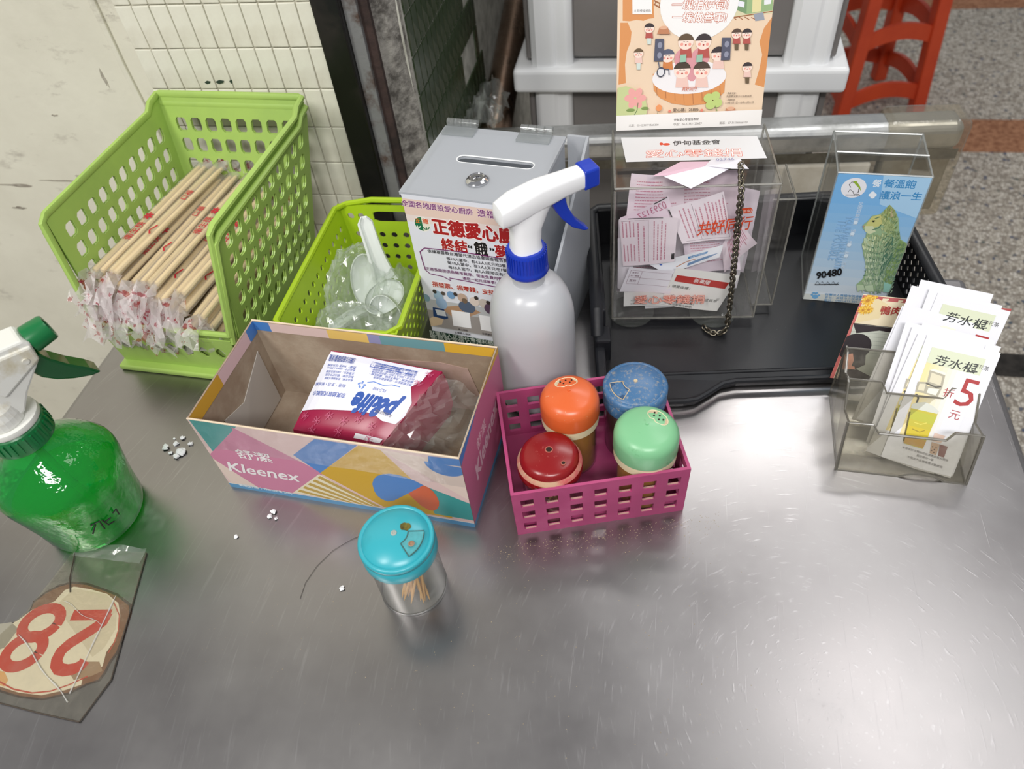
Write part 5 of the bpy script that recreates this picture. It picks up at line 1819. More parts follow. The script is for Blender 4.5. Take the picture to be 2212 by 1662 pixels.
# heart and children round it
PKH = (214, 150, 156)
A.ell((1476, 128), 0.0082, 0.0088, PKH)
A.ell((1511, 127), 0.0082, 0.0088, PKH)
A.poly([(1459, 132), (1528, 130), (1520, 148), (1498, 176), (1490, 176), (1466, 150)], PKH)
SKIN, INK = (244, 220, 206), (58, 48, 50)
for x, y, s, hair in ((1481, 92, 1.0, (96, 76, 56)), (1519, 92, 1.0, INK), (1473, 153, 1.08, (70, 58, 46)), (1515, 153, 1.08, (78, 62, 50)), (1442, 122, 0.85, (88, 92, 112)), (1551, 118, 0.92, INK), (1402, 62, 0.62, INK), (1379, 116, 0.62, (104, 84, 60)), (1590, 74, 0.62, (88, 68, 56)), (1612, 74, 0.62, INK), (1613, 146, 0.62, INK)):
    k = s * 1.22
    body = (178, 84, 76) if y < 100 else (232, 196, 184)
    if x == 1442:
        body = (206, 128, 70)
    A.poly([(x - 9 * k, y + 10 * k), (x + 9 * k, y + 10 * k), (x + 11 * k, y + 28 * k), (x - 11 * k, y + 28 * k)], body)
    if s < 0.7:
        A.poly([(x - 6 * k, y + 28 * k), (x + 6 * k, y + 28 * k), (x + 5 * k, y + 46 * k), (x - 5 * k, y + 46 * k)], (104, 86, 62) if x > 1500 else (206, 218, 210))
    A.ell((x, y), 0.0056 * k, 0.0052 * k, SKIN, 20)
    A.ell((x, y), 0.0060 * k, 0.0058 * k, hair, 16, 12, 168)
    A.ell((x - 7 * k, y + 4 * k), 0.0011 * k, 0.0011 * k, (236, 160, 146), 10)
    A.ell((x + 7 * k, y + 4 * k), 0.0011 * k, 0.0011 * k, (236, 160, 146), 10)
    A.line([(x - 5 * k, y), (x - 3 * k, y - 1.5 * k), (x - 1 * k, y)], 0.0003, INK)
    A.line([(x + 1 * k, y), (x + 3 * k, y - 1.5 * k), (x + 5 * k, y)], 0.0003, INK)
    A.ell((x, y + 5 * k), 0.0007 * k, 0.0006 * k, (176, 70, 64), 8)
for x in (1475, 1510):
    A.poly([(x - 6, 119), (x + 7, 118), (x + 6, 134), (x - 7, 135)], (150, 190, 166))
for x, y in ((1424, 108), (1568, 106)):
    A.poly([(x - 9, y - 24), (x + 10, y - 24), (x + 8, y + 24), (x - 12, y + 25)], (84, 86, 104))
    A.ell((x + 1, y - 10), 0.0020, 0.0026, (140, 142, 160), 14)
    A.ell((x, y + 12), 0.0020, 0.0026, (140, 142, 160), 14)
# wheelchair
A.ell((1427, 156), 0.0038, 0.0044, (66, 68, 82), 18)
A.ell((1427, 156), 0.0029, 0.0034, (222, 220, 222), 18)
A.line([(1422, 134), (1424, 148), (1444, 150), (1445, 162)], 0.0009, (86, 92, 112))
# flowers, leaves, stumps
A.poly([(1334, 190), (1352, 186), (1372, 192), (1378, 204), (1394, 214), (1398, 234), (1394, 258), (1330, 262)], (196, 204, 146))
for p in range(6):
    a = p * 1.047
    A.ell((1372 + 13 * math.cos(a), 212 + 13 * math.sin(a)), 0.0046, 0.0032, (232, 164, 158), 14, rot=-a)
A.line([(1378, 222), (1376, 238), (1370, 248)], 0.0006, (92, 116, 72))
A.ell((1362, 238), 0.0042, 0.0016, (126, 148, 84), 12)
A.ell((1393, 234), 0.0036, 0.0015, (126, 148, 84), 12)
for p in range(4):
    a = p * 1.571 + 0.5
    A.ell((1539 + 11 * math.cos(a), 217 + 11 * math.sin(a)), 0.0044, 0.0040, (186, 204, 122), 14)
A.line([(1544, 228), (1548, 240)], 0.0006, (120, 150, 80))
A.ell((1423, 233), 0.0028, 0.0030, (230, 150, 96), 14)
A.line([(1421, 240), (1420, 248)], 0.0005, (110, 130, 80))
for x, y in ((1433, 66), (1577, 240)):
    A.poly([(x - 9, y - 6), (x + 9, y - 6), (x + 14, y + 8), (x - 14, y + 8)], (190, 128, 92))
    A.ell((x, y - 6), 0.0036, 0.0014, (222, 172, 140), 14)
A.text('共好同行', (1472, 196), (1504, 195), (206, 92, 40), 1.1, 0.01, shear=0.2)
A.text('愛心碼：25885', (1453, 241), (1508, 239), (84, 66, 58), 1.0, 0.01)
A.ell((1446, 240), 0.0014, 0.0013, (226, 130, 110), 10)
A.ell((1515, 238), 0.0014, 0.0013, (226, 130, 110), 10)
A.text('：勸募字號：', (1567, 203), (1589, 203), (84, 66, 58), 1.0, 0.0)
A.text('衛部救字第1141364026號', (1568, 210), (1622, 209), (84, 66, 58), 1.0, 0.0)
A.text('：勸募期間：', (1567, 217), (1587, 217), (84, 66, 58), 1.0, 0.0)
A.text('114年1月1日-115年12月31日', (1566, 224), (1626, 223), (84, 66, 58), 1.0, 0.0)
A.band(0.0, 0.070, (238, 234, 230))
A.text('伊甸愛心零錢捐專線', (1455, 261), (1508, 259), (70, 58, 54), 1.0, 0.01)
A.text('北區：02-22307715#5300', (1358, 273), (1422, 271), (96, 84, 80), 1.0, 0.0)
A.text('中區：04-22351125#29', (1454, 271), (1515, 268), (96, 84, 80), 1.0, 0.0)
A.text('南區：07-3150666#103', (1553, 268), (1613, 266), (96, 84, 80), 1.0, 0.0)
A.build('poster_print', pb, base + nrm * 0.0002, (1, 0, 0), pv, label='illustrated charity poster of singing children on a round stage')

# receipts inside: corners given in the box frame (x, depth y, z), slightly curled sheets
RC = [
    ('large pink printed receipt standing at the left middle of the clear box', [(0.004, .006, .118), (0.055, .006, .118), (0.056, .007, .070), (0.012, .007, .066)], (246, 232, 240), 'receipt_v'),
    ('pink printed receipt tilted in the upper middle of the clear box, behind the orange lettering', [(0.051, .007, .128), (0.094, .007, .142), (0.106, .008, .096), (0.066, .008, .092)], (246, 234, 242), 'receipt_v2'),
    ('pink lottery receipt with mirrored number under the lid, at the upper left', [(0.008, .010, .118), (0.046, .010, .138), (0.053, .011, .118), (0.010, .011, .108)], (240, 222, 234), 'number'),
    ('white flyer with blue printing lying slantwise across the box', [(0.038, .009, .064), (0.100, .009, .083), (0.098, .010, .070), (0.056, .010, .052)], (240, 242, 248), 'blue'),
    ('pointed pink receipt leaning at the right wall of the clear box', [(0.116, .012, .105), (0.133, .012, .082), (0.110, .014, .050), (0.104, .014, .080)], (244, 226, 236), 'pink'),
    ('curled white receipt with ruled boxes at the lower left', [(0.018, .004, .062), (0.058, .004, .057), (0.055, .006, .030), (0.010, .006, .034)], (242, 238, 246), 'form'),
    ('white prize voucher with red shop band at the lower middle', [(0.063, .0036, .060), (0.118, .0036, .050), (0.104, .0046, .006), (0.052, .0046, .016)], (246, 244, 240), 'shop'),
    ('white slip with green code lying flat at the bottom left', [(0.014, .006, .032), (0.056, .006, .030), (0.054, .007, .012), (0.014, .007, .012)], (240, 240, 238), 'slip'),
    ('small white corner of paper poking out beneath the shop voucher', [(0.034, .010, .014), (0.075, .010, .012), (0.060, .012, .004), (0.036, .012, .002)], (238, 238, 240), None),
    ('crumpled pale receipt filling the middle behind the blue flyer', [(0.070, .020, .090), (0.112, .020, .095), (0.120, .022, .050), (0.078, .022, .045)], (236, 222, 234), 'pink'),
    ('pale receipt standing deep behind the mirrored lottery receipt', [(0.020, .030, .150), (0.060, .030, .148), (0.062, .032, .090), (0.016, .032, .092)], (238, 222, 232), 'pink'),
    ('pink receipt standing deep behind the orange lettering', [(0.052, .034, .152), (0.108, .034, .148), (0.112, .036, .085), (0.056, .036, .088)], (242, 224, 234), 'pink'),
    ('pale folded receipt deep at the right of the box', [(0.102, .046, .120), (0.134, .046, .110), (0.132, .048, .030), (0.100, .048, .036)], (232, 220, 230), 'pink'),
    ('grey-white receipt deep at the bottom of the box', [(0.012, .040, .085), (0.070, .040, .080), (0.072, .042, .010), (0.012, .042, .010)], (228, 220, 228), 'pink'),
    ('white receipt deep behind the shop voucher', [(0.072, .040, .080), (0.126, .040, .074), (0.124, .042, .012), (0.072, .042, .010)], (234, 228, 234), None),
    ('narrow white receipt edge against the left wall of the clear box', [(0.004, .014, .090), (0.016, .010, .092), (0.020, .012, .030), (0.005, .016, .028)], (240, 234, 242), None),
]
m_paper = {}
for label, C, rgb, kind in RC:
    rt = thing('receipt', label, 'receipt', mo.location, 5.5, 'receipts in the clear box')
    tl, tr2, br, bl_ = map(Vector, C)
    cen = (tl + tr2 + br + bl_) / 4
    gx = 1.22 if C[0][1] > 0.015 else 1.12
    tl, tr2, br, bl_ = [Vector((min(0.137, max(0.0045, cen.x + (q.x - cen.x) * gx)), q.y, min(0.150, max(0.002, cen.z + (q.z - cen.z) * gx)))) for q in (tl, tr2, br, bl_)]
    F = bilin(bl_, br, tr2, tl)
    n = (br - bl_).cross(tl - bl_).normalized()
    wd, ht = ((br - bl_).length + (tr2 - tl).length) / 2, ((tl - bl_).length + (tr2 - br).length) / 2
    amp = 0.0012 if C[0][1] < 0.012 else 0.004
    fn = lambda u, v, F=F, n=n, amp=amp, ph=len(label): F(u, v) - n * amp * (1 - math.sin(math.pi * u)) * math.sin(math.pi * v * 0.8 + ph)
    fn2 = lambda u, v, fn=fn: Vector((fn(u, v).x, max(0.0034, fn(u, v).y), fn(u, v).z))
    if rgb not in m_paper:
        m_paper[rgb] = M('receipt_paper_%d_%d' % (rgb[0], rgb[1]), rgb, 0.7)
    MB().sheet(fn2, 8, 8).build('paper', m_paper[rgb], rt, smooth='all')
    if kind:
        A = Art(wd, ht)
        PKI = (206, 140, 160)
        X = lambda a, b: (a * wd, b * ht)
        if kind == 'receipt_v':
            for (u0, u1, r0, r1, n_) in ((.05, .24, .62, .95, 4), (.05, .24, .10, .48, 4), (.32, .42, .08, .92, 2), (.60, .80, .08, .95, 4)):
                for q in range(n_):
                    uu = u0 + (u1 - u0) * q / max(1, n_ - 1)
                    A.rows(X(uu, r0), X(uu, r1), X(uu + .001, r0), 1, 0.0011, PKI, q, (0.9, 1.0))
            A.line([X(.50, .05), X(.50, .95), X(.03, .95)], 0.0003, (120, 90, 110))
            A.raw([X(.93, .06), X(.99, .06), X(.99, .20), X(.93, .20)], (40, 38, 42))
            A.raw([X(.15, .985), X(.75, .985), X(.75, 1.0), X(.15, 1.0)], (50, 46, 52))
        elif kind == 'receipt_v2':
            for (u0, u1, r0, r1, n_) in ((.18, .34, .12, .92, 3), (.46, .54, .12, .85, 2), (.64, .96, .12, .92, 6)):
                for q in range(n_):
                    uu = u0 + (u1 - u0) * q / max(1, n_ - 1)
                    A.rows(X(uu, r0), X(uu, r1), X(uu + .001, r0), 1, 0.0011, PKI, q + 5, (0.9, 1.0))
            A.line([X(.42, .06), X(.42, .94)], 0.0003, (120, 90, 110))
            A.line([X(.10, .05), X(.97, .05), X(.97, .95)], 0.0003, (120, 90, 110))
            A.raw([X(.0, .70), X(.025, .70), X(.025, .95), X(.0, .95)], (40, 38, 42))
        elif kind == 'number':
            A.text('0293127', X(.92, .52), X(.35, .40), (196, 120, 150), -1.2, 0.01)
            A.raw([X(.70, .92), X(.98, .95), X(.98, 1.0), X(.70, .99)], (44, 40, 44))
            A.raw([X(.0, .0), X(.10, .0), X(.08, .30), X(.02, .35)], (70, 62, 68))
        elif kind == 'blue':
            A.raw([X(.50, .62), X(.78, .66), X(.80, .82), X(.52, .80)], (70, 140, 200))
            A.text('購買時請出示', X(.54, .66), X(.76, .70), (226, 236, 244), 1.0, 0.0)
            A.raw([X(.40, .10), X(.80, .25), X(.96, .45), X(.80, .46), X(.45, .30)], (112, 148, 190))
            A.line([X(.25, .30), X(.45, .45), X(.60, .46)], 0.0010, (190, 130, 90))
            A.text('■', X(.10, .70), X(.13, .70), (60, 100, 190))
        elif kind == 'form':
            for f in (.35, .62, .9):
                A.line([X(.06, f), X(.95, f - .04)], 0.0003, (150, 110, 130))
            A.line([X(.06, .35), X(.06, .9)], 0.0003, (150, 110, 130))
            A.line([X(.30, .34), X(.30, .89)], 0.0003, (150, 110, 130))
            A.line([X(.95, .31), X(.95, .86)], 0.0003, (150, 110, 130))
            A.text('買受人', X(.10, .78), X(.24, .78), (130, 90, 110), 1.0, 0.0)
            A.text('統一編號', X(.09, .66), X(.27, .66), (130, 90, 110), 1.0, 0.0)
            A.text('簽約', X(.10, .44), X(.24, .44), (130, 90, 110), 1.0, 0.0)
        elif kind == 'shop':
            A.raw([X(.06, .66), X(.90, .62), X(.91, .79), X(.06, .83)], (196, 52, 46))
            A.text('新東陽', X(.36, .70), X(.62, .685), (246, 236, 232), 1.1, 0.02)
            K = (84, 82, 80)
            A.text('領獎收據：', X(.06, .50), X(.36, .49), K, 1.0, 0.01)
            A.text('元', X(.86, .30), X(.92, .30), K, 1.0, 0.0)
            A.text('三、電話（請填）或簽章', X(.10, .25), X(.90, .24), K, 1.0, 0.0)
            A.text('四、兌獎若有疑義，', X(.06, .12), X(.55, .11), K, 1.0, 0.01)
            A.text('請洽服務台辦理。', X(.14, .03), X(.55, .02), K, 1.0, 0.01)
        elif kind == 'slip':
            A.text('A13000271 號碼', X(.15, .30), X(.50, .30), (120, 118, 116), 1.0, 0.0)
            A.text('至下列網址查詢', X(.15, .10), X(.50, .10), (120, 118, 116), 1.0, 0.0)
        else:
            A.rows(X(.12, .88), X(.88, .88), X(.12, .25), 13, 0.0010, PKI, 4, (0.5, 1.0))
        if A.F:
            subdivide_art(A, max(wd, ht) / 8)
            A.build('receipt_print', rt, (0, 0, 0), (1, 0, 0), (0, 1, 0), warp=lambda x, y, h, fn2=fn2, n=n, wd=wd, ht=ht: fn2(x / wd, y / ht) + Vector((0, -1, 0)) * (0.00012 + h))
# folded paper poking out of the slot and lying on the lid
rt = thing('receipt', 'folded white receipt sticking up out of the slot in the clear lid', 'receipt', (0.040, 0.590, 0.1695), 0, 'receipts in the clear box')
o0 = Vector((0.040, 0.590, 0.1695))


def folded(name, pts, mat):
    c = sum((Vector(q) for q in pts), Vector()) / len(pts) + Vector((0, 0, 0.0012))
    V = [Vector(q) - o0 for q in pts] + [c - o0]
    n = len(pts)
    MB().add(V, [(i, (i + 1) % n, n) for i in range(n)]).build(name, mat, rt)


m_fold = M('folded_receipt_paper', (240, 238, 246), 0.6)
m_foldp = M('pink_receipt_paper', (226, 190, 206), 0.6)
folded('pink_underside', [(-0.0047, 0.5835, 0.1700), (0.0200, 0.5850, 0.1702), (0.0414, 0.5895, 0.1712), (0.0470, 0.6073, 0.1706), (0.0190, 0.6065, 0.1702)], m_foldp)
folded('front_flap', [(0.0051, 0.5810, 0.1712), (0.0285, 0.5621, 0.1722), (0.0480, 0.5780, 0.1738), (0.0640, 0.5930, 0.1745), (0.0400, 0.5900, 0.1765)], m_fold)
folded('fold', [(0.0454, 0.6073, 0.1722), (0.0400, 0.5900, 0.1768), (0.0631, 0.5873, 0.1762), (0.0775, 0.5907, 0.1742), (0.0708, 0.6103, 0.1720)], m_fold)
A = Art(0.02, 0.006)
A.text('02746', (0.002, 0.001), (0.018, 0.001), (120, 120, 170), 1.0, 0.0)
A.build('receipt_print', rt, Vector((0.0480, 0.6000, 0.1755)) - o0, (0.98, 0.1, 0), (-0.1, 0.97, -0.12))

# chain hanging in front
ch = thing('security_chain', 'grey metal curb chain hanging down the front of the receipt box', 'chain', (0, 0, 0))
m_chain = M('nickel_chain', (128, 122, 108), 0.32, metal=1.0)
pts = [Vector((0.0705, 0.5985, 0.176)), Vector((0.0706, 0.588, 0.1745)), Vector((0.0708, 0.576, 0.1725)), Vector((0.0712, 0.5665, 0.1690)), Vector((0.0715, 0.5640, 0.160)), Vector((0.0735, 0.5645, 0.125)), Vector((0.0765, 0.5640, 0.075)), Vector((0.0785, 0.5625, 0.030)), Vector((0.0790, 0.5600, 0.0130)), Vector((0.0760, 0.5565, 0.0085)), Vector((0.0700, 0.5540, 0.0078)), Vector((0.0630, 0.5550, 0.0078)), Vector((0.0565, 0.5620, 0.0080))]
dense = []
for i in range(len(pts) - 1):
    L = (pts[i + 1] - pts[i]).length
    k = max(2, int(L / 0.0003))
    dense += [pts[i].lerp(pts[i + 1], q / k) for q in range(k)]
acc, last, spots = 0.0, dense[0], []
for i in range(1, len(dense)):
    acc += (dense[i] - dense[i - 1]).length
    if acc >= 0.0036:
        acc = 0.0
        spots.append((dense[i], (dense[min(i + 4, len(dense) - 1)] - dense[max(0, i - 4)]).normalized()))
lk_me = None
for i, (p, d) in enumerate(spots):
    if lk_me is None:
        o = MB().tube([(0.0026 * math.cos(a * math.pi / 6), 0.0004 * math.sin(a * math.pi / 3), 0.0034 * math.sin(a * math.pi / 6)) for a in range(12)], 0.00085, 6, closed=True).build('link', m_chain, ch, smooth='all')
        lk_me = o.data
    else:
        o = bpy.data.objects.new('link', lk_me)
        link(o, ch)
    o.location = p
    q = Vector((0, 0, 1)).rotation_difference(d)
    o.rotation_mode = 'QUATERNION'
    o.rotation_quaternion = q @ Matrix.Rotation(R(42), 4, 'Z').to_quaternion()
    # curb twist alternates slightly
    if i % 2:
        o.rotation_quaternion = q @ Matrix.Rotation(R(-38), 4, 'Z').to_quaternion()

# ------------------------------------------------------------------ acrylic box with kitten print
m_acr = clear('clear_acrylic_box', (253, 253, 252), 0.012, (222, 222, 218), 0.04, 0.8, dirt=0.03)
cb = thing('donation_box', 'narrow clear acrylic donation box with a blue kitten print', 'donation box', (0.158, 0.617, 0.0052), -3.5)
CW2, CD2, CH2 = 0.078, 0.070, 0.1505
t_ = 0.0025
MB().bx(0, CW2, 0, t_, 0, CH2).build('front_panel', m_acr, cb)
MB().bx(0, CW2, CD2 - t_, CD2, 0, CH2).build('back_panel', m_acr, cb)
MB().bx(0, t_, t_, CD2 - t_, 0, CH2).build('side_panel', m_acr, cb)
MB().bx(CW2 - t_, CW2, t_, CD2 - t_, 0, CH2).build('side_panel', m_acr, cb)
MB().bx(t_, CW2 - t_, t_, CD2 - t_, 0, t_).build('base_panel', m_acr, cb)
MB().bx(0.0, CW2, 0.030, CD2, CH2, CH2 + t_).build('lid', m_acr, cb)
ed = MB()
for a, b in (((0, 0, CH2), (CW2, 0, CH2)), ((0, 0, CH2), (0, CD2, CH2)), ((CW2, 0, CH2), (CW2, CD2, CH2)), ((0, CD2, CH2), (CW2, CD2, CH2)), ((0, 0.030, CH2 + t_), (CW2, 0.030, CH2 + t_)), ((0, CD2, 0), (0, CD2, CH2)), ((CW2, CD2, 0), (CW2, CD2, CH2)), ((CW2, 0, 0), (CW2, 0, CH2)), ((0, 0, 0), (0, 0, CH2)), ((0, 0, 0), (0, CD2, 0))):
    ed.tube([a, b], 0.0010, 5)
ed.build('polished_edges', m_edge, cb)
qc = [(1810, 372), (2016, 382), (1909, 657), (1735, 642)]
A = Art(CW2, CH2, qc)
n_b = 14
for i in range(n_b):
    f = i / (n_b - 1)
    c0, c1 = (206, 214, 222), (118, 176, 226)
    g = f if f < 0.35 else 0.35 + (f - 0.35) * 1.0
    A.band(i / n_b, (i + 1) / n_b + 0.003, tuple(c0[k] + (c1[k] - c0[k]) * min(1, g * 1.15) for k in range(3)))
A.poly([(1910, 370), (2016, 382), (1980, 470), (1900, 440)], (166, 204, 234))
A.ell((1844, 405), 0.0105, 0.0105, (232, 232, 238), 28)
A.line([(1838, 404), (1834, 398), (1840, 392), (1848, 394), (1856, 402), (1854, 414), (1850, 416)], 0.0006, (60, 58, 60))
A.poly([(1842, 390), (1850, 390), (1858, 402), (1860, 412), (1854, 404), (1848, 398)], (146, 176, 62))
A.line([(1832, 414), (1836, 408), (1842, 412), (1844, 418), (1856, 418)], 0.0005, (60, 58, 60))
A.text('高雄市流浪動物協會', (1826, 421), (1858, 422), (70, 70, 80), 1.0, 0.0)
CY = (64, 140, 196)
A.text('餐', (1883, 401), (1901, 402), (226, 236, 246), 1.15, 0.02)
A.text('餐溫飽', (1908, 402), (1976, 405), CY, 1.05, 0.015)
for dx, dy in ((-4, 0), (4, 0), (0, -4), (0, 4)):
    A.ell((1885 + dx, 420 + dy), 0.0019, 0.0019, (232, 238, 246), 12)
A.text('護浪一生', (1899, 427), (1989, 430), CY, 1.05, 0.015)
A.vtext('受虐飢餓病痛・絕育・送養・教育・領養', (1861, 434), (1820, 578), (212, 228, 242), 0.0, 1.0)
for x0, x1, s in ((1829, 1802, 'YOUR PARTNER MARTIN'), (1812, 1790, 'THE POSSIBLE')):
    A.text(s, (x0, 465 if 'YOUR' in s else 472), (x1 - 2, 582 if 'YOUR' in s else 560), (140, 182, 220), 1.5, 0.0)
# kitten: silhouette, then shading patches and stripes
FUR, FURD, FURL, YLW = (150, 178, 140), (84, 122, 100), (188, 208, 176), (198, 198, 128)
A.poly([(1852, 625), (1850, 612), (1864, 600), (1872, 578), (1865, 545), (1862, 525), (1870, 510), (1872, 498), (1864, 492), (1864, 484), (1876, 474), (1884, 464), (1902, 460), (1910, 452), (1922, 440), (1934, 452), (1941, 470), (1942, 490), (1946, 515), (1958, 522), (1962, 530), (1940, 575), (1927, 628), (1906, 626), (1880, 628), (1866, 622)], FUR)
A.poly([(1884, 466), (1902, 461), (1912, 468), (1905, 484), (1888, 490), (1866, 490), (1876, 476)], YLW)
A.poly([(1922, 440), (1934, 453), (1936, 466), (1926, 470), (1916, 466), (1912, 456)], (150, 160, 110))
A.poly([(1923, 448), (1930, 456), (1929, 466), (1920, 464)], (196, 176, 150))
A.poly([(1866, 512), (1890, 514), (1886, 534), (1866, 536)], FURL)
A.poly([(1868, 486), (1886, 486), (1892, 498), (1878, 504), (1868, 497)], (204, 212, 176))
A.poly([(1944, 515), (1960, 526), (1940, 576), (1928, 620), (1906, 600), (1922, 560)], (128, 156, 100))
A.poly([(1912, 520), (1930, 510), (1928, 555), (1906, 590), (1896, 612), (1904, 570)], FURD)
A.poly([(1905, 475), (1920, 472), (1934, 488), (1930, 505), (1914, 500)], (166, 184, 130))
for a in (((1876, 540), (1895, 546), (1912, 540)), ((1874, 552), (1894, 560), (1914, 552)), ((1874, 564), (1892, 572), (1912, 566)), ((1872, 528), (1890, 534), (1910, 526)), ((1878, 516), (1894, 521), (1914, 512)), ((1868, 582), (1878, 586)), ((1866, 592), (1876, 596)), ((1880, 586), (1894, 590)), ((1878, 598), (1892, 602)), ((1920, 496), (1936, 500)), ((1916, 508), (1938, 512)), ((1926, 530), (1946, 540)), ((1922, 550), (1940, 560)), ((1890, 470), (1900, 466)), ((1884, 494), (1898, 490), (1904, 482))):
    A.line(list(a), 0.0009, FURD)
SIL = [(1852, 625), (1850, 612), (1864, 600), (1872, 578), (1865, 545), (1862, 525), (1870, 510), (1872, 498), (1864, 492), (1864, 484), (1876, 474), (1884, 464), (1902, 460), (1910, 452), (1922, 440), (1934, 452), (1941, 470), (1942, 490), (1946, 515), (1958, 522), (1962, 530), (1940, 575), (1927, 628), (1906, 626), (1880, 628), (1866, 622)]


def inside(x, y, poly):
    c = False
    for i in range(len(poly)):
        (x0, y0), (x1, y1) = poly[i - 1], poly[i]
        if (y0 > y) != (y1 > y) and x < (x1 - x0) * (y - y0) / (y1 - y0) + x0:
            c = not c
    return c


rgk = random.Random(12)
for i in range(1500):
    x, y = rgk.uniform(1850, 1962), rgk.uniform(442, 628)
    if not inside(x, y, SIL) or (y < 500 and x < 1905):
        continue
    side_ = (x - (1905 - (y - 500) * 0.10)) / 40.0
    stripe = math.sin((y - 0.35 * (x - 1890) + 4 * math.sin(x * 0.11)) * 0.52)
    lum = 0.62 - 0.26 * max(-1, min(1, side_)) + 0.20 * stripe + rgk.uniform(-0.10, 0.10)
    warm = max(0.0, min(1.0, 1 - (y - 450) / 110.0))
    lo_, hi_ = (70, 108, 88), (206, 220, 190)
    c_ = [lo_[k] + (hi_[k] - lo_[k]) * max(0, min(1, lum)) for k in range(3)]
    c_ = (c_[0] + 16 * warm, c_[1] + 4 * warm, c_[2] - 34 * warm)
    L_ = rgk.uniform(4, 8)
    an_ = 1.75 + 0.5 * side_ + rgk.uniform(-0.3, 0.3)
    A.line([(x, y), (x + L_ * math.cos(an_), y + L_ * math.sin(an_))], rgk.uniform(0.0005, 0.0009), c_)
    A.z -= A.STEP * 0.97
A.z += A.STEP * 3
A.poly([(1850, 612), (1866, 612), (1868, 623), (1852, 625)], FURL)
A.poly([(1868, 614), (1886, 612), (1888, 626), (1872, 626)], FURL)
A.poly([(1910, 606), (1930, 612), (1926, 628), (1908, 627)], (146, 196, 182))
A.line([(1884, 474), (1890, 474)], 0.0011, (50, 60, 40))
A.ell((1887, 475), 0.0009, 0.0008, (40, 46, 34), 10)
A.ell((1865, 486), 0.0009, 0.0007, (190, 130, 120), 10)
A.poly([(1738, 630), (1915, 640), (1909, 657), (1735, 642)], (206, 210, 206))
A.text('90480', (1764, 599), (1818, 590), (24, 24, 26), 1.3, 0.035, shear=0.2)
A.line([(1760, 611), (1812, 610)], 0.0009, (30, 30, 32))
A.line([(1762, 610), (1766, 603), (1771, 611), (1776, 604), (1782, 612), (1788, 605), (1795, 612), (1800, 604), (1806, 612), (1811, 606)], 0.0006, (60, 60, 64))
for dx, dy, r in ((0, 2, .0030), (-7, -2, .0013), (-3, -6, .0013), (3, -6, .0013), (8, -1, .0013)):
    A.ell((1761 + dx, 635 + dy), r, r, (110, 168, 214), 12)
A.text('社團法人高雄市流浪動物保護協會', (1782, 634), (1905, 642), (84, 142, 190), 1.0, 0.015)
A.text('會址：高雄市三民區建工路', (1781, 640), (1880, 646), (84, 142, 190), 1.0, 0.0)
A.text('電話：0985-671-321', (1780, 646), (1850, 650), (84, 142, 190), 1.0, 0.0)
A.build('kitten_print', cb, (0, -0.0003, 0), (1, 0, 0), (0, 0, 1), label='blue print with a seated kitten and white lettering')

# ------------------------------------------------------------------ coupon stand
m_smk = clear('smoky_scratched_acrylic', (243, 242, 238), 0.04, (196, 190, 176), 0.12, 1.0, dirt=0.14, dirt_scale=40)
m_smke = clear('smoky_acrylic_edge', (190, 186, 176), 0.5, (178, 174, 164), 0.2, 1.1, translucent=True)
hs = thing('coupon_stand', 'smoky clear acrylic two-tier coupon stand at the right of the table', 'card stand', (0.168, 0.403, 0), -2.3)
HW = 0.103
th = 0.0022


def slab(name, y0, z0, y1, z1, outline, mat=m_smk):
    """leaning panel: outline is a list of (x, t) with t from bottom 0 to top 1"""
    d = Vector((0, y1 - y0, z1 - z0))
    n = Vector((0, z1 - z0, -(y1 - y0))).normalized() * th
    return MB().prism(outline, lambda a, t: Vector((a, y0, z0)) + d * t, lambda a, t: Vector((a, y0, z0)) + d * t + n).build(name, mat, hs)


notch = [(0, 0), (0.050, 0), (0.056, 0.06), (0.064, 0.10), (0.078, 0.08), (0.086, 0), (HW, 0), (HW, 1), (0.082, 1), (0.077, 0.84), (0.026, 0.84), (0.020, 1), (0, 1)]
slab('front_wall', 0.0, 0.0, 0.015, 0.047, notch)
slab('divider', 0.017, 0.002, 0.054, 0.058, [(0, 0), (HW, 0), (HW, 1), (0.082, 1), (0.077, 0.86), (0.033, 0.86), (0.028, 1), (0, 1)])
slab('back_wall', 0.050, 0.002, 0.085, 0.064, [(0, 0), (HW, 0), (HW, 1), (0, 1)])
side = [(0.0, 0.0), (0.088, 0.0), (0.087, 0.064), (0.080, 0.064), (0.066, 0.052), (0.056, 0.058), (0.050, 0.058), (0.034, 0.040), (0.0155, 0.047)]
for x in (0.0, HW - th):
    MB().prism(side, lambda a, b: (x, a, b), lambda a, b: (x + th, a, b)).build('side_wall', m_smk, hs)
MB().bx(th, HW - th, 0.001, 0.087, 0.0004, 0.0022).build('base', m_smk, hs)
ed = MB()
ed.tube([(a, 0.015 * t, 0.047 * t) for a, t in notch[6:] + [notch[0]]], 0.0011, 6)
ed.tube([(a, 0.015 * t, 0.047 * t) for a, t in notch[:7]], 0.0009, 6)
ed.tube([(a, 0.017 + 0.037 * t, 0.002 + 0.056 * t) for a, t in ((HW, 1), (0.082, 1), (0.077, 0.86), (0.033, 0.86), (0.028, 1), (0, 1))], 0.0010, 6)
ed.tube([(0, 0.085, 0.064), (HW, 0.085, 0.064)], 0.0010, 6)
for x in (0.001, HW - 0.001):
    ed.tube([(x, a, b) for a, b in side], 0.0009, 6, closed=True)
ed.build('polished_edges', m_smke, hs)

m_cpn = M('coupon_paper', (232, 232, 238), 0.55)
CWp, CHp = 0.0555, 0.1085


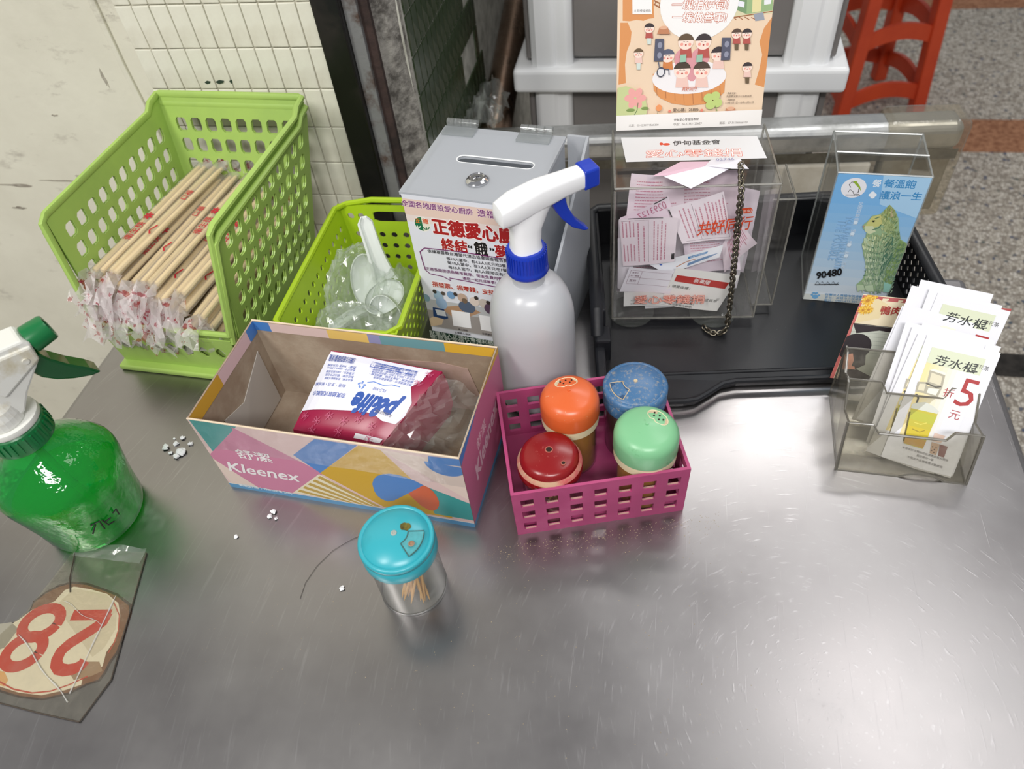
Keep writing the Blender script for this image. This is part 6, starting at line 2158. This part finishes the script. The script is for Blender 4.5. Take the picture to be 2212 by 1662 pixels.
def coupon_art():
    A = Art(CWp, CHp, [(2000, 729), (2161, 762), (2060, 1026), (1903, 987)])
    for i in range(12):
        f0, f1 = i / 12, (i + 1) / 12 + 0.005
        t0, t1 = (2012 + 118 * f0, 751 + 20 * f0), (2012 + 118 * f1, 751 + 20 * f1)
        e = max(0.0, 1 - i / 7.5)
        A.poly([t0, t1, (t1[0] - 68, t1[1] + 186), (t0[0] - 68, t0[1] + 186)], (232 + 5 * e, 232 - 12 * e, 238 - 78 * e))
    A.poly([(2012, 751), (2130, 771), (2117, 806), (2000, 783)], (214, 220, 192))
    A.text('芳水根', (2014, 784), (2106, 801), (28, 34, 34), 0.85, 0.010, shear=0.18)
    A.line([(2085, 789), (2098, 799), (2112, 798)], 0.0010, (28, 34, 34))
    A.text('菊花茶', (2103, 788), (2136, 795), (58, 58, 54), 1.0, 0.0)
    RD_ = (170, 32, 36)
    A.text('5', (2060, 867), (2098, 875), RD_, 1.02, 0.0, shear=0.05)
    A.text('折', (2037, 850), (2059, 855), RD_, 1.0, 0.0)
    A.text('元', (2051, 895), (2074, 900), RD_, 1.0, 0.0)
    # ice cubes
    G1, G2, G3 = (222, 214, 186), (176, 170, 150), (240, 236, 220)
    A.poly([(2008, 799), (2042, 808), (2036, 836), (2002, 828)], G2)
    A.poly([(2012, 804), (2036, 811), (2032, 830), (2007, 823)], G1)
    A.poly([(2008, 799), (2016, 796), (2044, 803), (2042, 808)], G3)
    A.poly([(1982, 824), (2004, 824), (2000, 848), (1977, 845)], G2)
    A.poly([(1986, 828), (2000, 828), (1996, 843), (1982, 841)], G1)
    A.poly([(2000, 832), (2036, 834), (2026, 856), (1997, 848)], G2)
    A.poly([(2006, 836), (2030, 838), (2022, 851), (2002, 846)], G3)
    A.line([(2000, 826), (2022, 834), (2034, 832)], 0.0012, (92, 88, 78))
    A.line([(1979, 850), (1984, 858), (1980, 872)], 0.0014, (70, 68, 66))
    # glass of tea
    A.poly([(1970, 872), (2030, 884), (1996, 966), (1953, 956)], (198, 186, 52))
    A.poly([(1970, 872), (1982, 868), (2000, 866), (2018, 874), (2030, 884), (2027, 890), (1968, 880)], (214, 216, 206))
    A.poly([(1968, 884), (2026, 895), (2018, 914), (1963, 902)], (190, 190, 60))
    A.poly([(1961, 916), (2012, 926), (2006, 944), (1957, 936)], (212, 190, 40))
    A.poly([(1957, 938), (2004, 948), (1997, 964), (1953, 955)], (196, 150, 50))
    A.line([(1966, 888), (1953, 952)], 0.0012, (96, 84, 28))
    A.line([(1976, 910), (1990, 914), (2004, 910)], 0.0008, (226, 214, 90))
    A.line([(1972, 924), (1988, 930), (2000, 926)], 0.0008, (160, 140, 30))
    A.poly([(2022, 930), (2046, 936), (2036, 952), (2016, 948)], (226, 198, 184))
    A.poly([(2016, 950), (2034, 954), (2026, 978), (2012, 974)], (196, 164, 138))
    A.poly([(2034, 954), (2052, 958), (2044, 982), (2031, 979)], (124, 66, 62))
    for dx, dy in ((2018, 960), (2022, 966), (2016, 968), (2026, 962), (2021, 972)):
        A.ell((dx, dy), 0.0006, 0.0006, (86, 60, 50), 8)
    K = (80, 76, 76)
    A.text('本券限於在鴨肉珍店消費的客人使用', (1950, 966), (2052, 990), K, 1.0, 0.0)
    A.text('最終限持一張', (1982, 982), (2020, 991), K, 1.0, 0.0)
    A.text('不限店內其他優惠活動使用', (1961, 986), (2040, 1005), K, 1.0, 0.0)
    return A


cA = coupon_art()


def coupon(label, bl, lean, yaw, roll, printed=True, curl=0.0):
    """sheet leaning back: bl = bottom-left corner, lean = dy/dz slope"""
    t = thing('coupon', label, 'coupon', bl, 0, 'coupons in the stand')
    u = Vector((math.cos(R(yaw)), math.sin(R(yaw)), 0))
    v = Vector((-lean * math.sin(R(yaw)), lean * math.cos(R(yaw)), 1)).normalized()
    u2 = u * math.cos(R(roll)) + v * math.sin(R(roll))
    v2 = v * math.cos(R(roll)) - u * math.sin(R(roll))
    n = u2.cross(v2).normalized()
    P0 = Vector((0, 0, 0))
    m = MB()
    a, b = P0, n * -0.00025
    m.hexa([b, b + u2 * CWp, u2 * CWp + a, a], [b + v2 * CHp, b + u2 * CWp + v2 * CHp, u2 * CWp + v2 * CHp, v2 * CHp])
    m.build('paper', m_cpn, t)
    if printed:
        V = cA.build('coupon_print', t, n * 0.0001, u2, v2)
    return t


LN = 0.83
# front pile, from the back of the pocket to the front; g = distance behind the foremost sheet


def pile(label, x, z, g, yaw, roll, printed, lean, y0):
    coupon(label, (x, y0 + lean * z + g, z), lean, yaw, roll - 4.0, printed)


FP = (LN, 0.4147)
pile('coupon at the back of the front pile, tipped left with only a white strip showing', 0.1950, 0.0060, 0.0110, -13, 2.0, False, *FP)
pile('second blank-edged coupon raised a little higher behind the foremost one', 0.2040, 0.0075, 0.0095, -13, 0.0, False, *FP)
pile('blank-edged coupon raised behind the foremost coupon', 0.2065, 0.0060, 0.0080, -13, -1.0, False, *FP)
pile('white coupon edge peeping out at the left of the front pile', 0.1975, 0.0055, 0.0065, -13, 1.0, False, *FP)
pile('half-hidden printed coupon at the left of the front pile', 0.1945, 0.0040, 0.0045, -13, -3.0, True, *FP)
pile('coupon just behind the foremost coupon, shifted to the right', 0.2080, 0.0035, 0.0020, -13, 0.8, False, *FP)
pile('foremost printed five-dollar-off coupon in the stand', 0.2060, 0.0040, 0.0, -13, 0.0, True, *FP)
RP = (LN * 0.80, 0.4480)
pile('rearmost white coupon standing highest in the rear pile', 0.2090, 0.0190, 0.0110, -12.5, 2.0, False, *RP)
pile('white coupon with its corner raised at the upper left of the rear pile', 0.2000, 0.0160, 0.0090, -12.5, 1.0, False, *RP)
pile('white coupon at the far left of the rear pile, leaning out', 0.1870, 0.0040, 0.0070, -12.5, -3.0, False, *RP)
pile('second white coupon from the left in the rear pile, in front of the flyer', 0.1900, 0.0060, 0.0050, -12.5, -2.0, False, *RP)
pile('white coupon just behind the printed coupon of the rear pile', 0.2115, 0.0180, 0.0020, -12.5, 0.5, False, *RP)
pile('printed coupon at the front of the rear pile, its top above the front pile', 0.2150, 0.0170, 0.0, -12.5, -1.0, True, *RP)

# flyer standing behind the stand
fy = thing('flyer', 'beige restaurant flyer with red border leaning behind the coupons', 'flyer', (0.170, 0.497, 0.0145), 0)
f_tl, f_tr, f_bl, f_br = Vector((0.017, 0.037, 0.0705)), Vector((0.134, 0.028, 0.0705)), Vector((0, 0, 0)), Vector((0.117, -0.009, 0))
FW, FH = 0.117, 0.081
Ff = bilin(f_bl, f_br, f_tr, f_tl)
fnn = (f_br - f_bl).cross(f_tl - f_bl).normalized()
fw = lambda u, v: Ff(u, v) - fnn * 0.004 * (1 - u) ** 2 * v
m = MB()
m.sheet(fw, 10, 8)
m.build('paper', M('flyer_paper', (228, 216, 190), 0.35), fy, smooth='all')
A = Art(FW, FH, [(1867, 638), (2186, 667), (2092, 854), (1792, 819)])
A.fill((226, 212, 182))
A.poly([(1867, 640), (2186, 667), (2182, 676), (1863, 648)], (178, 84, 84))
A.poly([(1867, 650), (1862, 650), (1792, 819), (1800, 820)], (190, 100, 96))
A.poly([(2186, 667), (2176, 667), (2082, 852), (2092, 854)], (178, 84, 84))
A.poly([(1872, 648), (1900, 648), (1920, 660), (1900, 690), (1850, 700)], (222, 204, 160))
for c, r in (((1876, 652), .0075), ((1866, 672), .006), ((1888, 640), .006), ((1877, 671), .0050)):
    for p in range(14):
        a = p * 0.4488
        A.ell((c[0] + 5 * math.cos(a), c[1] + 4 * math.sin(a)), r * 0.5, r * 0.13, (212, 160, 40) if p % 2 else (232, 190, 70), 8, rot=-a)
    A.ell(c, r * 0.22, r * 0.22, (186, 124, 30), 10)
A.text('鴨肉珍', (1901, 679), (1968, 683), (164, 44, 40), 1.0, 0.02)
A.poly([(1844, 700), (1990, 715), (1985, 728), (1912, 722), (1846, 712)], (40, 26, 32))
A.poly([(1844, 702), (1812, 820), (1960, 838), (1990, 715)], (186, 190, 178))
for i in range(6):
    A.line([(1842 - 3 * i, 718 + 8 * i), (1985 - 4 * i, 730 + 9 * i)], 0.0003, (150, 156, 146))
A.poly([(1844, 702), (1990, 716), (1984, 730), (1900, 716), (1850, 722)], (34, 22, 28))
A.ell((1846, 752), 0.0135, 0.0130, (30, 20, 26), 24)
A.poly([(1822, 752), (1870, 760), (1868, 790), (1812, 815)], (30, 20, 26))
A.poly([(1824, 768), (1842, 766), (1846, 800), (1818, 800)], (214, 150, 126))
A.poly([(1815, 806), (1850, 800), (1900, 826), (1808, 822)], (48, 34, 38))
subdivide_art(A, 0.012)
A.build('flyer_print', fy, (0, 0, 0), (1, 0, 0), (0, 1, 0), warp=lambda x, y, h: fw(x / FW, y / FH) + fnn * (0.0001 + h), label='beige print with yellow chrysanthemums and a photograph')

# ------------------------------------------------------------------ green spray bottle
m_gb = clear('green_bottle_plastic', (110, 236, 150), 0.20, (40, 218, 106), 0.05, 1.3, translucent=True, bump=(38, 0.8))
m_gl = clear('green_liquid', (70, 240, 130), 0.30, (20, 226, 96), 0.05, 1.0, translucent=True, bump=(50, 0.8))
m_gcap = M('dark_green_plastic', (18, 110, 58), 0.3, sss=0.1)
gs = thing('spray_bottle', 'transparent green spray bottle with white trigger head at the left edge', 'spray bottle', (-0.4805, 0.2835, 0), 52)


def lobed(prof, mat, name, n=48, amp=0.03, cap=True):
    m = MB()
    for r, z in prof:
        for k in range(n):
            a = 2 * math.pi * k / n
            q = r * (1 + amp * math.cos(4 * a) * min(1, r / 0.04) * (1 if 0.005 < z < 0.085 else 0.3))
            m.V.append(Vector((q * math.cos(a), q * math.sin(a), z)))
    for i in range(len(prof) - 1):
        for k in range(n):
            k2 = (k + 1) % n
            m.F.append((i * n + k, i * n + k2, (i + 1) * n + k2, (i + 1) * n + k))
    m.F.append(tuple(reversed(range(n))))
    if cap:
        b = (len(prof) - 1) * n
        m.F.append(tuple(b + k for k in range(n)))
    return m.build(name, mat, gs, smooth=True)


lobed([(0.036, 0.0005), (0.0415, 0.003), (0.0425, 0.008), (0.0435, 0.025), (0.0462, 0.045), (0.0488, 0.062), (0.0492, 0.070), (0.0478, 0.078), (0.0430, 0.086), (0.0340, 0.095), (0.0255, 0.103), (0.0205, 0.109), (0.0195, 0.113), (0.0205, 0.115), (0.0190, 0.117)], m_gb, 'bottle', cap=False)
lobed([(0.035, 0.002), (0.0400, 0.0045), (0.0410, 0.009), (0.0420, 0.025), (0.0445, 0.045), (0.0456, 0.052), (0.0, 0.052)], m_gl, 'liquid')
MB().tube([(0, 0, 0.115), (0.002, -0.004, 0.06), (0.010, -0.018, 0.006)], 0.0034, 12).build('dip_tube', clear('green_dip_tube', (150, 240, 170), 0.4, (110, 226, 140), 0.1, 1.0, translucent=True), gs, smooth=True)
wt_ = MB().tube([(0.008, -0.014, 0.016), (0.0108, -0.0195, 0.004)], 0.0058, 12).build('tube_weight', clear('green_tube_weight', (120, 240, 140), 0.6, (90, 230, 110), 0.1, 1.0, translucent=True), gs, smooth=True)
cl = MB().lathe([(0.0190, 0.1155), (0.0232, 0.1165), (0.0236, 0.120), (0.0226, 0.134), (0.0205, 0.136), (0, 0.136)], 40).build('collar', m_gcap, gs, smooth=True)
rb = MB()
for q in range(28):
    a = q * 2 * math.pi / 28
    rb.box((0.0232 * math.cos(a), 0.0232 * math.sin(a), 0.126), (0.0016, 0.0018, 0.012), a)
rb.build('collar_ribs', m_gcap, cl)
m_wh2 = M('aged_white_plastic', (222, 222, 216), 0.35, dirt=((190, 180, 150), 30, 0.55, 0.75))
MB().lathe([(0.0222, 0.136), (0.0228, 0.1375), (0.0222, 0.1410), (0.0200, 0.1415), (0, 0.1415)], 36).build('white_ring', m_wh2, gs, smooth=True)
hd = MB()
# dome over the neck
hd.lathe([(0.0150, 0.141), (0.0150, 0.150), (0.0138, 0.157), (0.0105, 0.163), (0.005, 0.166), (0.0, 0.1665)], 24, (-0.002, -0.004, 0))
body = [(-0.040, 0.150), (-0.030, 0.142), (0.000, 0.140), (0.014, 0.146), (0.024, 0.160), (0.036, 0.172), (0.044, 0.180), (0.046, 0.196), (0.042, 0.201), (0.020, 0.203), (-0.030, 0.196), (-0.044, 0.180)]
hd.prism(body, lambda a, b: (a, -0.0125, b), lambda a, b: (a, 0.0125, b))
hd.prism([(0.010, 0.165), (0.044, 0.181), (0.045, 0.195), (0.018, 0.198), (0.0, 0.180)], lambda a, b: (a, -0.0145, b), lambda a, b: (a, 0.0145, b))
hd.build('trigger_head', m_wh2, gs, bevel=0.002)
MB().tube([(0.036, -0.0156, 0.186), (0.036, 0.0156, 0.186)], 0.0024, 14).build('pivot_pin', m_wh2, gs, smooth=True)
MB().lathe([(0.0090, 0.0), (0.0112, 0.001), (0.0104, 0.016), (0.0096, 0.0175), (0.007, 0.0172), (0.006, 0.014), (0, 0.014)], 24).build('nozzle', m_gcap, gs, smooth=True)
nz = bpy.data.objects['nozzle.001'] if 'nozzle.001' in bpy.data.objects else bpy.data.objects['nozzle']
nz.location = (0.045, 0, 0.191)
nz.rotation_euler = (0, R(82), 0)
m_gtr = clear('green_trigger_plastic', (40, 150, 90), 0.55, (20, 120, 66), 0.1, 1.2, translucent=True)
MB().prism([(0.036, 0.184), (0.046, 0.181), (0.050, 0.172), (0.058, 0.160), (0.068, 0.148), (0.073, 0.140), (0.066, 0.141), (0.054, 0.147), (0.044, 0.154), (0.037, 0.162), (0.033, 0.172)], lambda a, b: (a, -0.0085, b), lambda a, b: (a, 0.0085, b)).build('trigger', m_gtr, gs, bevel=0.0015)
# pen scribble on the bottle: three short black strokes following the wall
sc_ = MB()
th0 = R(-52 - 70)
for st in (((0.0, 0.000), (0.006, 0.008)), ((0.003, 0.010), (0.010, 0.009), (0.009, -0.002)), ((0.012, 0.008), (0.013, -0.001), (0.018, -0.002)), ((0.012, 0.004), (0.018, 0.004)), ((0.021, 0.006), (0.025, 0.007), (0.024, 0.000))):
    sc_.tube([(0.0474 * math.cos(th0 + a / 0.046 + 0.40), 0.0474 * math.sin(th0 + a / 0.046 + 0.40), 0.030 + b) for a, b in st], 0.0007, 5)
sc_.build('pen_marks', M('black_pen', (20, 24, 20), 0.6), gs)

# ------------------------------------------------------------------ number sticker under tape
sk = thing('number_sticker', 'worn white oval sticker with red number under yellowed tape on the table', 'sticker', (-0.53, 0.09, 0), 0)
A = Art(0.17, 0.15, [(50, 1189), (426, 1236), (228, 1647), (-203, 1571)])
A.map_ = A.map
burn = [(60, 1330), (72, 1300), (100, 1278), (128, 1264), (156, 1257), (190, 1260), (225, 1272), (256, 1284), (284, 1306), (285, 1326), (276, 1352), (266, 1384), (256, 1410), (240, 1432), (228, 1456), (216, 1472), (190, 1480), (150, 1500), (92, 1514), (40, 1508), (0, 1496), (-40, 1470), (-60, 1420), (-30, 1380), (0, 1352), (30, 1345)]
A.poly(burn, (64, 47, 38))
A.poly([(x + (118 - x) * 0.035, y + (1390 - y) * 0.035) for x, y in burn], (122, 84, 56))
inner = [(40, 1340), (70, 1318), (118, 1300), (140, 1276), (160, 1268), (196, 1274), (232, 1284), (256, 1304), (260, 1330), (256, 1360), (246, 1388), (230, 1410), (222, 1440), (200, 1456), (180, 1462), (176, 1480), (140, 1492), (90, 1503), (40, 1497), (0, 1484), (-40, 1455), (-50, 1420), (-20, 1385), (10, 1358)]
A.poly(inner, (222, 212, 190))
A.poly([(120, 1310), (160, 1272), (230, 1285), (254, 1310), (250, 1360), (226, 1400), (200, 1420), (150, 1350)], (206, 194, 170))
A.poly([(160, 1470), (150, 1455), (180, 1430), (215, 1430), (222, 1450), (196, 1462)], (156, 128, 100))
A.poly([(-10, 1350), (25, 1345), (40, 1360), (10, 1400), (-40, 1420), (-40, 1390)], (150, 144, 130))
A.poly([(-2, 1450), (10, 1452), (18, 1470), (10, 1484), (-10, 1478)], (216, 164, 104))
SR = (190, 62, 40)
# the two digits, upside down, drawn as strokes
two = [(236, 1327), (157, 1329)]
A.line([(239, 1329), (156, 1330)], 0.0092, SR)
A.line([(232, 1326), (222, 1345), (198, 1362), (172, 1378), (150, 1392), (132, 1408), (124, 1424), (122, 1436), (128, 1446), (142, 1449), (160, 1446), (176, 1438), (184, 1428)], 0.0096, SR)
for (cx, cy), rx, ry in (((90, 1346), 0.0215, 0.0150), ((52, 1408), 0.0205, 0.0150)):
    ring = []
    x0, y0 = A.map((cx, cy))
    for k in range(25):
        a = 2 * math.pi * k / 24
        p, q = rx * 0.66 * math.cos(a), ry * 0.86 * math.sin(a)
        ring.append((x0 + p + 0.22 * q, y0 + q))
    keep = A.map
    A.map = lambda p: p
    A.line(ring, 0.0090, SR)
    A.map = keep
A.line([(246, 1302), (258, 1330), (256, 1362), (248, 1388), (234, 1412)], 0.0009, (186, 84, 60))
A.line([(-20, 1450), (0, 1474), (30, 1490), (70, 1498), (110, 1494), (150, 1480), (190, 1462)], 0.0011, (186, 72, 52))
A.build('sticker_print', sk, (0, 0, 0.0002), (1, 0, 0), (0, 1, 0), label='scorched cream oval with red digits')
m_tp2 = clear('aged_clear_tape', (249, 248, 244), 0.02, (200, 194, 180), 0.10, 1.0, dirt=0.07, dirt_scale=30, bump=(70, 0.3))
tz = 0.0011
outl = [(0.049, 0.158), (0.1165, 0.161), (0.128, 0.114), (0.143, 0.055), (0.1353, 0.0223), (0.0637, 0.0263), (0.030, 0.035), (0.0237, 0.0644), (0.0396, 0.098), (0.044, 0.125)]
MB().prism(outl, lambda a, b: (a, b, 0.0009), lambda a, b: (a, b, tz)).build('tape', m_tp2, sk)
m_cre = clear('tape_crease', (255, 255, 255), 0.45, (236, 234, 230), 0.1, 1.5)
m_drk = M('dirty_tape_edge', (70, 60, 50), 0.8)
for a, b, r in (((0.045, 0.078), (0.118, 0.034), 0.0005), ((0.110, 0.120), (0.116, 0.040), 0.0005), ((0.066, 0.110), (0.112, 0.094), 0.0002)):
    pts = [Vector((a[0] + (b[0] - a[0]) * f, a[1] + (b[1] - a[1]) * f + 0.0012 * math.sin(f * 9), tz)) for f in [i / 8 for i in range(9)]]
    MB().tube(pts, [r * (0.4 + abs(math.sin(i * 1.3))) for i in range(9)], 6).build('tape_crease', m_cre, sk)
for p in ([(0.1165, 0.161), (0.1285, 0.114), (0.1432, 0.055), (0.1355, 0.0225)], [(0.1355, 0.0225), (0.0995, 0.0240), (0.0637, 0.0263)], [(0.049, 0.158), (0.060, 0.130), (0.068, 0.118)]):
    MB().tube([(x, y, tz) for x, y in p], 0.0005, 5).build('dirty_edge', m_drk, sk)
# curled loose tape ends above the sticker
MB().sheet(crumple(lambda u, v: (Vector((0.050 + 0.066 * u, 0.150 + 0.014 * v, 0.0016 + 0.003 * v * abs(math.sin(u * 7)))), (0, 0, 1)), 12, 3, 0.0007, 31), 12, 3).build('loose_tape', m_film, sk)

# ------------------------------------------------------------------ white foam crumbs, spilled powder, hair
m_foam = M('white_foam_crumb', (236, 238, 240), 0.8)
rg = random.Random(77)
CR = [((-0.452, 0.361), 0.0032, 'largest of the loose crumbs, farthest left in the cluster beside the carton'), ((-0.4405, 0.374), 0.0022, 'small round crumb at the top of the cluster beside the carton'), ((-0.4435, 0.3665), 0.0026, 'oblong crumb in the middle of the cluster beside the carton'),
      ((-0.4290, 0.3680), 0.0022, 'crumb at the right of the cluster, nearest the carton corner'), ((-0.4330, 0.3570), 0.0042, 'big flaky crumb at the lower right of the cluster beside the carton'), ((-0.4360, 0.3520), 0.0030, 'crumb touching the big flaky crumb in the cluster'), ((-0.4440, 0.3555), 0.0020, 'tiny crumb at the lower middle of the cluster'), ((-0.4490, 0.3725), 0.0012, 'tiniest crumb at the upper left of the cluster'),
      ((-0.3160, 0.3040), 0.0026, 'white crumb under the carton front edge, left of the turquoise jar'), ((-0.3175, 0.2990), 0.0020, 'small crumb just below the one under the carton front edge'), ((-0.3110, 0.2975), 0.0016, 'tiny crumb right of the pair under the carton front edge'), ((-0.3400, 0.2760), 0.0018, 'lone white crumb on bare steel between sticker and turquoise jar'), ((-0.2300, 0.2410), 0.0020, 'lone white crumb left of the turquoise jar base')]
for (x, y), r, lab in CR:
    bm = bmesh.new()
    bmesh.ops.create_icosphere(bm, subdivisions=2, radius=r)
    for v in bm.verts:
        v.co *= 1 + rg.uniform(-0.35, 0.35)
        v.co.z *= 0.55
    me = bpy.data.meshes.new('foam_crumb')
    bm.to_mesh(me)
    bm.free()
    me.materials.append(m_foam)
    o = bpy.data.objects.new('foam_crumb', me)
    link(o)
    o.location = (x, y, r * 0.50)
    o.rotation_euler = (0, 0, rg.uniform(0, 6))
    tag(o, 'white ' + lab if not lab.startswith(('white', 'lone white')) else lab, 'crumb', 'white foam crumbs on the table')
pd = MB()
for i in range(900):
    a = rg.random()
    if i < 520:
        x = -0.12 + 0.19 * a
        y = 0.300 + 0.041 * (x + 0.095) / 0.135 - abs(rg.gauss(0, 0.012)) - 0.001
    else:
        x, y = rg.uniform(-0.34, 0.10), rg.uniform(0.14, 0.32)
        if -0.21 < x < -0.13 and 0.22 < y < 0.29 or y > 0.30 + 0.29 * (x + 0.095) or (x < -0.10 and y > 0.295):
            continue
    s = rg.uniform(0.00015, 0.0005)
    an = rg.uniform(0, 6)
    P3 = [(x + s * math.cos(an + k * 2.094), y + s * math.sin(an + k * 2.094), 0.0001) for k in range(3)] + [(x, y, s)]
    pd.add(P3, [(0, 1, 3), (1, 2, 3), (2, 0, 3)])
o = pd.build('spilled_powder', m_dust)
tag(o, 'fine pale spice powder scattered on the steel before the magenta basket', 'powder', kind='stuff')
ha = MB().tube([(-0.2223, 0.2948, 0.0006), (-0.236, 0.286, 0.0006), (-0.2491, 0.2736, 0.0006), (-0.258, 0.258, 0.0006), (-0.2626, 0.242, 0.0006), (-0.262, 0.228, 0.0006)], 0.00016, 5).build('hair_strand', M('dark_hair', (40, 32, 30), 0.5), smooth=True)
tag(ha, 'single dark curved hair lying on the steel left of the turquoise jar', 'hair')
